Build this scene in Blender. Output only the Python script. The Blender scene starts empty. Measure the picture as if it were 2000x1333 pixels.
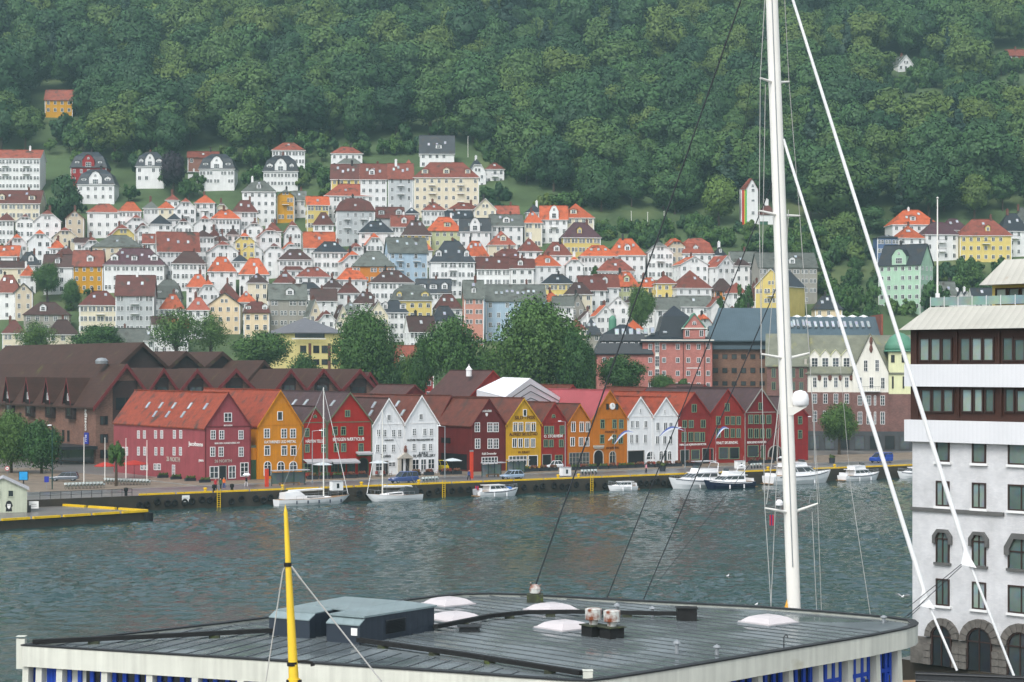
import bpy, bmesh, math, random
from mathutils import Vector, Matrix
R = math.radians
random.seed(7)
SC = bpy.context.scene
COL = SC.collection
# ------------------------------------------------------------------ camera
F, HZ, CH = 3889.0, 716.0, 21.0          # focal length in photo pixels, horizon row, camera height
cam = bpy.data.cameras.new('camera'); camo = bpy.data.objects.new('camera', cam); COL.objects.link(camo)
camo.location = (0, 0, CH); camo.rotation_euler = (R(90), 0, 0)
cam.sensor_width = 36; cam.lens = 36*F/2000; cam.shift_y = (HZ-666.5)/2000
cam.clip_start = 1; cam.clip_end = 4000
SC.camera = camo
# ------------------------------------------------------------------ sky, sun, exposure (overcast)
SUN_EL, SUN_AZ = 52, 205                  # azimuth: where the sun stands, clockwise from +Y
wd = bpy.data.worlds.new('World'); SC.world = wd; wd.use_nodes = True
nt = wd.node_tree; bg = nt.nodes['Background']
sky = nt.nodes.new('ShaderNodeTexSky'); sky.sky_type = 'NISHITA'; sky.sun_disc = False
sky.sun_elevation = R(SUN_EL); sky.sun_rotation = R(SUN_AZ); sky.air_density = 1.0; sky.dust_density = 2.5; sky.ozone_density = 1.5
hsv = nt.nodes.new('ShaderNodeHueSaturation'); hsv.inputs['Saturation'].default_value = 0.4
nt.links.new(sky.outputs[0], hsv.inputs['Color']); nt.links.new(hsv.outputs[0], bg.inputs[0]); bg.inputs[1].default_value = 0.14
sl = bpy.data.lights.new('sun', 'SUN'); sl.energy = 1.2; sl.angle = R(25); sl.color = (1, .985, .96)
so = bpy.data.objects.new('sun', sl); COL.objects.link(so)
sd = Vector((math.sin(R(SUN_AZ))*math.cos(R(SUN_EL)), math.cos(R(SUN_AZ))*math.cos(R(SUN_EL)), math.sin(R(SUN_EL))))
so.rotation_euler = (-sd).to_track_quat('-Z', 'Y').to_euler(); so.location = (0, 0, 300)
vs = SC.view_settings; vs.view_transform = 'Standard'; vs.look = 'None'; vs.gamma = 1; vs.use_curve_mapping = False
vs.exposure = 0.85
SC.render.engine = 'CYCLES'
cy = SC.cycles; cy.use_denoising = True; cy.max_bounces = 5; cy.diffuse_bounces = 2; cy.glossy_bounces = 3
cy.transmission_bounces = 2; cy.volume_bounces = 0; cy.use_adaptive_sampling = True; cy.adaptive_threshold = 0.02
cy.caustics_reflective = False; cy.caustics_refractive = False
# ------------------------------------------------------------------ helpers
def P(px, py, Y):                         # photo pixel at a given distance -> point in the place
    return Vector(((px-1000)/F*Y, Y, CH-(py-HZ)/F*Y))
def PG(px, py, z=2.2):                    # photo pixel that lies on level ground z
    return P(px, py, (CH-z)*F/(py-HZ))
def lin(c):
    c /= 255.0
    return c/12.92 if c <= .04045 else ((c+.055)/1.055)**2.4
def C(r, g, b, k=1.0): return (lin(r)*k, lin(g)*k, lin(b)*k, 1)
class MB:
    def __init__(s): s.v = []; s.f = []; s.m = []
    def face(s, pts, m=0):
        b = len(s.v); s.v += [tuple(p) for p in pts]; s.f.append(tuple(range(b, b+len(pts)))); s.m.append(m); return s
    def box(s, x0, x1, y0, y1, z0, z1, m=0):
        b = len(s.v)
        s.v += [(x0,y0,z0),(x1,y0,z0),(x1,y1,z0),(x0,y1,z0),(x0,y0,z1),(x1,y0,z1),(x1,y1,z1),(x0,y1,z1)]
        for q in ((0,3,2,1),(4,5,6,7),(0,1,5,4),(1,2,6,5),(2,3,7,6),(3,0,4,7)):
            s.f.append(tuple(b+i for i in q)); s.m.append(m)
        return s
    def hexa(s, p, m=0):                  # 8 corners, bottom ring then top ring
        b = len(s.v); s.v += [tuple(q) for q in p]
        for q in ((0,3,2,1),(4,5,6,7),(0,1,5,4),(1,2,6,5),(2,3,7,6),(3,0,4,7)):
            s.f.append(tuple(b+i for i in q)); s.m.append(m)
        return s
    def slab(s, pts, t, m=0, mb=None, d=None):   # polygon thickened (downwards by default)
        d = Vector((0,0,-1)) if d is None else d
        n = len(pts); pts = [Vector(p) for p in pts]; b = len(s.v)
        s.v += [tuple(p) for p in pts]+[tuple(p+d*t) for p in pts]
        s.f.append(tuple(range(b, b+n))); s.m.append(m)
        s.f.append(tuple(b+n+i for i in reversed(range(n)))); s.m.append(m if mb is None else mb)
        for i in range(n):
            j = (i+1) % n
            s.f.append((b+i, b+n+i, b+n+j, b+j)); s.m.append(m if mb is None else mb)
        return s
    def tube(s, p0, p1, r0, r1=None, n=8, m=0, cap=True):
        r1 = r0 if r1 is None else r1; p0 = Vector(p0); p1 = Vector(p1); d = (p1-p0)
        if d.length < 1e-6: return s
        q = d.to_track_quat('Z', 'Y'); b = len(s.v)
        for p, r in ((p0, r0), (p1, r1)):
            for i in range(n):
                a = 2*math.pi*i/n; s.v.append(tuple(p+q @ Vector((r*math.cos(a), r*math.sin(a), 0))))
        for i in range(n):
            j = (i+1) % n; s.f.append((b+i, b+j, b+n+j, b+n+i)); s.m.append(m)
        if cap:
            s.f.append(tuple(b+i for i in reversed(range(n)))); s.m.append(m)
            s.f.append(tuple(b+n+i for i in range(n))); s.m.append(m)
        return s
    def path(s, pts, r, n=6, m=0):
        for a, b in zip(pts, pts[1:]): s.tube(a, b, r, r, n, m)
        return s
    def lathe(s, prof, c=(0,0,0), n=12, m=0):
        b = len(s.v); k = len(prof)
        for r, z in prof:
            for i in range(n):
                a = 2*math.pi*i/n; s.v.append((c[0]+r*math.cos(a), c[1]+r*math.sin(a), c[2]+z))
        for q in range(k-1):
            for i in range(n):
                j = (i+1) % n; s.f.append((b+q*n+i, b+q*n+j, b+(q+1)*n+j, b+(q+1)*n+i)); s.m.append(m)
        if prof[0][0] > 1e-4: s.f.append(tuple(b+i for i in reversed(range(n)))); s.m.append(m)
        if prof[-1][0] > 1e-4: s.f.append(tuple(b+(k-1)*n+i for i in range(n))); s.m.append(m)
        return s
    def torus(s, c, R0, r, axis='y', n=12, k=6, m=0):
        b = len(s.v)
        for i in range(n):
            a = 2*math.pi*i/n
            for j in range(k):
                t = 2*math.pi*j/k; q = R0+r*math.cos(t); w = r*math.sin(t)
                e = (q*math.cos(a), w, q*math.sin(a)) if axis == 'y' else ((w, q*math.cos(a), q*math.sin(a)) if axis == 'x' else (q*math.cos(a), q*math.sin(a), w))
                s.v.append((c[0]+e[0], c[1]+e[1], c[2]+e[2]))
        for i in range(n):
            for j in range(k):
                s.f.append((b+i*k+j, b+((i+1)%n)*k+j, b+((i+1)%n)*k+(j+1)%k, b+i*k+(j+1)%k)); s.m.append(m)
        return s
    def loft(s, rings, m=0, closed=True, cap=True):
        b = len(s.v); n = len(rings[0])
        for r in rings: s.v += [tuple(p) for p in r]
        for q in range(len(rings)-1):
            for i in range(n if closed else n-1):
                j = (i+1) % n; s.f.append((b+q*n+i, b+q*n+j, b+(q+1)*n+j, b+(q+1)*n+i)); s.m.append(m)
        if cap and closed:
            s.f.append(tuple(b+i for i in reversed(range(n)))); s.m.append(m)
            s.f.append(tuple(b+(len(rings)-1)*n+i for i in range(n))); s.m.append(m)
        return s
    def mesh(s, name, mats, smooth=False):
        me = bpy.data.meshes.new(name); me.from_pydata(s.v, [], s.f)
        for k in mats: me.materials.append(M(k) if isinstance(k, str) else k)
        if len(mats) > 1: me.polygons.foreach_set('material_index', s.m)
        if smooth: me.polygons.foreach_set('use_smooth', [True]*len(s.f))
        me.update(); return me
    def build(s, name, mats, parent=None, loc=(0,0,0), rz=0, smooth=False):
        return put(name, s.mesh(name, mats if isinstance(mats, (list, tuple)) else [mats], smooth), parent, loc, rz)
def put(name, data, parent=None, loc=(0,0,0), rz=0):
    o = bpy.data.objects.new(name, data); COL.objects.link(o)
    o.parent = parent; o.location = loc
    if rz: o.rotation_euler = (0, 0, rz)
    return o
def empty(name, loc, rz=0):
    o = put(name, None, None, loc, rz); o.empty_display_size = .5; return o
def tag(o, label=None, cat=None, group=None, kind=None):
    if label: o['label'] = label
    if cat: o['category'] = cat
    if group: o['group'] = group
    if kind: o['kind'] = kind
    return o
def copy_tree(o, loc=None, rz=None, scale=None, parent=None):
    c = o.copy(); COL.objects.link(c); c.parent = parent
    if loc is not None: c.location = loc
    if rz is not None: c.rotation_euler = (0, 0, rz)
    if scale is not None: c.scale = scale
    for ch in KIDS.get(o.name, ()) or o.children: copy_tree(ch, parent=c)
    return c
KIDS = {}
_ON = 'first second third fourth fifth sixth seventh eighth ninth tenth eleventh twelfth thirteenth fourteenth fifteenth sixteenth seventeenth eighteenth nineteenth'.split()
_TN = {2: ('twentieth', 'twenty'), 3: ('thirtieth', 'thirty'), 4: ('fortieth', 'forty'), 5: ('fiftieth', 'fifty'), 6: ('sixtieth', 'sixty'), 7: ('seventieth', 'seventy'), 8: ('eightieth', 'eighty'), 9: ('ninetieth', 'ninety')}
def ordinal(n):
    if n <= 19: return _ON[n-1]
    return _TN[n//10][0] if n % 10 == 0 else _TN[n//10][1]+'-'+_ON[n % 10-1]
def text(s, size, mat, parent, loc, rot, align='CENTER', name='sign_lettering', wfit=None, ext=.02, fit_h=None):
    cu = bpy.data.curves.new(name, 'FONT'); cu.body = s; cu.size = size; cu.align_x = align; cu.align_y = 'CENTER'; cu.extrude = ext
    cu.resolution_u = 2; cu.materials.append(M(mat)); cu.offset = size*.012
    tmp = bpy.data.objects.new(name, cu); COL.objects.link(tmp)
    me = bpy.data.meshes.new_from_object(tmp); bpy.data.objects.remove(tmp)
    if not me.materials: me.materials.append(M(mat))
    xs = [v.co.x for v in me.vertices]; o = put(name, me, parent, loc); o.rotation_euler = rot; o['wid'] = (max(xs)-min(xs)) if xs else 1.
    if wfit: o.scale = (wfit/o['wid'], 1, 1)
    return o
# ------------------------------------------------------------------ procedural materials
MAT = {}
def M(k): return MAT[k]
def mat(name, col, rough=.75, var=.16, scale=.6, bump=0., bands=None, spec=.3, metal=0., dirt=None, rnd=0., streak=0., grime=None):
    """plain surface: base colour, uneven by two noises; bands=(axis, per metre, depth, contrast) for boards, tiles or courses"""
    m = bpy.data.materials.new(name); m.use_nodes = True; nt = m.node_tree; N = nt.nodes; L = nt.links
    bs = N['Principled BSDF']; bs.inputs['Roughness'].default_value = rough; bs.inputs['Metallic'].default_value = metal
    bs.inputs['Specular IOR Level'].default_value = spec
    tc = N.new('ShaderNodeTexCoord')
    n1 = N.new('ShaderNodeTexNoise'); n1.inputs['Scale'].default_value = scale; n1.inputs['Detail'].default_value = 5; n1.inputs['Roughness'].default_value = .65
    L.new(tc.outputs['Object'], n1.inputs['Vector'])
    mr = N.new('ShaderNodeMapRange'); mr.inputs['From Min'].default_value = .3; mr.inputs['From Max'].default_value = .7
    mr.inputs['To Min'].default_value = 1-var; mr.inputs['To Max'].default_value = 1+var*.7
    L.new(n1.outputs['Fac'], mr.inputs['Value'])
    val = mr.outputs[0]
    def mul(a, b):
        q = N.new('ShaderNodeMath'); q.operation = 'MULTIPLY'; L.new(a, q.inputs[0])
        if hasattr(b, 'is_output'): L.new(b, q.inputs[1])
        else: q.inputs[1].default_value = b
        return q.outputs[0]
    if rnd:
        oi = N.new('ShaderNodeObjectInfo'); r2 = N.new('ShaderNodeMapRange'); r2.inputs['To Min'].default_value = 1-rnd; r2.inputs['To Max'].default_value = 1+rnd*.6
        L.new(oi.outputs['Random'], r2.inputs['Value']); val = mul(val, r2.outputs[0])
    if streak:
        mp = N.new('ShaderNodeMapping'); mp.inputs['Scale'].default_value = (1.6, 1.6, .08); L.new(tc.outputs['Object'], mp.inputs[0])
        n3 = N.new('ShaderNodeTexNoise'); n3.inputs['Scale'].default_value = 2.; n3.inputs['Detail'].default_value = 3; L.new(mp.outputs[0], n3.inputs['Vector'])
        r3 = N.new('ShaderNodeMapRange'); r3.inputs['From Min'].default_value = .35; r3.inputs['From Max'].default_value = .65; r3.inputs['To Min'].default_value = 1-streak; r3.inputs['To Max'].default_value = 1.03
        L.new(n3.outputs['Fac'], r3.inputs['Value']); val = mul(val, r3.outputs[0])
    bh = None
    if bands:
        ax, per, dep, con = bands
        sx = N.new('ShaderNodeSeparateXYZ'); L.new(tc.outputs['Object'], sx.inputs[0])
        src = sx.outputs['XYZ'.index(ax[0])]
        if len(ax) > 1:
            ad = N.new('ShaderNodeMath'); ad.operation = 'ADD'; L.new(src, ad.inputs[0]); L.new(sx.outputs['XYZ'.index(ax[1])], ad.inputs[1]); src = ad.outputs[0]
        fr = N.new('ShaderNodeMath'); fr.operation = 'FRACT'; L.new(mul(src, per), fr.inputs[0])
        pw = N.new('ShaderNodeMath'); pw.operation = 'POWER'; L.new(fr.outputs[0], pw.inputs[0]); pw.inputs[1].default_value = .45
        bh = pw.outputs[0]
        r4 = N.new('ShaderNodeMapRange'); r4.inputs['To Min'].default_value = 1-con; r4.inputs['To Max'].default_value = 1; L.new(bh, r4.inputs['Value'])
        val = mul(val, r4.outputs[0])
    mx = N.new('ShaderNodeMix'); mx.data_type = 'RGBA'; mx.blend_type = 'MULTIPLY'; mx.inputs['Factor'].default_value = 1
    mx.inputs['A'].default_value = col; L.new(val, mx.inputs['B']); out = mx.outputs['Result']
    if dirt:                                # (colour, coverage 0..1, scale): moss, rust, grime with a shape of its own
        n2 = N.new('ShaderNodeTexNoise'); n2.inputs['Scale'].default_value = dirt[2]; n2.inputs['Detail'].default_value = 6; L.new(tc.outputs['Object'], n2.inputs['Vector'])
        r5 = N.new('ShaderNodeMapRange'); r5.inputs['From Min'].default_value = .72-.4*dirt[1]; r5.inputs['From Max'].default_value = .86-.35*dirt[1]; L.new(n2.outputs['Fac'], r5.inputs['Value'])
        m2 = N.new('ShaderNodeMix'); m2.data_type = 'RGBA'; L.new(r5.outputs[0], m2.inputs['Factor']); L.new(out, m2.inputs['A']); m2.inputs['B'].default_value = dirt[0]; out = m2.outputs['Result']
    L.new(out, bs.inputs['Base Color'])
    if bump or bh is not None:
        bp = N.new('ShaderNodeBump'); bp.inputs['Strength'].default_value = .6; bp.inputs['Distance'].default_value = bands[2] if bh is not None else bump
        L.new(bh if bh is not None else n1.outputs['Fac'], bp.inputs['Height']); L.new(bp.outputs[0], bs.inputs['Normal'])
    MAT[name] = m; return m
def brick_mat(name, c1, c2, mortar, sc=1.0):
    m = mat(name, c1, .85, .2, .5); N = m.node_tree.nodes; L = m.node_tree.links
    tc = N.new('ShaderNodeTexCoord'); sx = N.new('ShaderNodeSeparateXYZ'); L.new(tc.outputs['Object'], sx.inputs[0])
    ad = N.new('ShaderNodeMath'); ad.operation = 'ADD'; L.new(sx.outputs[0], ad.inputs[0]); L.new(sx.outputs[1], ad.inputs[1])
    cb = N.new('ShaderNodeCombineXYZ'); L.new(ad.outputs[0], cb.inputs[0]); L.new(sx.outputs[2], cb.inputs[1])
    b = N.new('ShaderNodeTexBrick'); L.new(cb.outputs[0], b.inputs['Vector']); b.inputs['Scale'].default_value = sc
    b.inputs['Brick Width'].default_value = .5; b.inputs['Row Height'].default_value = .16; b.inputs['Mortar Size'].default_value = .018
    b.inputs['Color1'].default_value = c1; b.inputs['Color2'].default_value = c2; b.inputs['Mortar'].default_value = mortar
    bs = N['Principled BSDF']; src = [l for l in L if l.to_socket == bs.inputs['Base Color']][0].from_node
    if src.blend_type == 'MULTIPLY': L.new(b.outputs['Color'], src.inputs['A'])
    bp = N.new('ShaderNodeBump'); bp.inputs['Distance'].default_value = .02; L.new(b.outputs['Fac'], bp.inputs['Height']); bp.invert = True; L.new(bp.outputs[0], bs.inputs['Normal'])
    return m
def glass_mat(name, c0, c1, rough=.08):
    m = bpy.data.materials.new(name); m.use_nodes = True; N = m.node_tree.nodes; L = m.node_tree.links; bs = N['Principled BSDF']
    oi = N.new('ShaderNodeObjectInfo'); rp = N.new('ShaderNodeValToRGB'); rp.color_ramp.elements[0].color = c0; rp.color_ramp.elements[1].color = c1
    rp.color_ramp.elements[0].position = .35; L.new(oi.outputs['Random'], rp.inputs[0])
    tc = N.new('ShaderNodeTexCoord'); n = N.new('ShaderNodeTexNoise'); n.inputs['Scale'].default_value = 1.3; L.new(tc.outputs['Object'], n.inputs['Vector'])
    mx = N.new('ShaderNodeMix'); mx.data_type = 'RGBA'; mx.blend_type = 'MULTIPLY'; mx.inputs['Factor'].default_value = .6
    L.new(rp.outputs[0], mx.inputs['A']); L.new(n.outputs['Color'], mx.inputs['B']); L.new(mx.outputs['Result'], bs.inputs['Base Color'])
    bs.inputs['Roughness'].default_value = rough; bs.inputs['Specular IOR Level'].default_value = .5
    MAT[name] = m; return m
WOOD = ('Z', 5.5, .02, .22); TILE = ('Z', 4.2, .05, .30); SEAM = ('X', 2.0, .03, .12)
# house paints (linear albedo taken as sRGB paint values)
PAINT = dict(w=(234,234,232), c=(226,216,190), y=(222,200,120), Y=(205,150,30), o=(205,130,45), p=(200,140,122), b=(168,190,206),
             B=(88,110,146), g=(190,194,194), G=(176,208,182), l=(190,194,150), e=(206,192,168), r=(150,36,38), k=(140,98,84), s=(160,156,146), q=(226,205,170))
PNAME = dict(w='white', c='cream', y='pale yellow', Y='mustard yellow', o='ochre', p='pink', b='light blue', B='blue', g='light grey', G='mint green',
             l='olive green', e='beige', r='red', k='brown', s='grey stone', q='peach')
for k, c in PAINT.items(): mat('paint_'+k, C(*c), .7, .1, .35, rnd=.08, bands=('Z', 5.0, .012, .06), streak=.07)
ROOF = dict(o=(206,100,56), r=(158,84,66), d=(122,66,56), n=(92,64,58), s=(62,70,78), S=(124,130,122), v=(104,68,76), R=(174,92,70))
RNAME = dict(o='orange', r='red', d='dark red', n='brown', s='dark slate', S='grey green slate', v='purple brown', R='faded red')
for k, c in ROOF.items(): mat('roof_'+k, C(*c, .82 if k in 'oR' else .66), .62 if k != 's' else .45, .3, .7, bands=TILE, rnd=.22, spec=.35, dirt=(C(70,62,52,.8), .42, .45))
mat('trim_white', C(232,232,230), .6, .06)
mat('frame_white', C(228,229,228), .5, .05)
mat('frame_green', C(118,142,112), .6, .1)
mat('frame_dark', C(58,44,40), .5, .1)
mat('chimney_brick', C(112,74,64), .9, .25, 2)
mat('chimney_dark', C(58,54,54), .8, .2, 2)
mat('skylight_frame', C(150,154,156), .35, .05)
glass_mat('skylight_glass', (.45,.5,.55,1), (.75,.8,.85,1), .05)
glass_mat('glass', (.02,.026,.03,1), (.13,.15,.16,1))
glass_mat('glass_dark', (.02,.026,.03,1), (.07,.085,.09,1))
mat('iron', C(38,40,42), .5, .1)
mat('galvanised', C(150,155,158), .4, .1, metal=.3)
mat('white_metal', C(232,230,222), .35, .05, spec=.5)
# ------------------------------------------------------------------ setting: water, quays, street, hillside
BA = R(34); BC, BS = math.cos(BA), math.sin(BA)
BO = Vector((-49.9, 323.5, 0))            # harbour corner of the first wharf house
BU = Vector((BC, BS, 0)); BV = Vector((-BS, BC, 0)); VQ = -25.8
def uv(u, v, z=0.): return BO+BU*u+BV*v+Vector((0, 0, z))
def u_at(px, v=0.):
    k = (px-1000)/F
    return (k*(BO.y+v*BC)-BO.x+v*BS)/(BC-k*BS)
def z_at(px, py, v=0.):
    p = uv(u_at(px, v), v); return CH-(py-HZ)/F*p.y
KN = [(300,2.0),(452,2.0),(520,12),(600,36),(700,80),(800,125),(1000,215),(1350,372)]
def hill(Y, X=0.):
    for (a, za), (b, zb) in zip(KN, KN[1:]):
        if Y <= b: return za+(zb-za)*max(0, (Y-a)/(b-a))
    return KN[-1][1]
def solveY(py, h=0.):                     # distance at which a point h above the hillside appears on row py
    a, b = 452., 1340.
    for _ in range(40):
        m = (a+b)/2
        if HZ-(hill(m)+h-CH)*F/m > py: a = m
        else: b = m
    return (a+b)/2
def ground_at(px, py):
    Y = solveY(py); return P(px, py, Y)

def water_material():
    m = bpy.data.materials.new('sea_water'); m.use_nodes = True; N = m.node_tree.nodes; L = m.node_tree.links; bs = N['Principled BSDF']
    bs.inputs['Base Color'].default_value = (.02, .05, .049, 1); bs.inputs['Roughness'].default_value = .07; bs.inputs['IOR'].default_value = 1.33
    tc = N.new('ShaderNodeTexCoord')
    def noise(sx, sy, sc, det, rot=0.):
        mp = N.new('ShaderNodeMapping'); mp.inputs['Scale'].default_value = (sx, sy, 1); mp.inputs['Rotation'].default_value = (0, 0, rot); L.new(tc.outputs['Object'], mp.inputs[0])
        n = N.new('ShaderNodeTexNoise'); n.inputs['Scale'].default_value = sc; n.inputs['Detail'].default_value = det; n.inputs['Roughness'].default_value = .6; L.new(mp.outputs[0], n.inputs['Vector']); return n.outputs['Fac']
    a = noise(.75, 1.2, .75, 2, .25); b = noise(1, .9, .2, 1.5, -.3); c = noise(.7, 1.25, 2.0, 2, .1); d = noise(1, .5, .02, 2, .2)
    def mad(x, k, y=None):
        q = N.new('ShaderNodeMath'); q.operation = 'MULTIPLY_ADD'; L.new(x, q.inputs[0]); q.inputs[1].default_value = k
        if y is not None: L.new(y, q.inputs[2])
        else: q.inputs[2].default_value = 0
        return q.outputs[0]
    h = mad(a, .25, mad(b, .0, mad(c, .25)))
    r = N.new('ShaderNodeMapRange'); r.inputs['From Min'].default_value = .35; r.inputs['From Max'].default_value = .65; r.inputs['To Min'].default_value = .45; r.inputs['To Max'].default_value = 1.0; L.new(d, r.inputs['Value'])
    bp = N.new('ShaderNodeBump'); bp.inputs['Distance'].default_value = .5; L.new(r.outputs[0], bp.inputs['Strength']); L.new(h, bp.inputs['Height']); L.new(bp.outputs[0], bs.inputs['Normal'])
    MAT['sea_water'] = m
water_material()
def water_mesh():
    """harbour surface: a choppy patch between the quays, level sheet beyond it, one mesh"""
    import numpy as np
    g = np.random.default_rng(3); ys = [92.]
    while ys[-1] < 400: ys.append(ys[-1]+max(.42, ys[-1]*.0026))
    ys = np.array(ys); xs = np.linspace(-118, 118, 480); X, Y = np.meshgrid(xs, ys); Z = np.zeros_like(X)
    for i in range(46):
        lam = 1.08*(3.6**(g.random()**1.7)); a = g.normal(1.15, .75); k = 2*np.pi/lam; amp = .0086*lam**.88; Z += amp*np.sin(k*(X*np.cos(a)+Y*np.sin(a))+g.uniform(0, 6.28))
    gust = .75+.35*np.sin(X*.045+Y*.03+1)*np.sin(Y*.05-X*.02)+.2*np.sin(X*.11-Y*.07); Z *= np.clip(gust, .35, 1.3)
    ny, nx = X.shape; V = np.stack([X.ravel(), Y.ravel(), Z.ravel()], 1); i = (np.arange(ny-1)[:, None]*nx+np.arange(nx-1)[None]).ravel(); Fq = np.stack([i, i+1, i+nx+1, i+nx], 1)
    me = bpy.data.meshes.new('harbour_water'); base = len(V); V = V.tolist()+[(-420,-60,-.35),(420,-60,-.35),(420,520,-.35),(-420,520,-.35)]; me.from_pydata(V, [], Fq.tolist()+[(base,base+1,base+2,base+3)])
    me.materials.append(M('sea_water')); me.polygons.foreach_set('use_smooth', [True]*len(me.polygons)); me.update(); return me
tag(put('harbour_water', water_mesh()), kind='structure')
mat('quay_stone', C(62,56,48), .8, .3, .35, bump=.1, dirt=(C(48,52,40), .35, .5))
mat('asphalt_wet', C(112,108,104), .35, .22, .22, spec=.5, dirt=(C(140,132,122), .4, .12))
mat('road_wet', C(92,92,94), .28, .2, .3, spec=.5)
mat('cobbles', C(128,114,98), .6, .25, .5, bump=.05, dirt=(C(104,92,80), .5, .3))
mat('kerb_granite', C(150,146,140), .7, .15, 1)
mat('yellow_paint', C(226,186,30), .5, .16, .8, dirt=(C(120,100,40), .2, 1.5))
mat('tar_black', C(30,30,30), .75, .25, 2)
mat('line_white', C(210,208,200), .6, .1)
ql = MB().slab([uv(-110,VQ,2.2), uv(230,VQ,2.2), uv(230,95,2.2), uv(-110,95,2.2)], 5.2, 0, 1)
tag(ql.build('quay', ['asphalt_wet', 'quay_stone']), kind='structure')
# carriageway, kerb and the paved strip in front of the wharf houses
rd = MB().face([uv(-110,-17,2.204), uv(230,-17,2.204), uv(230,-9.6,2.204), uv(-110,-9.6,2.204)])
tag(rd.build('road', 'road_wet'), kind='structure')
pv = MB().slab([uv(-6,-9.4,2.34), uv(178,-9.4,2.34), uv(178,14,2.34), uv(-6,14,2.34)], .13, 0, 1)
tag(pv.build('pavement', ['cobbles', 'kerb_granite']), kind='structure')
sq = MB().face([uv(-44,-9.2,2.206), uv(-6.2,-9.2,2.206), uv(-6.2,60,2.206), uv(-44,60,2.206)])
tag(sq.build('cobbled_square', 'cobbles'), kind='structure')
ln = MB()
for i in range(46):
    u = -100+i*7; ln.face([uv(u,-13.3,2.209), uv(u+3,-13.3,2.209), uv(u+3,-13.15,2.209), uv(u,-13.15,2.209)])
for v in (-16.7, -9.9): ln.face([uv(-110,v,2.209), uv(230,v,2.209), uv(230,v+.14,2.209), uv(-110,v+.14,2.209)])
tag(ln.build('road_marking', 'line_white'), kind='structure')
# hillside
mat('hill_ground', C(74,92,58), .95, .35, .06, dirt=(C(96,104,66), .45, .03))
g = MB(); NX, NY = 70, 90
for i in range(NX+1):
    X = -480+960*i/NX
    ys = min(470, max(300, BO.y+(X-BO.x)*BS/BC+24/BC))
    for j in range(NY+1):
        Y = ys+(1350-ys)*(j/NY)
        g.v.append((X, Y, hill(Y)+(math.sin(X*.03+Y*.02)*1.2+math.sin(X*.011-Y*.017)*1.5 if Y > 640 else 0)*min(1, max(0, (Y-640)/80))))
for i in range(NX):
    for j in range(NY):
        a = i*(NY+1)+j; g.f.append((a, a+NY+1, a+NY+2, a+1)); g.m.append(0)
tag(g.build('hillside', 'hill_ground', smooth=True), kind='structure')
# near shore: the quay that carries the terminal and the tall white house
nq = MB().slab([(-27,96,2),(-5,76,2),(-40,60,2),(-60,20,2),(60,20,2),(60,104,2),(44,108,2),(24,97,2),(4,80,2)], 4, 0, 1)
nq = MB().slab([(-62,18,2),(62,18,2),(62,92,2),(22,103,2),(-2,117,2),(-26,97,2),(-62,90,2)], 5, 0, 1)
tag(nq.build('near_quay', ['asphalt_wet', 'quay_stone']), kind='structure')
nq = MB().slab([(25.2,129.5,2),(31,121.5,2),(62,92.4,2),(80,110,2),(40,150,2)], 5, 0, 1)
tag(nq.build('near_quay', ['asphalt_wet', 'quay_stone']), kind='structure')
# yellow kerb beams along the quay edge, one beam between each pair of bollards
def beam_mesh(L):
    return MB().box(0, L, 0, .34, 0, .26, 0).box(.5, .9, .04, .3, -.02, .02, 1).mesh('kerb_beam', ['yellow_paint', 'tar_black'])
bm_ = beam_mesh(5.6)
for i in range(29):
    o = put('kerb_beam', bm_, None, uv(-22.5+i*6.0, VQ+.08, 2.21), BA)
    nth = 'from the left end of the quay'
    tag(o, '%s yellow kerb beam %s' % (ordinal(i+1), nth), 'kerb beam', 'yellow kerb beams along the quay edge')
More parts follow.
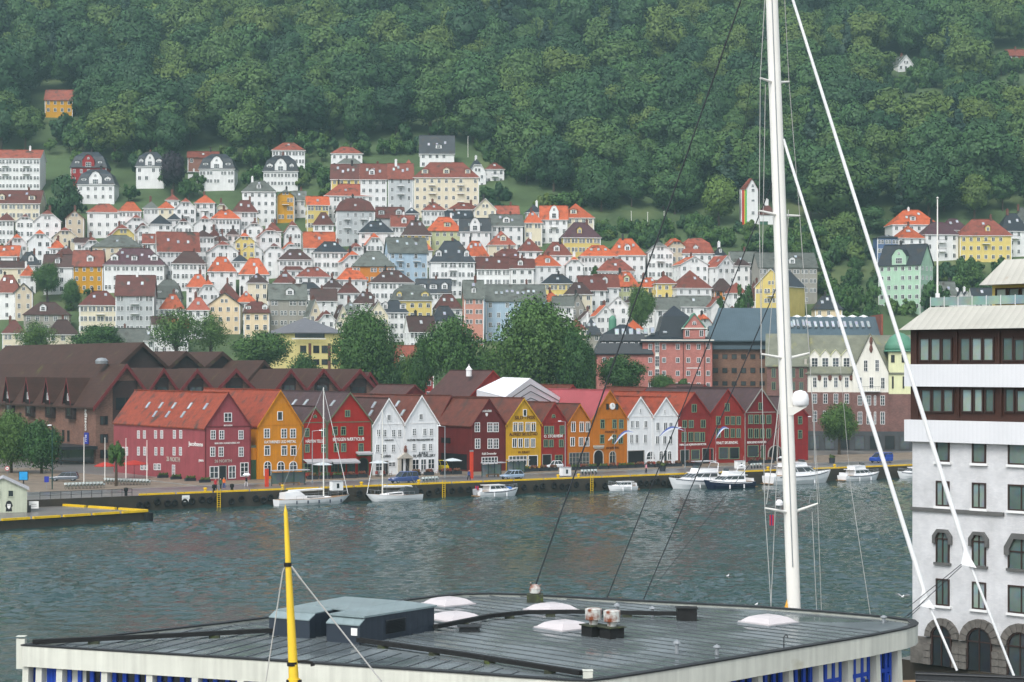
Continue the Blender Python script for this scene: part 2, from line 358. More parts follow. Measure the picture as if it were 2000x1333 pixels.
# ------------------------------------------------------------------ windows, doors, roofs: shared builders
WC = {}
def window_mesh(w, h, style='c', fr='frame_white', gl='glass', t=.09):
    """styles: c cross (2x3), p plain two casements, s single pane, g shop grid 3x2, a arched"""
    key = (round(w, 2), round(h, 2), style, fr, gl, t)
    if key in WC: return WC[key]
    b = MB(); x = w/2
    if style == 'a':
        n = 8; hs = h-x; arc = [(x*math.cos(math.pi*i/n), hs+x*math.sin(math.pi*i/n)) for i in range(n+1)]
        b.face([(-x, -.02, 0), (x, -.02, 0)]+[(p, -.02, q) for p, q in arc], 1)
        o = [(x*1.0, 0)]+arc+[(-x*1.0, 0)]; i_ = [((x-t), t)]+[((x-t)*math.cos(math.pi*i/n), hs+(x-t)*math.sin(math.pi*i/n)) for i in range(n+1)]+[(-(x-t), t)]
        for k in range(len(o)-1):
            b.hexa([(o[k][0],-.1,o[k][1]),(o[k+1][0],-.1,o[k+1][1]),(o[k+1][0],0,o[k+1][1]),(o[k][0],0,o[k][1]),
                    (i_[k][0],-.1,i_[k][1]),(i_[k+1][0],-.1,i_[k+1][1]),(i_[k+1][0],0,i_[k+1][1]),(i_[k][0],0,i_[k][1])], 0)
        b.box(-.04, .04, -.08, -.021, 0, h-.05, 0); b.box(-x+t, x-t, -.08, -.021, hs-.04, hs+.04, 0)
    else:
        b.face([(-x, -.025, 0), (x, -.025, 0), (x, -.025, h), (-x, -.025, h)], 1)
        b.box(-x, -x+t, -.1, 0, 0, h).box(x-t, x, -.1, 0, 0, h).box(-x+t, x-t, -.1, 0, 0, t).box(-x+t, x-t, -.1, 0, h-t, h)
        if style in 'cpg': 
            nv = {'c': 2, 'p': 2, 'g': max(2, round(w/.75))}[style]
            for i in range(1, nv): xx = -x+w*i/nv; b.box(xx-t*.4, xx+t*.4, -.09, -.026, t, h-t)
            nh = {'c': 3, 'p': 1, 'g': max(2, round(h/.9))}[style]
            for i in range(1, nh): zz = h*i/nh; b.box(-x+t, x-t, -.085, -.027, zz-t*.3, zz+t*.3)
        if style == 't': zz = h*.68; b.box(-x+t, x-t, -.085, -.027, zz-t*.35, zz+t*.35); b.box(-t*.35, t*.35, -.085, -.028, t, zz)
    me = b.mesh('window', [fr, gl]); WC[key] = me; return me
def win(parent, x, z, w, h, style='c', fr='frame_white', gl='glass', face='f', off=0., t=.09, hx=0., name='window'):
    """face f: wall y=off looking -y; l: wall x=-hx looking -x; r: wall x=+hx looking +x. (x,z) = centre, sill"""
    me = window_mesh(w, h, style, fr, gl, t)
    if face == 'f': return put(name, me, parent, (x, off-.002, z))
    if face == 'l': return put(name, me, parent, (-hx-.002, x, z), -math.pi/2)
    return put(name, me, parent, (hx+.002, x, z), math.pi/2)
def roof_polys(kind, w, d, h, r, o=.35, c=.58):
    """local house frame: x in +-w/2, y 0..d, eaves at h. returns roof polygons and gable wall polygons"""
    a = w/2; P_ = []; G = []
    if kind == 's':
        m = d/2; ze = h-o*r/m
        P_ = [[(-a-o,-o,ze),(a+o,-o,ze),(a+o,m,h+r),(-a-o,m,h+r)], [(a+o,d+o,ze),(-a-o,d+o,ze),(-a-o,m,h+r),(a+o,m,h+r)]]
        G = [[(-a,0,h),(-a,m,h+r),(-a,d,h)], [(a,0,h),(a,d,h),(a,m,h+r)]]
    elif kind in 'gj':
        ze = h-o*r/a
        if kind == 'g':
            P_ = [[(-a-o,-o,ze),(0,-o,h+r),(0,d+o,h+r),(-a-o,d+o,ze)], [(a+o,-o,ze),(a+o,d+o,ze),(0,d+o,h+r),(0,-o,h+r)]]
            G = [[(-a,0,h),(a,0,h),(0,0,h+r)], [(a,d,h),(-a,d,h),(0,d,h+r)]]
        else:
            x1 = (1-c)*a; z1 = h+c*r; k = min(d*.4, x1*1.3)
            P_ = [[(-a-o,-o,ze),(-x1,-o,z1),(0,k,h+r),(0,d+o,h+r),(-a-o,d+o,ze)], [(a+o,-o,ze),(a+o,d+o,ze),(0,d+o,h+r),(0,k,h+r),(x1,-o,z1)], [(-x1-.15,-o-.1,z1-.1),(x1+.15,-o-.1,z1-.1),(0,k,h+r)]]
            G = [[(-a,0,h),(a,0,h),(x1,0,z1),(-x1,0,z1)], [(a,d,h),(-a,d,h),(0,d,h+r)]]
    elif kind in 'hp':
        m = d/2; k = max(0, a-m*.9) if kind == 'h' else 0; ze = h-o*r/m
        e = [(-a-o,-o,ze),(a+o,-o,ze),(a+o,d+o,ze),(-a-o,d+o,ze)]; q = [(-k,m,h+r),(k,m,h+r)]
        if k > .05: P_ = [[e[0],e[1],q[1],q[0]], [e[2],e[3],q[0],q[1]], [e[3],e[0],q[0]], [e[1],e[2],q[1]]]
        else: P_ = [[e[i],e[(i+1)%4],(0,m,h+r)] for i in range(4)]
    elif kind == 'm':
        m = d/2; i_ = min(a, m)*.26; z1 = h+r*.66; k = max(.1, a-m*.8)
        e = [(-a-o,-o,h-.1),(a+o,-o,h-.1),(a+o,d+o,h-.1),(-a-o,d+o,h-.1)]; b = [(-a+i_,i_,z1),(a-i_,i_,z1),(a-i_,d-i_,z1),(-a+i_,d-i_,z1)]; q = [(-k,m,h+r),(k,m,h+r)]
        P_ = [[e[j],e[(j+1)%4],b[(j+1)%4],b[j]] for j in range(4)]+[[b[0],b[1],q[1],q[0]], [b[2],b[3],q[0],q[1]], [b[3],b[0],q[0]], [b[1],b[2],q[1]]]
    elif kind == 'f':
        P_ = [[(-a-o,-o,h+r),(a+o,-o,h+r),(a+o,d+o,h+r),(-a-o,d+o,h+r)]]
    return P_, G
def walls(b, w, d, z0, h, m=0):
    a = w/2
    for q in ([(-a,0,z0),(a,0,z0),(a,0,h),(-a,0,h)], [(a,0,z0),(a,d,z0),(a,d,h),(a,0,h)], [(a,d,z0),(-a,d,z0),(-a,d,h),(a,d,h)], [(-a,d,z0),(-a,0,z0),(-a,0,h),(-a,d,h)]): b.face(q, m)
    return b
def plane_box(name, parent, c, ex, ey, w, l, t, mats):   # thin box lying on a slope: centre c, axes ex (across) ey (up the slope)
    ex = Vector(ex).normalized(); ey = Vector(ey).normalized(); n = ex.cross(ey); c = Vector(c); b = MB()
    def ring(dz, s=1.): return [c+ex*(sx*w/2*s)+ey*(sy*l/2*s)+n*dz for sx, sy in ((-1,-1),(1,-1),(1,1),(-1,1))]
    b.hexa(ring(-.05)+ring(t), 0); b.face(ring(t+.012, .8), 1)
    return b.build(name, mats, parent)
def dormer(parent, x, y, z, w, h, depth, wallm, roofm, fr='frame_white', flat=False):
    """dormer standing in the roof: front wall at y, sill height z"""
    b = MB(); a = w/2; pk = h*.45 if not flat else .06
    b.face([(-a,0,0),(a,0,0),(a,0,h),(0,0,h+pk),(-a,0,h)], 0)
    b.face([(-a,depth,0),(-a,0,0),(-a,0,h),(-a,depth,h)], 0).face([(a,0,0),(a,depth,0),(a,depth,h),(a,0,h)], 0)
    for s in (-1, 1):
        q = [(0,-.2,h+pk+.05),(s*(a+.2),-.2,h-.05),(s*(a+.2),depth,h-.05),(0,depth,h+pk+.05)]
        b.slab(q if s > 0 else q[::-1], .12, 1)
    o = b.build('dormer', [wallm, roofm], parent, (x, y, z))
    put('window', window_mesh(max(.6, w*.62), h*.72, 'c' if w < 1.6 else 'g', fr, 'glass'), o, (0, -.002, h*.14))
    return o
def gable_front(parent, x, w, z0, h, r, depth, wallm, roofm):
    """central wall gable rising through the eaves"""
    b = MB(); a = w/2
    b.face([(-a,0,0),(a,0,0),(a,0,h),(a*.45,0,h+r*.8),(0,0,h+r),(-a*.45,0,h+r*.8),(-a,0,h)], 0)
    b.face([(-a,depth,0),(-a,0,0),(-a,0,h),(-a,depth,h)], 0).face([(a,0,0),(a,depth,0),(a,depth,h),(a,0,h)], 0)
    for s in (-1, 1):
        q = [(0,-.15,h+r+.08),(s*a*.47,-.15,h+r*.82+.06),(s*a*.47,depth,h+r*.82+.06),(0,depth,h+r+.08)]
        b.slab(q if s > 0 else q[::-1], .14, 1)
        q = [(s*a*.47,-.15,h+r*.82+.06),(s*(a+.15),-.15,h),(s*(a+.15),depth,h),(s*a*.47,depth,h+r*.82+.06)]
        b.slab(q if s > 0 else q[::-1], .14, 1)
    o = b.build('front_gable', [wallm, roofm], parent, (x, -.25, z0))
    put('window', window_mesh(w*.45, h*.62, 'g', 'frame_white', 'glass'), o, (0, -.002, h*.15))
    put('window', window_mesh(.8, .9, 'a', 'frame_white', 'glass'), o, (0, -.002, h+r*.12))
    return o
def chimney(parent, x, y, z, h=1.3, w=.7, m='chimney_brick'):
    MB().box(-w/2, w/2, -w/2, w/2, -1, h).box(-w/2-.08, w/2+.08, -w/2-.08, w/2+.08, h, h+.15).box(-w*.25, w*.25, -w*.25, w*.25, h+.15, h+.45).build('chimney', m, parent, (x, y, z))
def balcony(parent, x, z, w, m='iron', off=0.):
    b = MB().box(-w/2, w/2, -1.1, 0, 0, .14, 1)
    n = max(4, int(w/.35))
    for i in range(n+1): xx = -w/2+w*i/n; b.box(xx-.02, xx+.02, -1.1, -1.06, .14, 1.05, 0)
    b.box(-w/2, w/2, -1.12, -1.05, 1.05, 1.12, 0)
    for s in (-1, 1): b.box(s*w/2-.03, s*w/2+.03, -1.05, 0, 1.05, 1.12, 0)
    return b.build('balcony', [m, 'trim_white'], parent, (x, off-.003, z))
# ------------------------------------------------------------------ the row of wooden wharf houses
BZ = 2.345
for n, c in dict(maroon=(166,80,86), amber=(226,146,22), scarlet=(178,40,30), wwhite=(224,226,226), oxblood=(112,36,34), lemon=(222,172,30), rust=(160,42,34), tangerine=(208,122,20), crimson=(156,34,36), wine=(130,28,34), brickred=(150,40,36)).items():
    mat('wood_'+n, C(*c, .88), .62, .16, .5, bands=WOOD, streak=.12, spec=.3, dirt=(C(*(int(q*.8) for q in c)), .3, .25))
mat('wood_wwhite', C(232,234,234), .6, .06, .5, bands=('Z', 5.5, .015, .09), streak=.06)
for n, c in dict(orange=(196,84,46), rosy=(156,62,60), brown=(112,70,62), rustbrown=(140,72,50), mauve=(104,76,76)).items():
    mat('tile_'+n, C(*c, .58), .55, .3, .9, bands=TILE, spec=.4, dirt=(C(84,58,46,.7), .45, .5), streak=.12)
mat('trim_olive', C(104,108,84), .6, .1); mat('trim_grey', C(150,146,138), .6, .1); mat('trim_maroon', C(104,40,42), .6, .1)
mat('letter_white', C(235,235,230), .5, .02); mat('letter_brown', C(92,52,22), .6, .05); mat('letter_black', C(30,30,34), .5, .05); mat('letter_red', C(170,40,40), .5, .05)
mat('stone_pale', C(182,176,164), .85, .15, 1); mat('gate_green', C(54,84,58), .6, .15); mat('opening_dark', C(26,24,26), .7, .1); mat('awning_grey', C(170,170,172), .8, .1)
mat('canvas_white', C(232,232,234), .6, .06, .4)
HOUSES = {}
def side_v(px, u):                        # how far back along the left wall (u constant) a pixel column meets it
    k = (px-1000)/F; ax = BO.x+BU.x*u; ay = BO.y+BU.y*u
    return (k*ay-ax)/(BV.x-k*BV.y)
def wharf(key, label, xl, xr, apex, eave, wall, roof, trim, depth, fr='frame_white', v0=0., barge=.32, o=.22):
    ul, ur = u_at(xl, v0), u_at(xr, v0); um = (ul+ur)/2; w = ur-ul
    h = z_at((xl+xr)/2, eave, v0)-BZ; top = z_at(apex[0], apex[1], v0)-BZ
    root = empty('wharf_house', uv(um, v0, BZ), BA); tag(root, label, 'house', 'wooden wharf houses along the harbour street')
    Pp, G = roof_polys('g', w, depth, h, top-h, o)
    b = walls(MB(), w, depth, -.2, h)
    for q in G: b.face(q)
    for s in (-1, 1): b.box(s*(w/2-.11)-.11, s*(w/2-.11)+.11, -.035, .0, -.1, h-.05, 1)
    b.box(-w/2+.23, w/2-.23, -.06, -.001, h*.985, h*.985+.16, 1)
    b.build('wall', [wall, trim if trim != 'trim_white' else 'trim_white'], root)
    rb = MB()
    for q in Pp: rb.slab(q, .2)
    # upper roof rows proud of the lower ones, as the tiles step down
    rb.box(-.16, .16, -o-.02, depth+o, top-.04, top+.12)
    rb.build('roof', roof, root)
    if barge:
        sl = Vector((w/2+o, 0, top-h+o*(top-h)/(w/2)));
        for s in (-1, 1):
            e = Vector((s*(w/2+o), -o-.05, h-o*(top-h)/(w/2))); t = Vector((0, -o-.05, top)); dn = Vector((0, 0, -barge))
            MB().hexa([e+dn, t+dn, t+dn+Vector((0,.06,0)), e+dn+Vector((0,.06,0)), e+Vector((0,0,.03)), t+Vector((0,0,.03)), t+Vector((0,.06,.03)), e+Vector((0,.06,.03))]).build('barge_board', trim, root)
    H = dict(root=root, um=um, w=w, h=h, top=top, d=depth, v0=v0, fr=fr); HOUSES[key] = H; return H
def hp(H, px, py): return u_at(px, H['v0'])-H['um'], z_at(px, py, H['v0'])-BZ
def row(H, xs, yt, yb, wp, style='c', o=(0, 0), s=1., fr=None, gl='glass', name='window'):
    for x in xs:
        px = o[0]+x/s; x0, z1 = hp(H, px, o[1]+yt/s); _, z0 = hp(H, px, o[1]+yb/s)
        w = hp(H, px+wp/s/2, 900)[0]-hp(H, px-wp/s/2, 900)[0]
        win(H['root'], x0, max(.02, z0), round(w, 1), round(z1-max(.02, z0), 1), style, fr or H['fr'], gl, t=.11, name=name)
def dark(H, x0, x1, yt, o, s, m='opening_dark', name='gateway', arch=False, fm='trim_grey', zb=0.02):  # default face is near-black: the shade of an open doorway painted flat
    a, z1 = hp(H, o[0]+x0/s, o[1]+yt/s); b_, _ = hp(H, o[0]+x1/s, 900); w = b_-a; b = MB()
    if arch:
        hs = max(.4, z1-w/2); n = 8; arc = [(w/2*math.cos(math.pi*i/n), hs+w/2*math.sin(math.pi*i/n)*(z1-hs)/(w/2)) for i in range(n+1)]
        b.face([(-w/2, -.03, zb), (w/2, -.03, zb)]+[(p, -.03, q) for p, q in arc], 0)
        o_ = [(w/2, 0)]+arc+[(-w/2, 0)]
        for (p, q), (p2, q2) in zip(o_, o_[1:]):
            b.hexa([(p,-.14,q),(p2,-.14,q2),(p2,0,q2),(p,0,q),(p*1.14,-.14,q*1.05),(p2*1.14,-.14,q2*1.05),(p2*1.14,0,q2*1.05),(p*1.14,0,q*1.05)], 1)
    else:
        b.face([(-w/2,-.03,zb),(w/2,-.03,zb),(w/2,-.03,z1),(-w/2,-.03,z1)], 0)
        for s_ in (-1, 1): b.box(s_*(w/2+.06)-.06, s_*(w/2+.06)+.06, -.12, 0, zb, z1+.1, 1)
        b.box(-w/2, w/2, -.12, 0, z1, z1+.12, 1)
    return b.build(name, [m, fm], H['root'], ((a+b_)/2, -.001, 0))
def sign(H, s, px0, px1, py, hpx, m='letter_white', o=(0,0), sc=1.):
    x0, z = hp(H, o[0]+px0/sc, o[1]+py/sc); x1, _ = hp(H, o[0]+px1/sc, 900)
    sz = hpx/sc/12.2*1.35
    t = text(s, sz, m, H['root'], ((x0+x1)/2, -.07, z), (R(90), 0, 0)); t.scale = ((x1-x0)/t['wid'], 1, 1)
def sky_lights(H, pts, o, s, side=-1):        # on the left roof slope, by pixel
    w2 = H['w']/2; r = H['top']-H['h']
    for x, y in pts:
        px, py = o[0]+x/s, o[1]+y/s; best = None   # walk along the slope for the point seen at this pixel
        for i in range(1, 160):
            f = i/160; zz = BZ+H['h']+r*f; xl = side*w2*(1-f)
            Yd = (CH-zz)*F/(py-HZ)
            v = (Yd-BO.y-(H['um']+xl)*BS)/BC
            p = uv(H['um']+xl, v); e = abs((p.x/p.y*F+1000)-px)
            if best is None or e < best[0]: best = (e, xl, v-H['v0'], zz-BZ)
        if best and best[0] < 30 and 0 < best[2] < H['d']:
            plane_box('skylight', H['root'], (best[1], best[2], best[3]+.06), (0,-1,0), (w2, 0, r), .8, 1.3, .1, ['skylight_frame', 'skylight_glass'])
Z2, Z3, Z4, Z5 = ((200,720), 5.), ((550,720), 4.76), ((880,700), 4.761), ((1180,720), 5.)
# 1 maroon house with the long side
H = wharf('b1', 'long maroon wharf house with orange roof and skylights, leftmost of the row', 400, 490, (445.6,767), 833, 'wood_maroon', 'tile_orange', 'trim_maroon', side_v(222, u_at(400)))
row(H, [1225], 432, 522, 75, 'g', *Z2); row(H, [1080,1163,1352], 605, 693, 50, 'c', *Z2); row(H, [1076,1158,1353], 766, 862, 50, 'c', *Z2)
row(H, [1090], 955, 1075, 85, 'g', *Z2); row(H, [1265], 952, 1075, 70, 'g', *Z2); row(H, [1385], 920, 1055, 82, 'g', *Z2); dark(H, 1140, 1205, 955, *Z2, m='glass_dark', name='door')
sign(H, 'BRYGGEN', 1185, 1265, 558, 16, o=Z2[0], sc=5.); sign(H, 'BERGEN HANDVERK NY', 1095, 1340, 733, 18, o=Z2[0], sc=5.); sign(H, '26 NORTH', 1095, 1262, 908, 32, 'stone_pale', o=Z2[0], sc=5.)
sky_lights(H, [(458,362),(583,365),(712,368),(850,370),(1010,376),(520,450),(652,452),(790,455)], *Z2)
def side_win(H, px, yt, yb, w, st='c'):
    u = H['um']-H['w']/2; v = side_v(px, u)+H['v0']; p = uv(u, v); z1 = CH-(yt-HZ)/F*p.y-BZ; z0 = CH-(yb-HZ)/F*p.y-BZ
    win(H['root'], v-H['v0'], max(.05, z0), w, round(z1-max(.05, z0), 1), st, H['fr'], 'glass', 'l', t=.11, hx=H['w']/2)
for x in (355,413,522,582,706,768): side_win(H, 200+x/5, 841, 857, 1.0)
for x in (205,240,355,415,525,585,703,765): side_win(H, 200+x/5, 873.5, 890, 1.0)
for x in (390,430,520,555): side_win(H, 200+x/5, 906, 918.5, 1.3, 'g')
side_win(H, 339.5, 908, 928, 1.1)
u0 = H['um']-H['w']/2
def side_text(s, px0, px1, py, hgt, m='letter_white'):
    v0_, v1_ = side_v(px0, u0), side_v(px1, u0); p = uv(u0, (v0_+v1_)/2); z = CH-(py-HZ)/F*p.y-BZ
    t = text(s, hgt, m, H['root'], (-H['w']/2-.06, (v0_+v1_)/2, z), (R(90), 0, R(-90))); t.scale = (abs(v1_-v0_)/t['wid'], 1, 1)
side_text('Jacobsens', 369, 397, 868, 1.0); side_text('26 NORTH', 326, 352, 898, 1.1, 'stone_pale'); side_text('pers', 389, 398, 899.5, .7)
# 2 amber
H = wharf('b2', 'amber yellow wharf house with arched ground floor windows beside the maroon house', 504, 589.5, (547.6,762), 829, 'wood_amber', 'tile_orange', 'wood_amber', 29)
row(H, [1733], 422, 508, 54, 's', *Z2); row(H, [1605,1772,1860], 590, 682, 56, 'c', *Z2); row(H, [1608,1774,1864], 752, 852, 58, 't', *Z2)
row(H, [1612], 905, 1052, 76, 'a', *Z2); row(H, [1742,1862], 903, 1005, 76, 'a', *Z2); sign(H, 'KATHRINES ULD METAL', 1580, 1890, 722, 30, o=Z2[0], sc=5.)
# 3, 4 scarlet pair
H = wharf('b3', 'narrow scarlet wharf house with small round attic window, left of the taller scarlet one', 590.5, 638, (615,794), 825, 'wood_scarlet', 'tile_mauve', 'trim_olive', 25, 'frame_green')
row(H, [235,390], 555, 638, 42, 't', *Z3); row(H, [237,390], 705, 782, 42, 't', *Z3); row(H, [310], 428, 463, 34, 'a', *Z3); row(H, [240,385], 880, 965, 70, 'g', *Z3, gl='glass_dark'); dark(H, 285, 335, 880, *Z3, m='gate_green', name='door', fm='trim_olive')
sign(H, 'HÅDTEN TELLE', 222, 382, 680, 30, o=Z3[0], sc=4.76)
H = wharf('b4', 'tall scarlet wharf house with olive gable trim and green arched gateway', 638.5, 726.5, (680,766), 824, 'wood_scarlet', 'tile_mauve', 'trim_olive', 27, 'frame_green')
row(H, [612], 385, 452, 50, 'p', *Z3); row(H, [495,573,735], 540, 622, 48, 't', *Z3); row(H, [508,575,737], 695, 777, 48, 't', *Z3); row(H, [490,560], 872, 965, 64, 'g', *Z3, fr='gate_green', gl='glass_dark'); row(H, [645], 872, 980, 70, 'g', *Z3, fr='gate_green', gl='glass_dark')
dark(H, 715, 800, 838, *Z3, arch=True, fm='gate_green'); sign(H, 'BRYGGEN NÆRTYCLUB', 475, 765, 663, 34, o=Z3[0], sc=4.76)
x0, z = hp(H, 550+755/4.76, 720+812/4.76); MB().box(-1.3,1.3,-1.0,-.01,0,.18,1).slab([(-1.4,-1.1,.5),(1.4,-1.1,.5),(1.4,-.01,.75),(-1.4,-.01,.75)],.3,0).build('canopy', ['awning_grey','gate_green'], H['root'], (x0,0,z))
for key, xa, xb in (('b3', 195, 425), ('b4', 440, 690)):
    H = HOUSES[key]; a, z = hp(H, 550+xa/4.76, 720+850/4.76); b_, _ = hp(H, 550+xb/4.76, 900); MB().slab([(a,-1.6,z-.35),(b_,-1.6,z-.35),(b_,-.05,z+.1),(a,-.05,z+.1)],.08).box(a,b_,-1.62,-1.57,z-.65,z-.35).build('awning', 'awning_grey', H['root'])
# 5, 6 white pair
H = wharf('b5', 'white wharf house with dark shop front, left one of the tall white pair', 727.5, 789.5, (760.7,777.8), 828, 'wood_wwhite', 'tile_brown', 'trim_white', 26)
row(H, [997], 430, 487, 36, 'p', *Z3); row(H, [900,958,1040,1097], 565, 637, 36, 'c', *Z3); row(H, [892,955,1037], 703, 780, 36, 'c', *Z3); row(H, [905], 865, 955, 70, 'g', *Z3, gl='glass_dark'); dark(H, 950, 985, 865, *Z3, name='door'); row(H, [1025], 868, 912, 70, 'g', *Z3)
sign(H, 'SAMUELSEN', 955, 1040, 668, 14, 'letter_black', Z3[0], 4.76); sign(H, 'Theodora', 920, 1012, 815, 34, 'letter_black', Z3[0], 4.76)
H5 = H
H = wharf('b6', 'white wharf house with pedimented passage and silver gallery lettering', 789.7, 855.7, (823,772.5), 826, 'wood_wwhite', 'tile_rustbrown', 'trim_white', 27)
row(H, [1295], 422, 480, 36, 'p', *Z3); row(H, [1232,1330,1390], 556, 626, 36, 'c', *Z3); row(H, [1230,1322,1382], 698, 767, 36, 'c', *Z3); row(H, [1245], 842, 940, 64, 'g', *Z3); row(H, [1318], 840, 948, 55, 'g', *Z3); row(H, [1390], 838, 935, 64, 'g', *Z3)
sign(H, 'HUSTØM TREHANDVERK NY', 1165, 1410, 668, 20, 'letter_black', Z3[0], 4.76); sign(H, "JUHLS'", 1275, 1362, 790, 26, 'letter_black', Z3[0], 4.76); sign(H, 'SILVER GALLERY', 1220, 1428, 815, 28, 'letter_black', Z3[0], 4.76)
a, z = hp(H, 550+1080/4.76, 720+838/4.76); b_, _ = hp(H, 550+1205/4.76, 900); w = b_-a
MB().box(0,.45,-.5,-.01,0,z).box(w-.45,w,-.5,-.01,0,z).slab([(-.2,-.6,z),(w+.2,-.6,z),(w/2,-.6,z+1.1)],.59,0,None,Vector((0,1,0))).face([(.45,-.03,0),(w-.45,-.03,0),(w-.45,-.03,z),(.45,-.03,z)],1).build('passage_portal', ['stone_pale','chimney_dark'], H['root'], (a,0,0))
MB().lathe([(.28,0),(.34,.5),(.2,.75),(.24,1.0),(.0,1.25)],n=8).build('portal_ornament','chimney_brick',H['root'],(a+w/2,-.35,z+1.05))
sky_lights(HOUSES['b5'], [(872,343),(825,420)], *Z3); sky_lights(H, [(1072,333),(1130,416)], *Z3); sky_lights(HOUSES['b4'], [(230,320),(105,320),(452,328)], *Z3)
# 7 oxblood with side court
H = wharf('b7', 'dark oxblood wharf house with its side to a narrow court beside the white pair', 921, 987.5, (951.4,778.8), 829, 'wood_oxblood', 'tile_rustbrown', 'wood_oxblood', 26)
row(H, [247,365,421], 600, 687, 48, 'c', *Z4); row(H, [250,367,422], 750, 842, 48, 'c', *Z4); row(H, [362], 915, 985, 150, 'g', *Z4); sign(H, 'ENGELGÅRD', 288, 380, 493, 22, o=Z4[0], sc=4.761); sign(H, 'Kafé Dromedar', 290, 425, 890, 24, o=Z4[0], sc=4.761)
MB().lathe([(.0,0),(.16,.12),(.24,.4),(.22,.6),(0,.62)],n=8).build('shield_ornament','trim_white',H['root'],(hp(H,950,811)[0],-.1,hp(H,950,814)[1]))
u0 = H['um']-H['w']/2
for (pa, pb, yt, yb) in ((862,880,856,866),(862,912,888,918)):
    va, vb = side_v(pb, u0), side_v(pa, u0); p = uv(u0, va); z1 = CH-(yt-HZ)/F*p.y-BZ; z0 = max(.02, CH-(yb-HZ)/F*p.y-BZ)
    MB().box(-.06,-.005,va,vb,z0,z1,0).box(-.1,-.004,va-.1,vb+.1,z1,z1+.12,1).build('hatch', ['opening_dark','wood_oxblood'], H['root'], (-H['w']/2,0,0))  # near-black panels paint the shade inside the openings onto the court
wharf('b7b', 'rust red back house with small dormer in the court behind the white pair', 856, 905, (880,773), 820, 'wood_oxblood', 'tile_rustbrown', 'wood_oxblood', 14, v0=12)
# 8 lemon
H = wharf('b8', 'lemon yellow wharf house with brown fish merchant lettering', 988, 1056.5, (1026,777.7), 828, 'wood_lemon', 'tile_rustbrown', 'wood_lemon', 22)
row(H, [690], 475, 542, 34, 's', *Z4); row(H, [600,652,718,770], 592, 682, 42, 'p', *Z4); row(H, [594,648,708,765], 742, 832, 42, 'p', *Z4); row(H, [625], 905, 1000, 170, 'g', *Z4); row(H, [765], 900, 1005, 90, 's', *Z4)
sign(H, 'SILD - FISK', 595, 785, 555, 38, 'letter_brown', Z4[0], 4.761); sign(H, 'ALFRED SKULSTAD', 545, 808, 710, 34, 'letter_brown', Z4[0], 4.761); sign(H, 'W. KRAFT', 625, 735, 877, 26, 'letter_brown', Z4[0], 4.761)
# 9 rust
H = wharf('b9', 'narrow rust red wharf house with round attic window and white name', 1056.7, 1108, (1081,786), 826, 'wood_rust', 'tile_rustbrown', 'wood_rust', 24, 'frame_green')
row(H, [957], 522, 556, 34, 'a', *Z4); row(H, [890,938,1035], 628, 707, 42, 'p', *Z4); row(H, [885,935,1028], 758, 828, 42, 'p', *Z4); dark(H, 855, 932, 900, *Z4); row(H, [1005], 900, 960, 70, 'g', *Z4, gl='glass_dark'); sign(H, 'O. STORHEIM', 868, 1040, 728, 32, o=Z4[0], sc=4.761)
# 10 tangerine
H = wharf('b10', 'small tangerine wharf house with grey shop window between the rust and clock houses', 1108.2, 1155, (1136,789), 826, 'wood_tangerine', 'tile_rustbrown', 'wood_tangerine', 24, 'frame_white')
row(H, [1140,1218,1275], 590, 687, 40, 'p', *Z4); row(H, [1133,1212,1268], 735, 820, 40, 'p', *Z4); row(H, [1195], 876, 1008, 190, 'g', *Z4, fr='trim_grey')
# 11 tangerine big with clock
H = wharf('b11', 'tall tangerine wharf house with a white clock face in its gable', 1155.2, 1224.5, (1198,762), 817, 'wood_tangerine', 'roof_pink', 'wood_tangerine', 27, 'frame_green') if mat('roof_pink', C(160,76,80), .5, .1, .3, bands=('Y', 1.6, .02, .1)) else None
row(H, [1412,1523,1585], 568, 655, 42, 't', *Z4); row(H, [1408,1520,1580], 708, 795, 42, 't', *Z4); dark(H, 1332, 1415, 858, *Z4, arch=True, fm='stone_pale'); row(H, [1505], 862, 992, 66, 'a', *Z4, fr='stone_pale')
row(H, [1458,1545], 425, 478, 24, 's', *Z4, fr='frame_dark', gl='glass_dark')
x0, z = hp(H, 880+1502/4.761, 700+447/4.761); c = MB(); c.tube((0,-.03,0),(0,-.18,0),.62,.62,20,0).tube((0,-.18,0),(0,-.2,0),.5,.5,20,1).box(-.03,.03,-.23,-.205,0,.42,2).box(0,.3,-.23,-.206,-.03,.03,2); c.build('clock', ['trim_white','letter_white','letter_black'], H['root'], (x0,0,z))
x0, z = hp(H, 880+1470/4.761, 700+765/4.761); MB().loft([[(-.12,-.0,-.1),(.12,-.0,-.1),(.12,0,.15),(-.12,0,.15)],[(-.13,-.5,.1),(.13,-.5,.1),(.13,-.45,.4),(-.13,-.45,.4)],[(-.1,-.9,.45),(.1,-.9,.45),(.1,-.75,.75),(-.1,-.75,.75)],[(-.07,-1.3,.3),(.07,-1.3,.3),(.07,-1.3,.45),(-.07,-1.3,.45)]]).tube((0,-.95,.7),(0,-1.5,1.4),.05,.005).build('animal_figurehead', 'trim_white', H['root'], (x0,0,z))
sign(H, 'FISKERST', 1435, 1550, 686, 22, 'letter_brown', Z4[0], 4.761); sign(H, 'ENHJØRNING', 1445, 1562, 835, 24, 'letter_brown', Z4[0], 4.761)
x0, z = hp(H, 880+1372/4.761, 700+828/4.761); MB().box(-1.15,1.15,-.35,-.01,0,.35).box(-1.05,1.05,-.28,-.01,-.25,0).build('portal_cornice', 'stone_pale', H['root'], (x0,0,z))
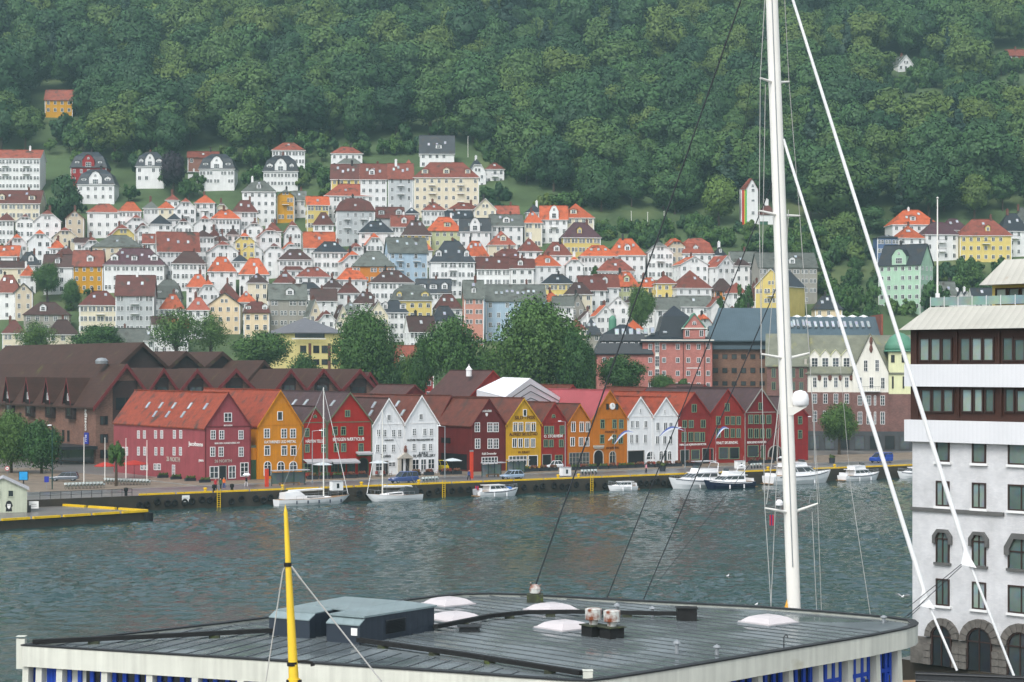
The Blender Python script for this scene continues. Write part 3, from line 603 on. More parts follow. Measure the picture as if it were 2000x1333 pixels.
# 12, 13 white pair
H = wharf('b12', 'low white wharf house with dark shop opening, right of the clock house', 1225, 1275, (1253.4,775), 813, 'wood_wwhite', 'tile_orange', 'trim_white', 24)
row(H, [353], 392, 437, 18, 's', *Z5, gl='glass_dark'); row(H, [272,323,405], 508, 582, 34, 'p', *Z5); row(H, [265,318,400], 645, 732, 34, 'p', *Z5); dark(H, 232, 385, 808, *Z5); row(H, [452], 806, 885, 86, 'a', *Z5, gl='glass_dark')
H = wharf('b13', 'low white wharf house with arched shop windows, second right of the clock house', 1275.2, 1324, (1298.6,776), 812, 'wood_wwhite', 'tile_orange', 'trim_white', 24)
row(H, [591], 400, 442, 18, 's', *Z5, gl='glass_dark'); row(H, [523,596,650], 525, 608, 38, 'p', *Z5); row(H, [518,590,648], 655, 740, 38, 'p', *Z5); row(H, [555,637], 800, 890, 42, 'a', *Z5, gl='glass_dark'); dark(H, 583, 610, 805, *Z5, m='glass_dark', name='door', fm='trim_white')
# 14, 15, 16 reds
H = wharf('b14', 'crimson wharf house with green shutters beside the low white pair', 1324.2, 1386.5, (1358,767), 809, 'wood_brickred', 'tile_orange', 'wood_brickred', 25, 'frame_green')
row(H, [878], 348, 430, 46, 'p', *Z5); row(H, [785,848,965], 503, 582, 46, 'p', *Z5); row(H, [780,845,905,958], 623, 718, 48, 'p', *Z5); row(H, [890], 795, 890, 85, 's', *Z5); dark(H, 745, 825, 800, *Z5, m='glass_dark', name='shop_window')
sign(H, 'NIKOLAI-KJERRINGKVETER', 735, 995, 748, 24, o=Z5[0], sc=5.)
H = wharf('b15', 'brick red wharf house with wide lit shop window, between green shuttered and grey trimmed ones', 1386.7, 1454, (1420,760), 806, 'wood_rust', 'tile_mauve', 'wood_rust', 25, 'frame_green')
row(H, [1200], 338, 420, 46, 'p', *Z5); row(H, [1113,1200,1256,1312], 468, 552, 42, 'p', *Z5); row(H, [1115,1195,1255,1310], 585, 677, 44, 'p', *Z5); dark(H, 960, 1060, 785, *Z5); row(H, [1165,1270], 768, 885, 95, 's', *Z5); sign(H, 'KNUT SKURNDAL', 1095, 1305, 730, 34, o=Z5[0], sc=5.)
H = wharf('b16', 'wine red wharf house with pale grey gable boards at the right end of the row', 1454.2, 1518, (1487,758), 805, 'wood_wine', 'tile_mauve', 'trim_grey', 26, 'frame_green')
row(H, [1527], 333, 407, 40, 'p', *Z5); row(H, [1430,1488,1545,1607], 453, 542, 46, 'p', *Z5); row(H, [1428,1486,1543,1605], 586, 682, 46, 'p', *Z5); row(H, [1452], 750, 865, 105, 's', *Z5); dark(H, 1530, 1568, 755, *Z5, m='gate_green', name='door'); sign(H, 'BERGENS HUSFLID', 1395, 1580, 725, 26, o=Z5[0], sc=5.)
H = wharf('b17', 'wine red corner house with arched gateway behind the white yacht mast', 1518.4, 1578, (1549,775), 812, 'wood_crimson', 'tile_mauve', 'wood_crimson', 20, 'frame_green')
row(H, [1912], 468, 545, 40, 't', *Z5); row(H, [1912], 600, 685, 40, 't', *Z5); dark(H, 1605, 1735, 757, *Z5, arch=True)
# gap filler between 1 and 2: a narrow green passage door in a low wall
p = uv((u_at(490)+u_at(504))/2, .6, BZ); w = u_at(504)-u_at(490)-.1
g = empty('passage_gate', p, BA); tag(g, 'narrow green passage door between the maroon and amber wharf houses', 'gate')
MB().box(-w/2,w/2,0,.2,3.2,5.2,0).box(-w/2,w/2,-.05,0,5.2,5.6,1).build('lintel_board', ['wood_amber','trim_olive'], g)
MB().box(-w/2,w/2,.0,.12,0,3.2,0).box(-w*.02,w*.02,-.03,0,0,3.2,1).build('door_leaf', ['gate_green','trim_olive'], g)
# white scaffold tent behind the row
t = empty('scaffold_tent', P(1012, 790, 386)*1, BA); t.location.z = 2.2
tag(t, 'big white weather tent over a house being repaired behind the row', 'tent')
def tentp(px, py, Y): return Matrix.Rotation(-BA, 4, 'Z') @ (P(px, py, Y)-t.location)
ridge0 = tentp(1036, 739, 372); ridge1 = tentp(982, 737, 398); el0 = tentp(986, 776, 368); er0 = tentp(1094, 776, 380); el1 = tentp(931, 762, 395); er1 = tentp(1040, 762, 406)
kl0 = tentp(998,762,369); kr0 = tentp(1092,768,380)
lo = lambda q, z=8: Vector((q.x, q.y, z))
MB().slab([el0, ridge0, ridge1, el1], .12).slab([ridge0, er0, er1, ridge1], .12).build('tent_roof', 'canvas_white', t)
MB().face([lo(el0), lo(er0), er0, ridge0, el0]).face([lo(el1), lo(el0), el0, el1]).face([lo(er0), lo(er1), er1, er0]).build('tent_wall', 'canvas_white', t)
fb = MB()
for k in (.18, .36, .54):
    a, b_, c_ = el0.lerp(lo(el0), k), ridge0.lerp(Vector((ridge0.x, ridge0.y, 8)), k*.8), er0.lerp(lo(er0), k); d_ = Vector((0,-.12,0)); fb.path([a+d_, b_+d_, c_+d_], .07)
fb.build('scaffold_pole', 'iron', t)

# houses and roofs glimpsed between the wharf row and the street trees
def back_house(xl, xr, apex, eave, v, wall, roof, trim, depth, label):
    H = wharf('x', label, xl, xr, apex, eave, wall, roof, trim, depth, v0=v); row(H, [(xl+xr)/2-6, (xl+xr)/2+6], eave+2, eave+16, 8, 'p'); return H
H = back_house(918, 1006, (962,724), 772, 40, 'wood_rust', 'tile_brown', 'wood_rust', 16, 'brown roofed house with a small white cupola behind the white tent')
MB().lathe([(.6,-1),(.6,.3),(.75,.35),(.45,.7),(.12,1.1),(0,1.6)], n=8).build('cupola', 'trim_white', H['root'], (-2.5, 5, H['top']-.2))
back_house(1010, 1075, (1043,748), 785, 34, 'wood_oxblood', 'tile_rustbrown', 'wood_oxblood', 14, 'low rust brown roof behind the lemon yellow house')
back_house(1085, 1150, (1118,752), 788, 36, 'wood_rust', 'tile_rustbrown', 'wood_rust', 14, 'low rust brown roof behind the small tangerine house')
back_house(770, 850, (812,752), 790, 38, 'wood_oxblood', 'tile_brown', 'wood_oxblood', 14, 'low brown roof behind the tall white wharf pair')
back_house(1225, 1300, (1262,757), 790, 30, 'wood_rust', 'tile_rustbrown', 'wood_rust', 14, 'low rust brown roof behind the low white wharf pair')
back_house(1330, 1420, (1375,752), 785, 32, 'wood_brickred', 'tile_brown', 'wood_brickred', 16, 'brown tiled back house behind the green shuttered house')
# ------------------------------------------------------------------ brown brick hotel with many gables behind the wharf
brick_mat('hotel_brick', C(138,100,84), C(112,78,66), C(120,104,92), 1.2)
mat('hotel_roof', C(70,46,37), .8, .25, .4, bands=('Z', 3.4, .05, .32), dirt=(C(84,80,44), .22, .3))
mat('hotel_barge', C(104,36,38), .6, .12); mat('hotel_wood', C(62,46,44), .8, .2, 1, bands=('XY', 5, .02, .3)); mat('hotel_ivy', C(96,120,44), .9, .4, 1.5, bump=.2)
mat('neon_red', C(196,50,34), .5, .1); mat('sign_blue', C(40,52,150), .5, .05)
HV = 66.
hotel = empty('hotel_building', uv(u_at(242, HV), HV, 2.2), BA)
tag(hotel, 'large brown brick hotel with rows of steep dark roofed gables', 'hotel')
HU = u_at(242, HV)
def wing(xl, xr, ax, ay, ey, v, depth, wallm='hotel_brick', barge=True, wind=1, ivy=0):
    ul, ur = u_at(xl, v), u_at(xr, v); w = ur-ul; x = (ul+ur)/2-HU; y = v-HV
    h = z_at((xl+xr)/2, ey, v)-2.2; top = z_at(ax, ay, v)-2.2; Pp, G = roof_polys('g', w, depth, h, top-h, .9)
    b = walls(MB(), w, depth, 0, h)
    for q in G: b.face(q)
    wl = b.build('wall', wallm, hotel, (x, y, 0))
    rb = MB()
    for q in Pp: rb.slab(q, .35)
    rf = rb.build('roof', 'hotel_roof', hotel, (x, y, 0))
    if barge:
        o = .9; r = top-h
        for s in (-1, 1):
            e = Vector((s*(w/2+o), -o-.12, h-o*r/(w/2))); t = Vector((0, -o-.12, top)); dn = Vector((0,0,-.85)); k = Vector((0,.12,0)); u_ = Vector((0,0,.06))
            MB().hexa([e+dn, t+dn, t+dn+k, e+dn+k, e+u_, t+u_, t+u_+k, e+u_+k]).build('barge_board', 'hotel_barge' if barge == True else barge, rf)
    if wind:
        ww = w*.34
        if wallm == 'hotel_brick': MB().box(-ww*.62, ww*.62, -.12, -.01, h-4.2, h+(top-h)*.55).build('gable_panel', 'hotel_wood', wl, (0, 0, 0))
        put('window', window_mesh(round(ww, 1), 2.6, 'p', 'frame_dark', 'glass'), wl, (0, -.13, h-1.8))
    return wl, w, h, top
wl1, w1, h1, t1 = wing(187, 300, 242.5, 711, 784, HV, 75)
wing(286, 346, 312, 719, 763, HV, 26); wing(346, 417, 381, 721, 763, HV, 26); wing(418, 496, 456, 720, 761, HV, 26); wing(533, 595, 564, 721, 760, HV, 30); wing(595, 661, 628, 720, 760, HV, 30); wing(661, 737, 694.5, 721, 763, HV, 30)
wing(686, 752, 719, 727, 775, HV+12, 20, wind=0)
for a in ((205, 345, 279, 669, 735, HV+26, 80), (300, 420, 359, 686, 740, HV+28, 50), (372, 490, 430, 687, 738, HV+30, 50), (480, 545, 513, 704, 742, HV+14, 30)): wing(*a, wallm='hotel_wood', barge='hotel_roof', wind=0)
# left flank of the first wing: pointed dormers, windows, entrance canopy, sign
uL = u_at(187, HV); xL = uL-HU
for px, ay in ((23.6,741),(63,743),(102,744),(142,746)):
    v = side_v(px, uL); y = v-HV
    b = MB(); a = 1.9; hh = 4.6
    b.face([(-a,0,-3.2),(a,0,-3.2),(a,0,.4),(0,0,hh),(-a,0,.4)], 0).box(-a,a,0,1.2,-3.2,.3,0)
    for s in (-1, 1):
        q = [(0,-.5,hh+.3),(s*(a+.25),-.5,0),(s*(a+.25),5,0),(0,5,hh+.3)]; b.slab(q if s > 0 else q[::-1], .22, 1)
        e = Vector((s*(a+.3),-.6,-.05)); t = Vector((0,-.6,hh+.35)); b.hexa([e-Vector((0,0,.5)), t-Vector((0,0,.6)), t+Vector((0,.1,-.6)), e+Vector((0,.1,-.5)), e, t, t+Vector((0,.1,0)), e+Vector((0,.1,0))], 2)
    o = b.build('dormer', ['hotel_wood','hotel_roof','hotel_barge'], hotel, (xL-.8, y, h1-.4), -math.pi/2)
    put('window', window_mesh(1.8, 1.9, 'p', 'frame_dark', 'glass'), o, (0, -.01, -2.6)); put('window', window_mesh(1.2, 1.4, 'p', 'frame_white', 'glass'), o, (0, -.01, .4))
for px in (12, 40, 52, 82, 95, 124, 134):
    v = side_v(px, uL)
    for z in ((h1-8.2), (h1-11.4), (h1-5.2)):
        if z > .5 and not (z > h1-6 and px > 50): win(hotel, v-HV, z, 1.1, 2.3, 'p', 'frame_dark', 'glass', 'l', hx=-xL)
for px in (206, 200):
    for z in (h1-4.5, h1-8, h1-11): win(hotel, u_at(px, HV)-HU, z, 1.0, 1.7, 's', 'frame_dark', 'glass_dark', name='window')
va, vb = side_v(187, uL)-HV, side_v(112, uL)-HV
MB().box(xL-7.5, xL-.02, va-1, vb, 2.9, 3.5, 0).box(xL-7.3, xL-7.1, va-.6, va-.4, 0, 2.9, 1).box(xL-7.3, xL-7.1, vb-.6, vb-.4, 0, 2.9, 1).build('entrance_canopy', ['iron','iron'], hotel)
MB().box(xL-.08, xL-.02, va+1, vb-1, .1, 2.8, 0).build('entrance_glass', ['glass_dark'], hotel)
MB().box(xL-7.6, xL-7.52, va, va+5.5, 3.6, 4.7).build('neon_sign', 'neon_red', hotel)
ys = side_v(170, uL)-HV
t = text('Radisson', 1.9, 'letter_white', hotel, (xL-.25, ys, h1-3.2), (R(90), R(90), R(-90)), name='sign_lettering'); t.scale = (.75, .9, 1)
MB().box(-.2, -.02, -1.0, 1.0, -4.9, -2.7, 0).build('sign_board', ['sign_blue'], hotel, (xL, ys, h1-3.4)); text('BLU', .8, 'letter_white', hotel, (xL-.24, ys, h1-7.2), (R(90), R(90), R(-90)))
MB().lathe([(.0,0),(1.2,.1),(1.3,.7),(.8,1.2),(0,1.3)], n=12).build('roof_vent', 'galvanised', hotel, (u_at(208, HV+8)-HU-1, 8, z_at(208, 712, HV+8)-2.2))
# ------------------------------------------------------------------ larger buildings behind and beside the wharf
class Block:
    """a building whose harbour front spans photo columns px0..px1 at distance Y (middle of the front), turned by yaw"""
    def __init__(s, name, label, px0, px1, Y, eave, z0=2.0, yaw=0., cat='building', group=None):
        s.yaw = R(yaw); s.c = P((px0+px1)/2, HZ, Y); s.c.z = z0; s.z0 = z0
        s.root = empty(name, s.c, s.yaw); tag(s.root, label, cat, group)
        s.x0, s.x1 = s.lx(px0), s.lx(px1); s.w = s.x1-s.x0; s.h = s.lz((px0+px1)/2, eave)
    def lx(s, px, off=0.):               # local x where a photo column meets the plane y = off
        k = (px-1000)/F; c, n = math.cos(s.yaw), math.sin(s.yaw)
        return (k*(s.c.y+off*c)-(s.c.x-off*n))/(c-k*n)
    def lz(s, px, py, off=0.):
        x = s.lx(px, off); Y = s.c.y+x*math.sin(s.yaw)+off*math.cos(s.yaw); return CH-(py-HZ)/F*Y-s.z0
    def win(s, px, yt, yb, wp, style='p', fr='frame_white', gl='glass', off=0., name='window', parent=None):
        x = s.lx(px); z1 = s.lz(px, yt); z0 = s.lz(px, yb); w = s.lx(px+wp/2)-s.lx(px-wp/2)
        return win(parent or s.root, x, z0, round(w, 1), round(z1-z0, 1), style, fr, gl, off=off, name=name)
    def box(s, name, m, px0, px1, yt, yb, y0=-.15, y1=-.004, parent=None):
        x0, x1 = s.lx(px0), s.lx(px1); return MB().box(x0, x1, y0, y1, s.lz(px0, yb), s.lz(px0, yt)).build(name, m, parent or s.root)
    def roof(s, kind, d, ridge, m, o=.5, x0=None, x1=None, h=None, name='roof', y0=0., wallm=None):
        x0 = s.x0 if x0 is None else x0; x1 = s.x1 if x1 is None else x1; h = s.h if h is None else h
        xm = (x0+x1)/2; w = x1-x0; r = CH-(ridge-HZ)/F*(s.c.y+xm*math.sin(s.yaw)+d/2)-s.z0-h
        Pp, G = roof_polys(kind, w, d, h, r, o); b = MB()
        for q in Pp: b.slab(q, .25, 0)
        for q in G: b.face(q, 1)
        s.top = h+r
        return b.build(name, [m, wallm or s.wall], s.root, (xm, y0, 0))
    def body(s, d, wall, x0=None, x1=None, h=None, y0=0., zb=-4.):
        s.wall = wall; x0 = s.x0 if x0 is None else x0; x1 = s.x1 if x1 is None else x1
        return walls(MB(), x1-x0, d, zb, s.h if h is None else h).build('wall', wall, s.root, ((x0+x1)/2, y0, 0))
brick_mat('pink_brick', C(196,122,112), C(178,104,96), C(196,150,138), 1.3)
brick_mat('brown_brick', C(140,104,84), C(122,86,70), C(140,120,104), 1.3)
brick_mat('plum_brick', C(134,96,88), C(112,78,74), C(128,104,96), 1.2)
mat('teal_roof', C(78,94,102), .4, .12, .3, bands=SEAM); mat('black_tile', C(40,46,52), .4, .2, .5, bands=TILE, spec=.45); mat('copper_green', C(88,138,114), .5, .15, .6)
mat('render_white', C(224,222,210), .8, .1, .3, streak=.06); mat('render_lime', C(218,220,176), .8, .1, .3, streak=.06); mat('moss_slate', C(122,124,108), .7, .25, .5, bands=TILE, dirt=(C(140,138,92), .35, .4))
mat('render_yellow', C(224,208,140), .8, .08, .2, streak=.05); mat('stone_dark', C(70,72,74), .7, .2, .6); mat('grey_metal_roof', C(110,110,114), .5, .12, .4, bands=SEAM)
Z6 = lambda x, y: (1130+x/5.405, 580+y/5.405)
# pink brick hotel block
B = Block('pink_office_block', 'pink brick block with black tiled roof and stepped front gable', 1255, 1391, 455, 664); B.body(16, 'pink_brick'); B.roof('h', 16, 632, 'black_tile', .7)
for x in (757,902,1047,1158,1268,1367):
    for a, b in ((500,558),(640,697),(780,836),(905,962)): p = Z6(x, a); B.win(p[0], p[1], Z6(x, b)[1], 8, 'p')
for a, b in ((478,590),(625,735),(760,836)): p = Z6(828, a); B.win(p[0], p[1], Z6(828, b)[1], 8.5, 'g', off=-.25); 
B.box('bay', 'render_white', *[Z6(x, 0)[0] for x in (808, 850)], 668, 740, -.24)
x0, x1 = B.lx(1287), B.lx(1356); B.roof('m', 13, 597, 'black_tile', .2, x0, x1, B.lz(1320, 660), 'tower_roof', 1.5)
a, z1 = B.lx(1356), B.lz(1356, 662); gw = B.lx(1377)-B.lx(1335); zt = B.lz(1356, 614); zm = B.lz(1356, 642)
gb = MB().face([(-gw/2,0,0),(gw/2,0,0),(gw/2,0,zm-z1),(0,0,zt-z1),(-gw/2,0,zm-z1)], 0).face([(-gw/2,6,0),(-gw/2,0,0),(-gw/2,0,zm-z1),(-gw/2,6,zm-z1)], 0)
for s in (-1, 1):
    q = [(0,-.2,zt-z1+.3),(s*(gw/2+.4),-.2,zm-z1),(s*(gw/2+.4),7,zm-z1),(0,7,zt-z1+.3)]; gb.slab(q if s > 0 else q[::-1], .3, 1)
gg = gb.build('front_gable', ['pink_brick','copper_green'], B.root, (a, -.3, z1))
for s in (-1.6, 1.6): put('window', window_mesh(.9, 1.5, 'p'), gg, (s, -.002, .5))
put('window', window_mesh(.9, .9, 'a'), gg, (0, -.002, zm-z1+.8)); MB().box(-gw/2-.5, gw/2+.5, -.3, 0, zm-z1-.1, zm-z1+.15).build('cornice', 'render_white', gg)
for x in (1106, 1328): px = Z6(x, 0)[0]; MB().tube((B.lx(px),-.15,0),(B.lx(px),-.15,B.h),.09,.09,6).build('drain_pipe', 'chimney_brick', B.root)
MB().box(B.x0-.4, B.x1+.4, -.45, -.01, B.h-.35, B.h+.05).build('cornice', 'render_white', B.root)
xl, xr = B.lx(1166), B.x0-.02; hl = B.lz(1210, 690); B.body(14, 'pink_brick', xl, xr, hl); B.roof('m', 14, 634, 'black_tile', .5, xl-.1, xr+2, hl, 'wing_roof')
for x in (268,345,420,497,572,652): p = Z6(x, 505); xx = B.lx(p[0]); dormer(B.root, xx, .7, B.lz(p[0], 685), 1.5, 2.2, 2.5, 'chimney_dark', 'black_tile', flat=True)
for x in (272, 345): p = Z6(x, 640); B.win(p[0], p[1], Z6(x, 698)[1], 7, 'p')
MB().lathe([(.9,-3),(.9,1.0),(.72,1.5),(.3,1.9),(0,2.0)], n=12).build('copper_turret', 'copper_green', B.root, (B.lx(1199), 6, B.lz(1199, 632)))
for x0_, y0_ in ((920,250),(1045,248),(410,400),(482,398),(560,398),(638,396),(715,392),(788,384),(918,380)):
    p = Z6(x0_, y0_); yy = 5.2 if y0_ < 300 else 2.4; plane_box('skylight', B.root, (B.lx(p[0]), yy, B.lz(p[0], p[1])*1.0+.35+(yy*.006)), (1,0,0), (0,1,.95), .95, 2.0, .5, ['skylight_frame','skylight_glass'])
B.box('wall_lettering', 'letter_white', Z6(1140,0)[0], Z6(1290,0)[0], 718.5, 720, -.05)
# brown brick office with teal roof
B = Block('brown_office_block', 'brown brick office with teal metal roof and square dark windows', 1391.5, 1527, 462, 682); B.body(18, 'brown_brick')
for i in range(7):
    x = 1397.5+i*18.2
    for t, b in ((692,701.5),(718.7,729),(745,753.5),(770,779)): B.win(x, t, b, 10.5, 's', 'frame_dark', 'glass_dark')
b = MB(); xa, xb = B.x0-.5, B.x1+.5; z1, z2, z3 = B.lz(1460, 664), B.lz(1460, 646), B.lz(1460, 616)
b.box(xa, xb, -.8, .6, B.h-.1, B.h+.8, 0).hexa([(xa,.7,B.h+.7),(xb,.7,B.h+.7),(xb,17,B.h+.7),(xa,17,B.h+.7),(xa,.9,z1),(xb,.9,z1),(xb,17,z1),(xa,17,z1)], 1)
b.slab([(xa,-.2,z1-.1),(xb,-.2,z1-.1),(xb,4.5,z2+1.2),(xa,4.5,z2+1.2)], .3, 0).slab([(xa+1,4.6,z2+.8),(xb,4.6,z2+.8),(xb,11,z3+2.0),(xa+3,11,z3+2.0)], .3, 0).face([(xa,17,z1-1),(xa,4,z1),(xa+3,11,z3+1.7)], 0)
rf = b.build('roof', ['teal_roof','stone_dark'], B.root)
for i in range(9):
    for k in (0, 1): plane_box('skylight', B.root, (xa+5.2+i*1.9*1.15+k*.85, 7.6, z2+1.75), (1,0,0), (0,6.4,z3-z2+1.2), .5, 2.6, .3, ['skylight_frame','skylight_glass'])
B2 = Block('long_teal_hall', 'long low hall with blue grey metal roof and rows of skylights', 1528, 1722, 492, 662, 4, 0); B2.body(16, 'brown_brick'); B2.roof('s', 16, 619, 'teal_roof', .5)
for i in range(15):
    px = 1540+i*11.6; plane_box('skylight', B2.root, (B2.lx(px), 4.6, B2.h+(B2.top-B2.h)*.6+.12), (1,0,0), (0,8,B2.top-B2.h), .7, 2.6, .3, ['skylight_frame','skylight_glass'])
for i in range(8): MB().lathe([(1.3,0),(1.2,.35),(0,.8)], n=10).build('roof_dome', 'trim_white', B2.root, (B2.lx(1545+i*22), 9, B2.top-.3))
MB().box(B2.x1-.1, B2.x1+.3, -.2, 16, B2.h-6, B2.top+.4).build('end_wall', 'roof_R', B2.root)
# white over brown brick bank building
B = Block('white_topped_building', 'building with white upper floors over brown brick and a tall pointed gable', 1577, 1668, 446, 725.5, 2.2, -8); B.body(18, 'render_white')
B.roof('s', 18, 655, 'moss_slate', .5, B.x0, B.lx(1790)); ym = 766.5
lower = lambda xa_, xb_, y0_: MB().box(xa_, xb_, y0_-.12, y0_-.003, -.5, B.lz(1640, ym)).build('brick_facing', 'plum_brick', B.root)
lower(B.x0-.1, B.lx(1668), 0)
ZZ = lambda x, y: (1560+x/4.94, 660+y/4.94)
for x in (155,257,358,463):
    for (a, b), st in (((380,480),'c'),):
        p = ZZ(x, a); B.win(p[0], p[1], ZZ(x, b)[1], 8, st)
    for a, b in ((540,635),(703,812)): p = ZZ(x, a); B.win(p[0], p[1], ZZ(x, b)[1], 8.5, 'c', off=-.12)
    p = ZZ(x, 240); xx = B.lx(p[0]); dormer(B.root, xx, 1.2, B.lz(p[0], ZZ(0, 312)[1]), 2.3, 3.2, 4, 'render_white', 'render_lime')
    p = ZZ(x+45, 385); MB().lathe([(.0,-.7),(.35,-.5),(.42,.4),(.0,.6)], n=8).build('wall_shield', 'chimney_brick', B.root, (B.lx(p[0]), -.05, B.lz(*p)))
# big gable bay
gx0, gx1 = B.lx(1665), B.lx(1735); gw = gx1-gx0; hz = B.lz(1700, 728); tz = B.lz(1698, 653)
gb = MB().face([(0,-.6,-.5),(gw,-.6,-.5),(gw,-.6,hz),(gw/2,-.6,tz),(0,-.6,hz)], 0).face([(0,0,-.5),(0,-.6,-.5),(0,-.6,hz),(0,0,hz)], 0).face([(gw,-.6,-.5),(gw,0,-.5),(gw,0,hz),(gw,-.6,hz)], 0)
for s in (-1, 1):
    q = [(gw/2,-.8,tz+.2),(gw/2+s*(gw/2+.3),-.8,hz-.1),(gw/2+s*(gw/2+.3),8,hz-.1),(gw/2,8,tz+.2)]; gb.slab(q if s > 0 else q[::-1], .3, 1)
gb.build('front_gable', ['render_white','moss_slate'], B.root, (gx0, 0, 0)); lower(gx0-.05, gx1+.05, -.6)
for x, a, b in ((645,215,325),(755,212,325),(590,380,488),(700,380,488),(810,382,492)): p = ZZ(x, a); B.win(p[0], p[1], ZZ(x, b)[1], 8, 'c', off=-.6)
for x in (590, 675, 735, 808):
    for a, b in ((555,652),(715,835)): p = ZZ(x, a); B.win(p[0], p[1], ZZ(x, b)[1], 9 if x != 735 else 4.5, 'c', off=-.72)
balcony(B.root, B.lx(1700), B.lz(1700, 765), 4.2, off=-.6)
for a, b, w in ((30,75,.4),(95,150,.4)): p = ZZ(697, a); q = ZZ(697, b); z0_ = B.lz(*q); MB().lathe([(.0,0),(w*.6,.3),(w,.9),(w*.7,1.7),(0,2.0)], n=8).build('gable_ornament', 'chimney_brick', B.root, (B.lx(p[0]), -.62, z0_))
# tower with green dome
tx0, tx1 = B.lx(1735)+.02, B.lx(1781); tw = tx1-tx0; th = B.lz(1758, 686)
MB().box(tx0, tx1, -.3, 8, -.5, th, 0).build('tower_wall', 'render_lime', B.root); MB().box(tx0-.02, tx1+.12, -.42, -.302, -.5, B.lz(1758, 770)).build('brick_facing', 'plum_brick', B.root)
MB().lathe([(tw*.62,0),(tw*.66,.5),(tw*.58,1.5),(tw*.42,2.9),(tw*.2,3.7),(0,4.0)], n=16).box(-tw*.66, tw*.66, -tw*.66, tw*.66, -.4, .05).build('dome', 'copper_green', B.root, ((tx0+tx1)/2, 2.6, th+.2), smooth=True)
for x in (907, 1010):
    for a, b, st in ((165,240,'s'),(375,490,'s')): p = ZZ(x, a); B.win(p[0], p[1], ZZ(x, b)[1], 7.5 if a < 200 else 3.5, st, 'frame_dark', 'glass_dark', off=-.3)
MB().box(B.x0-.1, tx1, -1.3, -.43, 0, 4.3, 0).build('shop_front', 'stone_dark', B.root)
for i in range(7): win(B.root, B.x0+1.6+i*3.3, .3, 2.2, 3.1, 's', 'frame_dark', 'glass', off=-1.3, name='shop_window')
# older brick part with slate roof to its left
B3 = Block('brick_corner_building', 'brick building with mossy slate roof, left of the white topped one', 1498, 1576.5, 447, 712, 2.2, -8); B3.body(17, 'plum_brick'); B3.roof('s', 17, 652, 'moss_slate', .4)
for x in (1511,1549,1565):
    for t, b in ((720,738),(746,762),(775,792)): B3.win(x, t, b, 8, 'p', 'frame_green')
MB().box(B3.x1-.6, B3.x1-.1, 0, 17, B3.h-1, B3.h+1.2).build('parapet', 'stone_pale', B3.root)
# yellow institution on the left behind the hotel roofs
B = Block('yellow_institution', 'pale yellow building with grey roof, roof terrace and brick quoins', 577, 668, 530, 648, 12, 24); B.body(24, 'render_yellow'); B.roof('h', 24, 621, 'grey_metal_roof', .8)
for x in (592,617.5,634,654):
    for t, b in ((675,690),(702,713)): B.win(x, t, b, 12, 'p', 'frame_dark', 'glass_dark')
for x in (605, 643): B.box('brick_pilaster', 'chimney_brick', x-2.5, x+2.5, 671, 725)
B.box('terrace_parapet', 'render_white', 568, 634, 660.5, 663, -.9, -.6); B.box('terrace_glass', 'glass_dark', 576, 634, 648, 660, -.1)
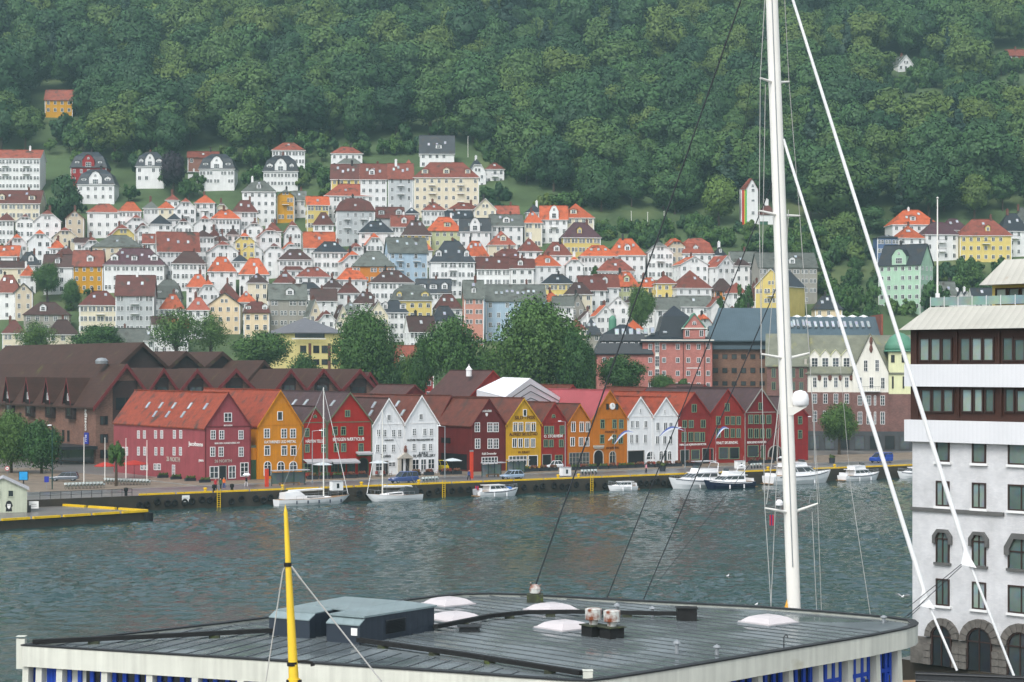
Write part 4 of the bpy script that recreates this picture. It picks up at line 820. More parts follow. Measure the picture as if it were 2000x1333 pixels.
# ------------------------------------------------------------------ the town houses climbing the hillside
# tile x0 x1 eave ridge kind wall roof storeys [yN yaw] [dN dormers] [x front gable] [bN balconies] [kN skylights] [nochim] [id=landmark words]
TILES = {'1': (0,250,3.808), '2': (450,250,3.808), '3': (900,250,3.808), '4': (1300,300,3.808), '5': (0,450,4.), '6': (450,450,4.), '7': (850,450,4.), '8': (1550,350,4.444), '0': (0,0,1.)}
TOWN = """
1 -40 322 222 165 s w R 4 y2 b4 id=white_apartment_block_at_the_left_edge
1 540 810 292 180 m r s 2 y3 d2 x id=red_villa_with_dark_mansard_roof
1 590 870 420 310 m w s 2 y3 d2 x id=white_villa_just_below_the_red_villa
1 1020 1232 285 180 m w s 2 y3 d2 x id=white_villa_left_of_the_dark_copper_beech
1 1395 1632 216 176 s k r 1 y4
1 1495 1757 305 195 m w s 2 y3 d2 x id=white_villa_right_of_the_dark_copper_beech
1 1400 1475 345 332 f w s 1 y3
1 -30 320 556 465 s c d 2 y2 d2 k2 id=long_cream_block_below_the_white_apartment_block
1 -10 112 682 632 h w d 2 y8
1 118 268 692 640 j w d 2 y10
1 240 470 690 606 j w r 2 y14
1 30 215 862 786 j w o 1 y16
1 195 395 832 755 j w o 2 y16
1 375 582 802 735 j c r 1 y14
1 645 905 622 566 h w R 3 y8
1 880 1058 612 552 h w o 2 y6
1 1065 1186 592 545 p w S 2 y8
1 1170 1302 592 545 p c o 2 y8
1 1235 1337 532 495 p w r 1 y5
1 1295 1466 592 520 j w R 2 y8 b1
1 1450 1606 552 497 p w o 2 y6 b1
1 1603 1692 592 550 j c n 1 y10
1 1560 1792 668 610 h w o 2 y8
1 915 1102 702 645 j w r 1 y18
1 1000 1116 757 705 j w d 1 y18
1 1100 1282 708 645 p w s 2 y12
1 1245 1347 677 636 p w s 1 y8
1 1285 1442 732 670 j w d 1 y14
1 1430 1612 712 650 j w R 2 y12
1 790 1012 792 716 j y r 1 y20 id=yellow_gabled_house_above_the_wide_slate_roof
1 700 1066 878 800 h e S 1 y4 id=low_house_with_a_wide_slate_hip_roof
1 1060 1202 852 790 s w r 1 y10
1 1150 1492 912 775 s w r 2 y12 k3 id=big_white_house_with_stepped_red_roofs
1 1415 1602 806 760 p w n 2 y10
1 1545 1647 800 755 p w d 1 y8
1 1580 1702 836 786 h w n 1 y8
1 1680 1782 790 750 p w n 1 y8
1 1735 1882 842 780 j y o 1 y10
1 1520 1782 912 840 j w r 2 y16
1 -20 152 946 876 s w o 1 y6 k2
1 118 312 1012 925 h w s 1 y12 d1
1 358 492 887 830 p w o 1 y8
1 430 556 932 872 h w d 1 y8
1 555 702 852 818 s w n 1 y8
1 600 762 872 810 j w r 1 y20
1 330 552 1027 942 s w n 3 y5 d1
1 548 777 1017 912 s Y r 3 y3 d1 k1 id=mustard_yellow_terrace_house_with_red_roof
1 782 1242 1012 896 h w v 3 y3 d3 k5 id=long_white_terrace_house_with_purple_grey_roof
1 1270 1542 1002 920 h w n 3 y10
1 1535 1762 1057 960 h w o 2 y8 k2
1 1720 1852 987 940 p w s 1 y8
1 -20 192 1037 990 s c n 1 y6
1 150 272 1092 1020 h w o 1 y10
5 -40 172 472 350 h w r 2 y6 k2
5 600 962 577 475 h c d 3 y16 b1 k2 id=cream_town_house_with_brown_hip_roof
5 910 1216 497 352 s g d 4 y2 b2 k2 id=pale_grey_town_house_with_brown_red_roof
5 1215 1422 527 386 m g S 1 y4 d2
5 1250 1446 602 500 h w o 1 y8 k1
5 1455 1642 432 345 h w o 2 y8 k1
5 1535 1722 482 382 j w o 2 y10 d1
5 1460 1642 612 525 h w R 2 y8 k1
5 1635 1892 577 490 g q s 3 y4 d1 id=peach_house_with_dark_slate_front_gable
5 1650 1902 540 402 p w d 1 y10
5 1840 2004 552 480 h w o 1 y10 k1
5 20 202 792 702 h c d 2 y10
5 350 622 802 700 h c n 2 y16
5 180 562 652 562 h s n 1 y10 d1
5 900 1142 902 766 s w S 1 y6
5 1132 1202 852 760 p w S 2 y4 nochim
6 95 312 642 556 m q d 2 y6 d2
6 120 302 402 330 p c n 2 y10
6 285 602 530 420 s s S 4 y12 d1 id=grey_concrete_house_with_slate_roof
6 65 307 332 220 h w o 2 y8 k1
6 395 577 302 232 p w d 1 y8
6 320 532 402 310 p w d 1 y8 k2
6 500 787 357 290 h w r 2 y8 k2
6 360 642 222 150 h w n 2 y8 k2
6 630 922 164 90 h w s 3 y10 k2
6 840 1052 237 160 j w o 2 y16
6 890 1062 172 96 j w r 1 y16
6 940 1292 272 165 h o S 2 y8 k1 id=ochre_house_with_slate_roof
6 820 1072 377 295 h w o 1 y8
6 1200 1542 167 58 s b S 4 y14 b3 k3 id=light_blue_town_house_with_balconies
6 1545 1912 238 85 h w s 4 y6 d2 b2 k2 id=big_white_house_with_dark_slate_roof_and_balconies
6 1070 1442 402 315 h w n 3 y8 k3
6 1450 1722 482 380 s w s 1 y4 d3
6 1240 1582 547 425 m y S 3 y10 d2 k1 id=yellow_house_with_grey_green_mansard_roof
6 1580 1812 602 500 h w d 1 y8 k2
6 1160 1392 632 550 h w s 3 y8 d2 id=white_house_with_two_dormers_in_a_slate_roof
6 500 712 452 372 p w s 1 y10
6 700 892 442 370 p w n 1 y10 k1
6 625 832 542 456 s w n 1 y4
6 830 1012 482 412 h w d 1 y8
6 950 1172 562 485 h w n 1 y8 k2
6 585 702 652 540 g c S 2 y20
6 800 922 692 580 g c n 2 y18
6 1035 1242 672 555 g c n 2 y14
6 1540 1792 702 592 h w s 1 y8 k1
6 1360 1600 782 670 s w n 2 y16 k1
6 1275 1592 1065 900 s r R 2 y8 d2 id=dark_red_house_between_the_big_street_trees
2 305 562 162 112 h w R 2 y4 id=upper_white_villa_with_red_hip_roof
2 250 512 322 206 m w s 2 y3 d2 x id=white_villa_below_the_upper_white_villa
2 740 987 186 142 h w R 2 y6
2 790 982 262 222 h w S 1 y6
2 1405 1667 182 56 s w s 2 y2 d1 k3 id=white_villa_with_steep_slate_roof_at_the_forest_edge
2 750 966 372 270 s y d 4 y2 k4 b1 id=yellow_end_of_the_long_apartment_row
2 962 1167 371 268 s w r 5 y2 d1 k3 id=white_part_of_the_long_apartment_row
2 1168 1362 367 265 s g r 5 y2 b2 k4 id=grey_part_of_the_long_apartment_row
2 1362 1852 363 258 h c r 5 y2 d3 b6 id=cream_end_of_the_long_apartment_row
2 1302 1352 275 235 p g R 6 y2 nochim
2 1750 1902 332 230 j w s 2 y10
3 175 322 302 262 h w r 2 y6 b1
2 80 347 467 395 h w S 4 y8 d1 id=tall_white_house_with_blue_grey_slate_roof
2 340 482 506 455 j Y S 2 y8 b1 id=mustard_house_with_rounded_slate_gable
2 460 562 532 470 s w S 1 y6
2 670 1167 502 420 h w R 2 y12 k2 id=wide_white_house_with_red_hip_roof_below_the_apartment_row
2 770 1077 614 524 m g d 4 y8 b3 k1 id=grey_town_house_with_red_mansard_roof
2 610 772 712 630 h w d 1 y8
2 1080 1292 662 590 s g d 1 y4 d2
2 1290 1402 632 590 h w s 1 y6
2 1190 1372 727 650 s w r 1 y6 d1
2 1420 1602 607 565 h w r 1 y6
2 1602 1862 602 560 h w r 1 y6
2 1590 1802 672 620 s w s 1 y6 k3
2 1455 1727 757 665 h l o 2 y5 d1 id=olive_green_house_with_bright_orange_roof
2 1265 1492 787 690 h y n 2 y8 k2 id=yellow_house_with_brown_hip_roof_left_of_the_olive_green_one
2 1705 1932 762 672 s w s 2 y3 x k2
2 945 1217 772 695 h w s 2 y8 k2
2 980 1142 862 780 j w o 1 y16
2 535 782 882 775 s w o 1 y8
2 100 247 742 690 j w d 1 y10
2 245 382 762 705 h w r 1 y10
2 385 532 772 690 j w r 1 y16
2 185 382 802 735 j w r 2 y16
2 20 192 842 780 j y o 2 y12
2 80 222 672 620 j y S 1 y12
2 5 207 617 540 h w d 2 y6 k2
2 240 402 912 855 j w d 2 y14
2 75 242 902 850 j w d 1 y14
2 380 502 892 845 j w o 1 y16
2 1600 1727 872 820 p w s 1 y8
2 1350 1502 902 830 h w o 1 y6
3 10 207 942 842 h w o 1 y6 k3
3 205 462 722 645 s w S 2 y6 k2 d1
3 460 602 697 622 h c o 2 y6
3 590 792 672 580 s w o 3 y3 x b1
3 720 987 662 562 p c o 2 y4 d1 id=cream_house_with_pointed_orange_roof_at_the_forest_edge
3 480 602 622 570 h w s 1 y8
3 250 432 642 580 s w R 1 y6
3 735 1037 807 705 h y v 3 y4 d1 id=pale_yellow_house_with_purple_brown_roof
3 190 407 862 766 p c R 2 y5 d1
3 410 602 907 815 p w r 2 y8 k2
3 605 822 937 850 h w r 2 y6 d1
3 230 482 982 900 m w d 1 y6 k2
3 105 367 1042 960 s w d 3 y4 k2
3 365 542 1037 975 s w d 2 y4 d1
3 500 742 1020 948 h w o 2 y6 d1
3 875 1162 947 875 h w o 2 y5 k3 id=long_white_house_with_bright_orange_hip_roof
3 1085 1367 937 825 h w o 3 y4 k3 d1
3 1365 1572 922 845 j w S 3 y3 b1 id=white_house_with_grey_gambrel_gable
3 1000 1287 1057 975 h w r 1 y6 k1
3 590 842 1152 1090 h y s 1 y6 k1
3 770 977 1227 1150 h c n 2 y10 k1
3 850 1077 1197 1100 s w d 3 y16 k1
3 980 1172 1177 1090 s w r 2 y8 d1
3 1125 1322 1167 1070 h l o 1 y6 d1
3 1310 1487 1177 1115 h y o 1 y6 k2
3 1550 1857 1182 1058 p w r 2 y10 k1
3 1580 1832 1012 955 g w o 2 y10
3 1615 1872 932 820 m w R 1 y6 d1 id=white_house_with_tall_red_mansard_roof
4 300 516 837 760 g w R 2 y26 k1
4 350 442 752 690 p w s 1 y6 d1
4 490 617 827 770 h w n 2 y8
4 470 682 802 730 s w S 2 y6
4 650 1112 842 738 s s S 4 y4 d1 k2 id=large_grey_stone_house_with_slate_roof
4 660 1042 985 858 g y s 4 y-34 b1 id=bright_yellow_house_with_a_blank_gable_wall
4 330 502 1012 932 h o n 1 y8
4 600 712 1082 950 h w d 1 y6
7 1340 1522 592 515 g w S 2 y-8
7 1710 1902 612 525 s w S 2 y4
4 75 332 1132 1060 s w S 1 y4 k1
7 375 862 547 425 s b S 4 y3 k8 id=pale_blue_terrace_house_with_grey_green_roof
7 215 377 517 390 s p S 5 y5 d1 id=narrow_pink_terrace_house_by_the_big_tree
7 1040 1162 602 490 g s S 1 y10
7 1110 1252 692 630 g w n 1 y8
7 1140 1292 802 690 h s s 1 y6 k2
4 1095 1302 1147 1060 h q s 2 y4 k3
8 815 1227 387 270 h w o 2 y5 d1 k2 id=wide_orange_roofed_house_on_the_right_slope
8 860 1117 502 405 p w o 2 y6 k2
8 1085 1412 472 375 h w v 3 y8 b2
8 1260 1502 432 345 h w v 1 y5 k2
8 1410 1862 482 350 h y r 3 y2 b1 d1 k1 id=yellow_house_with_red_roof_on_the_right_slope
8 1760 2024 437 300 h w s 3 y4 b1 k2
8 1900 2060 362 245 h w S 1 y4
8 700 902 505 490 h B s 3 y6 nochim id=blue_house_on_the_right_slope
8 740 1207 735 570 s G s 5 y-36 x id=mint_green_house_with_two_gables
8 1395 1452 1020 975 g w s 1 y4
8 1452 1512 1020 975 g w s 1 y4
8 1530 1722 1062 945 s w s 1 y4 k1
8 1270 1392 1000 890 s w S 1 y4 k1
0 90 145 194 176 s Y R 2 y4 id=lone_mustard_house_high_in_the_forest
0 1740 1782 126 108 g w S 1 y20 id=lone_white_house_high_in_the_right_forest
0 1962 2010 108 97 s r r 1 y4 id=red_house_at_the_upper_right_edge
"""
HH = []
KINDW = dict(s='saddle roof', g='gabled roof', j='half hipped gable', h='hip roof', p='pyramid roof', m='mansard roof', f='flat roof')
def town_house(line):
    q = line.split(); ox, oy, s = TILES[q[0]]; x0, x1, ye, yr = (float(v) for v in q[1:5]); ye_ = ye; kind, wc, rc = q[5:8]; st = int(q[8]); opt = q[9:]
    if st <= 2 and oy+ye_/s > 370: st += 1
    x0 = ox+x0/s; x1 = ox+x1/s; ye = oy+ye/s; yr = oy+yr/s
    O = {}; ident = None
    for t in opt:
        if t.startswith('id='): ident = t[3:].replace('_', ' ')
        elif t == 'nochim': O['n'] = 1
        else: O[t[0]] = int(t[1:]) if len(t) > 1 else 1
    rng = random.Random(line); a = R(O.get('y', 10)+rng.uniform(-3, 3)); hw = st*2.85+.3
    Y = solveY(ye, hw); ppm = F/Y; tot = (x1-x0)/ppm
    kd = {'s': .62, 'h': .72, 'm': .75, 'g': 1.0, 'j': 1.0, 'p': .9, 'f': .8}[kind]
    w = tot/(math.cos(a)+kd*abs(math.sin(a))); d = w*kd
    dm = 11. if tot < 20 else 12.
    if d > dm: d = dm; w = (tot-d*abs(math.sin(a)))/math.cos(a)
    if d < 5.5: d = 5.5
    Yc = Y+d/2; c = Vector((((x0+x1)/2-1000)/F*Yc, Yc, 0)); n = Vector((-math.sin(a), math.cos(a), 0)); fr = c-n*(d/2)
    zb = CH-(ye-HZ)/F*fr.y-hw
    root = empty('town_house', (fr.x, fr.y, zb), a)
    r = max(.4, CH-(yr-HZ)/F*(Yc if kind not in 'gj' else fr.y+.5*d*.3)-zb-hw)
    wm, rm = 'paint_'+wc, 'roof_'+rc
    Pp, G = roof_polys(kind, w, d, hw, r, .38); b = walls(MB(), w, d, -7, hw)
    for g_ in G: b.face(g_)
    if wc not in 'ws': b.box(-w/2-.03, -w/2+.2, -.04, .02, -7, hw-.05, 1).box(w/2-.2, w/2+.03, -.04, .02, -7, hw-.05, 1)
    b.build('wall', [wm, 'trim_white'], root)
    rb = MB()
    for g_ in Pp: rb.slab(g_, .16, 0, 1)
    if kind in 'sh': rb.box(-max(.2, (w/2-.9*d/2 if kind == 'h' else w/2)), max(.2, (w/2-.9*d/2 if kind == 'h' else w/2)), d/2-.14, d/2+.14, hw+r-.05, hw+r+.1, 0)
    rb.build('roof', [rm, 'trim_white' if wc in 'wcy' else rm], root)
    # windows: paired columns
    ncol = max(2, round(w/2.5)); ww = rng.choice((.95, 1.05, 1.15)); wh = rng.choice((1.35, 1.5)); sty = rng.choice('pcpt'); pair = rng.random() < .45
    for k in range(st):
        z = k*2.85+.95
        for i in range(ncol):
            if rng.random() < .08: continue
            x = -w/2+w*(i+.5)/ncol
            if pair and w/ncol > 2.3:
                win(root, x-.52, z, .9, wh, sty, t=.1); win(root, x+.52, z, .9, wh, sty, t=.1)
            else: win(root, x, z, ww, wh, sty, t=.1)
        if abs(a) > R(7):
            m = max(1, round(d/3.4))
            for i in range(m):
                if wc == 'y' and O.get('y', 0) < -20: break
                win(root, d*(i+.5)/m, z, .95, wh, sty, face='l' if a > 0 else 'r', t=.1, hx=w/2)
    if kind in 'gj' and r > 2:
        if w*.4 > 2.2: win(root, -.6, hw+.35, .85, 1.15, 'p'); win(root, .6, hw+.35, .85, 1.15, 'p')
        else: win(root, 0, hw+.3, .9, 1.1, 'p')
    # roof furniture
    nd = O.get('d', 0)
    if O.get('x'):
        gable_front(root, 0, w*.34, hw-.4, min(2.8, r*.6), min(2.2, r*.5), d*.45, wm, rm)
    if nd and kind in 'shmp':
        xs = [(-.32*w), (.32*w)] if nd == 2 else ([0] if nd == 1 else [(-.33+.66*i/(nd-1))*w for i in range(nd)])
        f = .12 if kind == 'm' else .22; yy = d/2*f*(1 if kind != 'm' else .5)
        for x in xs: dormer(root, x+(rng.uniform(-.1, .1)*w if nd == 1 and not O.get('x') else 0), yy, hw+r*f*.9, min(w*.22, rng.choice((1.5, 2.2, 1.8))), min(1.6, r*.5), d*.35, wm if wc in 'wcgly' else 'trim_white', rm, flat=rng.random() < .4)
    elif nd: dormer(root, 0, .4, hw+r*.1, 1.4, 1.3, 2, 'trim_white', rm)
    ks = O.get('k', 0) or (1 if rng.random() < .35 else 0)
    for i in range(ks):
        if kind in 'shm':
            f = rng.choice((.45, .55, .7)) if kind != 'm' else .35; x = (-.36+.72*(i+.5)/ks)*w*(1-(.35*f if kind == 'h' else 0))
            sl = (0, d/2, r) if kind != 'm' else (0, min(w/2, d/2)*.26, r*.66)
            pt = (x, d/2*f, hw+r*f+.06) if kind != 'm' else (x, sl[1]*.5, hw+r*.33+.1)
            plane_box('skylight', root, pt, (1,0,0), sl, .8, 1.15, .1, ['skylight_frame','skylight_glass'])
        elif kind in 'gj' and a > 0: plane_box('skylight', root, (-w/4, d*(.3+.3*i), hw+r*.5+.06), (0,-1,0), (w/2,0,r), .75, 1.1, .1, ['skylight_frame','skylight_glass'])
        elif kind == 'p': plane_box('skylight', root, (rng.uniform(-.1,.1)*w, d/2*.5, hw+r*.5+.06), (1,0,0), (0,d/2,r), .75, 1.1, .1, ['skylight_frame','skylight_glass'])
    if not O.get('n') and rng.random() < .75:
        chimney(root, rng.uniform(-.25, .25)*w if kind in 'sh' else rng.uniform(-.08, .08)*w, d*(.5+rng.uniform(-.05, .12)), hw+r*.95, rng.uniform(.8, 1.5), rng.uniform(.55, .8), rng.choice(('chimney_brick','chimney_dark','chimney_brick','trim_white')))
    for i in range(O.get('b', 0)):
        nb = O['b']; cols = 1 if nb < 3 else 2; x = 0 if cols == 1 else (-.22 if i % 2 == 0 else .22)*w; k = max(0, st-1-(i//cols)); balcony(root, x, k*2.85+.05, 2.4, 'iron' if wc not in 'gc' else 'galvanised')
    HH.append(dict(yr=yr, yb=ye+hw*F/Y, root=root, x=(x0+x1)/2, y=ye, x0=x0, x1=x1, w=PNAME[wc], r=RNAME[rc], k=KINDW[kind], st=st, id=ident, kind=kind, d=nd))
for line in TOWN.strip().splitlines(): town_house(line)
# smaller houses wherever the closely built slope would otherwise lie open
TOPB = [(0,400),(90,470),(160,420),(330,390),(480,400),(640,400),(960,410),(1150,470),(1300,480),(1500,505)]
frng = random.Random(21)
def topb(x):
    for (a, ya), (b, yb) in zip(TOPB, TOPB[1:]):
        if x <= b: return ya+(yb-ya)*(x-a)/(b-a)
    return 999
yy = 405
while yy < 650:
    xx = 4+frng.uniform(0, 14)
    while xx < 1480:
        if yy > topb(xx) and not (60 < xx < 165 and 500 < yy < 615) and not (560 < xx < 610 and 395 < yy < 440) and not (1230 < xx < 1290 and yy < 520 and yy > 560):
            if not any(h['x0']-3 < xx < h['x1']+3 and h['yr']-2 < yy+4 < h['yb']+1 for h in HH):
                w_ = frng.uniform(34, 52); k_ = frng.choice('jhphsjg'); wl_ = frng.choice('wwwwwwwwcceyg'); rf_ = frng.choice('oooorrrddnnsS')
                town_house('0 %.0f %.0f %.0f %.0f %s %s %s 2 y%d' % (xx-w_/2, xx+w_/2, yy-6, yy-6-frng.uniform(14, 20), k_, wl_, rf_, frng.randint(5, 18)))
        xx += frng.uniform(11, 17)
    yy += 9
# labels: landmarks by their own look, the rest by look and by their place beside a landmark
LM = [h for h in HH if h['id']]
for h in HH:
    if h['id']:
        h['label'] = h['id']; continue
    best = sorted(LM, key=lambda q: (q['x']-h['x'])**2+(1.6*(q['y']-h['y']))**2)[:3]
    h['cands'] = []
    for q in best:
        dx, dy = h['x']-q['x'], h['y']-q['y']
        dirw = ('right of' if dx > 0 else 'left of') if abs(dx) > 2.2*abs(dy) else (('above' if dy < 0 else 'below') if abs(dy) > 1.8*abs(dx) else (('above right of' if dx > 0 else 'above left of') if dy < 0 else ('below right of' if dx > 0 else 'below left of')))
        h['cands'].append((q, dirw, math.hypot(dx, dy)))
    h['look'] = '%s house with %s %s' % (h['w'], h['r'], h['k'])
import collections
grp = collections.defaultdict(list)
for h in HH:
    if not h['id']: grp[(h['look'], h['cands'][0][0]['id'], h['cands'][0][1])].append(h)
ORD = ['nearest', 'second nearest', 'third nearest', 'fourth nearest', 'fifth nearest', 'sixth nearest']
def short(s, n=8):
    w_ = s.split(); return ' '.join(w_)
LMS = {}
for q in LM:
    LMS[q['id']] = q['id']
SHORT = {'white apartment block at the left edge': 'apartment block at left edge', 'long cream block below the white apartment block': 'long cream block', 'white villa just below the red villa': 'villa below red villa',
 'white villa left of the dark copper beech': 'villa left of copper beech', 'white villa right of the dark copper beech': 'villa right of copper beech', 'yellow gabled house above the wide slate roof': 'yellow gable above wide slate roof',
 'low house with a wide slate hip roof': 'wide slate hip roof', 'big white house with stepped red roofs': 'stepped red roofs', 'mustard yellow terrace house with red roof': 'mustard terrace house', 'long white terrace house with purple grey roof': 'purple roofed terrace',
 'cream town house with brown hip roof': 'balconied cream town house', 'pale grey town house with brown red roof': 'pale grey town house', 'peach house with dark slate front gable': 'peach slate gabled house', 'grey concrete house with slate roof': 'grey concrete house',
 'ochre house with slate roof': 'ochre house', 'light blue town house with balconies': 'light blue house', 'big white house with dark slate roof and balconies': 'big slate roofed balcony house', 'yellow house with grey green mansard roof': 'yellow mansard house',
 'white house with two dormers in a slate roof': 'two dormer slate house', 'dark red house between the big street trees': 'dark red house between trees', 'upper white villa with red hip roof': 'upper red hipped villa', 'white villa below the upper white villa': 'slate villa below it',
 'white villa with steep slate roof at the forest edge': 'steep slate villa', 'yellow end of the long apartment row': 'yellow apartment row end', 'white part of the long apartment row': 'white apartment row part', 'grey part of the long apartment row': 'grey apartment row part', 'cream end of the long apartment row': 'cream apartment row end',
 'tall white house with blue grey slate roof': 'tall white slate house', 'mustard house with rounded slate gable': 'mustard rounded gable', 'wide white house with red hip roof below the apartment row': 'wide red hipped house', 'grey town house with red mansard roof': 'grey mansard house', 'olive green house with bright orange roof': 'olive house',
 'yellow house with brown hip roof left of the olive green one': 'brown roofed yellow house', 'cream house with pointed orange roof at the forest edge': 'pointed orange roof', 'pale yellow house with purple brown roof': 'purple roofed yellow house', 'long white house with bright orange hip roof': 'long orange hipped house', 'white house with grey gambrel gable': 'gambrel house',
 'white house with tall red mansard roof': 'tall red mansard', 'large grey stone house with slate roof': 'grey stone house', 'bright yellow house with a blank gable wall': 'blank yellow gable', 'pale blue terrace house with grey green roof': 'pale blue terrace', 'narrow pink terrace house by the big tree': 'pink terrace house',
 'wide orange roofed house on the right slope': 'wide orange roof', 'yellow house with red roof on the right slope': 'red roofed yellow house', 'blue house on the right slope': 'blue house', 'mint green house with two gables': 'mint green house'}
for key, hs in grp.items():
    hs.sort(key=lambda h: h['cands'][0][2]); lm = SHORT.get(key[1], key[1])
    for i, h in enumerate(hs):
        h['label'] = '%s, %s%s the %s' % (h['look'], (ordinal(i+1)+' nearest of its kind ') if len(hs) > 1 else '', key[2], lm)
        if len(h['label'].split()) > 16: h['label'] = '%s, %s%s the %s' % (h['look'].replace(' house with', ' house,'), (ordinal(i+1)+' nearest ') if len(hs) > 1 else '', key[2], lm)
        if len(h['label'].split()) > 16: h['label'] = ' '.join(h['label'].split()[:16])
for h in HH: tag(h['root'], h['label'], 'house', 'houses on the hillside')
# ------------------------------------------------------------------ trees
import numpy as np
def leaf_material(name, c0, c1, c2):
    m = bpy.data.materials.new(name); m.use_nodes = True; N = m.node_tree.nodes; L = m.node_tree.links; bs = N['Principled BSDF']
    oi = N.new('ShaderNodeObjectInfo'); rp = N.new('ShaderNodeValToRGB'); e = rp.color_ramp.elements; e[0].color = c0; e[1].color = c2; e.new(.55).color = c1
    L.new(oi.outputs['Random'], rp.inputs[0])
    tc = N.new('ShaderNodeTexCoord'); n = N.new('ShaderNodeTexNoise'); n.inputs['Scale'].default_value = .45; n.inputs['Detail'].default_value = 4; L.new(tc.outputs['Object'], n.inputs['Vector'])
    mr = N.new('ShaderNodeMapRange'); mr.inputs['From Min'].default_value = .3; mr.inputs['From Max'].default_value = .7; mr.inputs['To Min'].default_value = .6; mr.inputs['To Max'].default_value = 1.3; L.new(n.outputs['Fac'], mr.inputs['Value'])
    mx = N.new('ShaderNodeMix'); mx.data_type = 'RGBA'; mx.blend_type = 'MULTIPLY'; mx.inputs['Factor'].default_value = 1; L.new(rp.outputs[0], mx.inputs['A']); L.new(mr.outputs[0], mx.inputs['B'])
    L.new(mx.outputs['Result'], bs.inputs['Base Color']); bs.inputs['Roughness'].default_value = .6; bs.inputs['Specular IOR Level'].default_value = .25
    MAT[name] = m
leaf_material('leaf_forest', (.02,.062,.024,1), (.048,.112,.03,1), (.1,.15,.03,1))
leaf_material('leaf_town', (.036,.095,.022,1), (.056,.125,.027,1), (.08,.15,.03,1))
leaf_material('leaf_lime', (.1,.165,.03,1), (.1,.165,.03,1), (.11,.17,.035,1))
leaf_material('leaf_copper', (.02,.014,.022,1), (.022,.015,.024,1), (.024,.016,.026,1))
leaf_material('leaf_spruce', (.014,.042,.027,1), (.018,.048,.03,1), (.024,.055,.032,1))
mat('bark', C(74,62,50), .9, .25, 1.5, bump=.05)
ICO = None
def ico():
    global ICO
    if ICO is None:
        bm = bmesh.new(); bmesh.ops.create_icosphere(bm, subdivisions=1, radius=1); ICO = ([v.co.copy() for v in bm.verts], [[v.index for v in f.verts] for f in bm.faces]); bm.free()
    return ICO
def crown_mesh(name, seed, Rr, H, lobes, per, leaf, matn, kind='round', open_=0., core=.6, soft=1.):
    """crown of leaf clumps: centre of the crown at z = 0, radius Rr, full height H"""
    g = np.random.default_rng(seed); V = []; Fc = []; NR = []
    cs = []
    if kind == 'round':
        k = 0
        while len(cs) < lobes:
            d = g.normal(size=3); d /= np.linalg.norm(d); f = g.uniform(.45, .78) if len(cs) > lobes*.2 else g.uniform(0, .4)
            c = np.array([d[0]*Rr*f*(1 if d[2] < .3 else .85), d[1]*Rr*f*(1 if d[2] < .3 else .85), d[2]*H/2*f*1.02]); cs.append((c, min(Rr, H/2)*g.uniform(.26, .42)))
    else:
        for i in range(lobes):
            t = (i+.5)/lobes; a = g.uniform(0, 6.28); rr = Rr*(1-t)**.85; cs.append((np.array([math.cos(a)*rr*.55, math.sin(a)*rr*.55, -H/2+H*t*.97]), max(.35, rr*.5)))
    iv, jf = ico()
    for c, r in cs:
        if not open_:
            b = len(V)
            for v in iv:
                V.append((c[0]+v.x*r*core, c[1]+v.y*r*core, c[2]+v.z*r*core)); NR.append((v.x, v.y, v.z))
            for f in jf: Fc.append(tuple(b+i for i in f))
        m = max(8, int(per*(r/(min(Rr, H/2)*.34))**2)) if kind == 'round' else max(6, int(per*(r/(Rr*.3))))
        D = g.normal(size=(m, 3)); D[:, 2] += .25; D /= np.linalg.norm(D, axis=1)[:, None]
        pos = c+D*(r*g.uniform(.78 if soft == 1 else .6, 1.1 if soft == 1 else 1.3, size=(m, 1)))*(1 if kind == 'round' else np.array([1, 1, .6]))
        n = D+g.normal(size=(m, 3))*(.32 if soft == 1 else .6); n /= np.linalg.norm(n, axis=1)[:, None]
        t1 = np.cross(n, g.normal(size=(m, 3))); t1 /= np.linalg.norm(t1, axis=1)[:, None]; t2 = np.cross(n, t1); s = leaf*g.uniform(.55, 1.25, size=(m, 1))
        q = np.stack([pos-t1*s*.5-t2*s*.1, pos-t2*s*.42+n*s*.08, pos+t1*s*.5+t2*s*.1, pos+t2*s*.42-n*s*.05], axis=1)
        cd = pos/np.array([Rr, Rr, H/2]); cd[:, 2] += .35; cd /= np.linalg.norm(cd, axis=1)[:, None]+1e-6
        sn = n*(.35 if soft == 1 else .85)+D*(.3 if soft == 1 else .24)+cd*(.85 if soft == 1 else .4); sn /= np.linalg.norm(sn, axis=1)[:, None]; NR.extend(map(tuple, np.repeat(sn, 4, axis=0)))
        b = len(V); V.extend(map(tuple, q.reshape(-1, 3))); Fc.extend((b+4*i, b+4*i+1, b+4*i+2, b+4*i+3) for i in range(m))
    me = bpy.data.meshes.new(name); me.from_pydata(V, [], Fc); me.materials.append(M(matn)); me.update(); me.polygons.foreach_set('use_smooth', [True]*len(Fc)); me.normals_split_custom_set_from_vertices(NR); return me
def trunk_mesh(h, r, Rr, seed=0, top=0.):
    rng = random.Random(seed); b = MB(); b.tube((0,0,-.6), (0,0,h*.5), r*1.25, r, 8).tube((0,0,h*.5), (0,0,h+top), r, r*.45, 8)
    for i in range(6):
        a = i*1.05+rng.uniform(-.3,.3); z = h*rng.uniform(.7, 1.0); q = Vector((math.cos(a)*Rr*.55, math.sin(a)*Rr*.55, h+top+rng.uniform(0,.4)*Rr)); b.tube((0,0,z), q, r*.45, r*.12, 6)
    return b.mesh('trunk', ['bark'])
PROTO = {}
for i in range(5): PROTO['f%d' % i] = (crown_mesh('crown', 10+i, 7., (13., 15., 12., 16., 14.)[i], (30, 34, 26, 36, 40)[i], 190, .72, 'leaf_forest'), 7., (13., 15., 12., 16., 14.)[i])
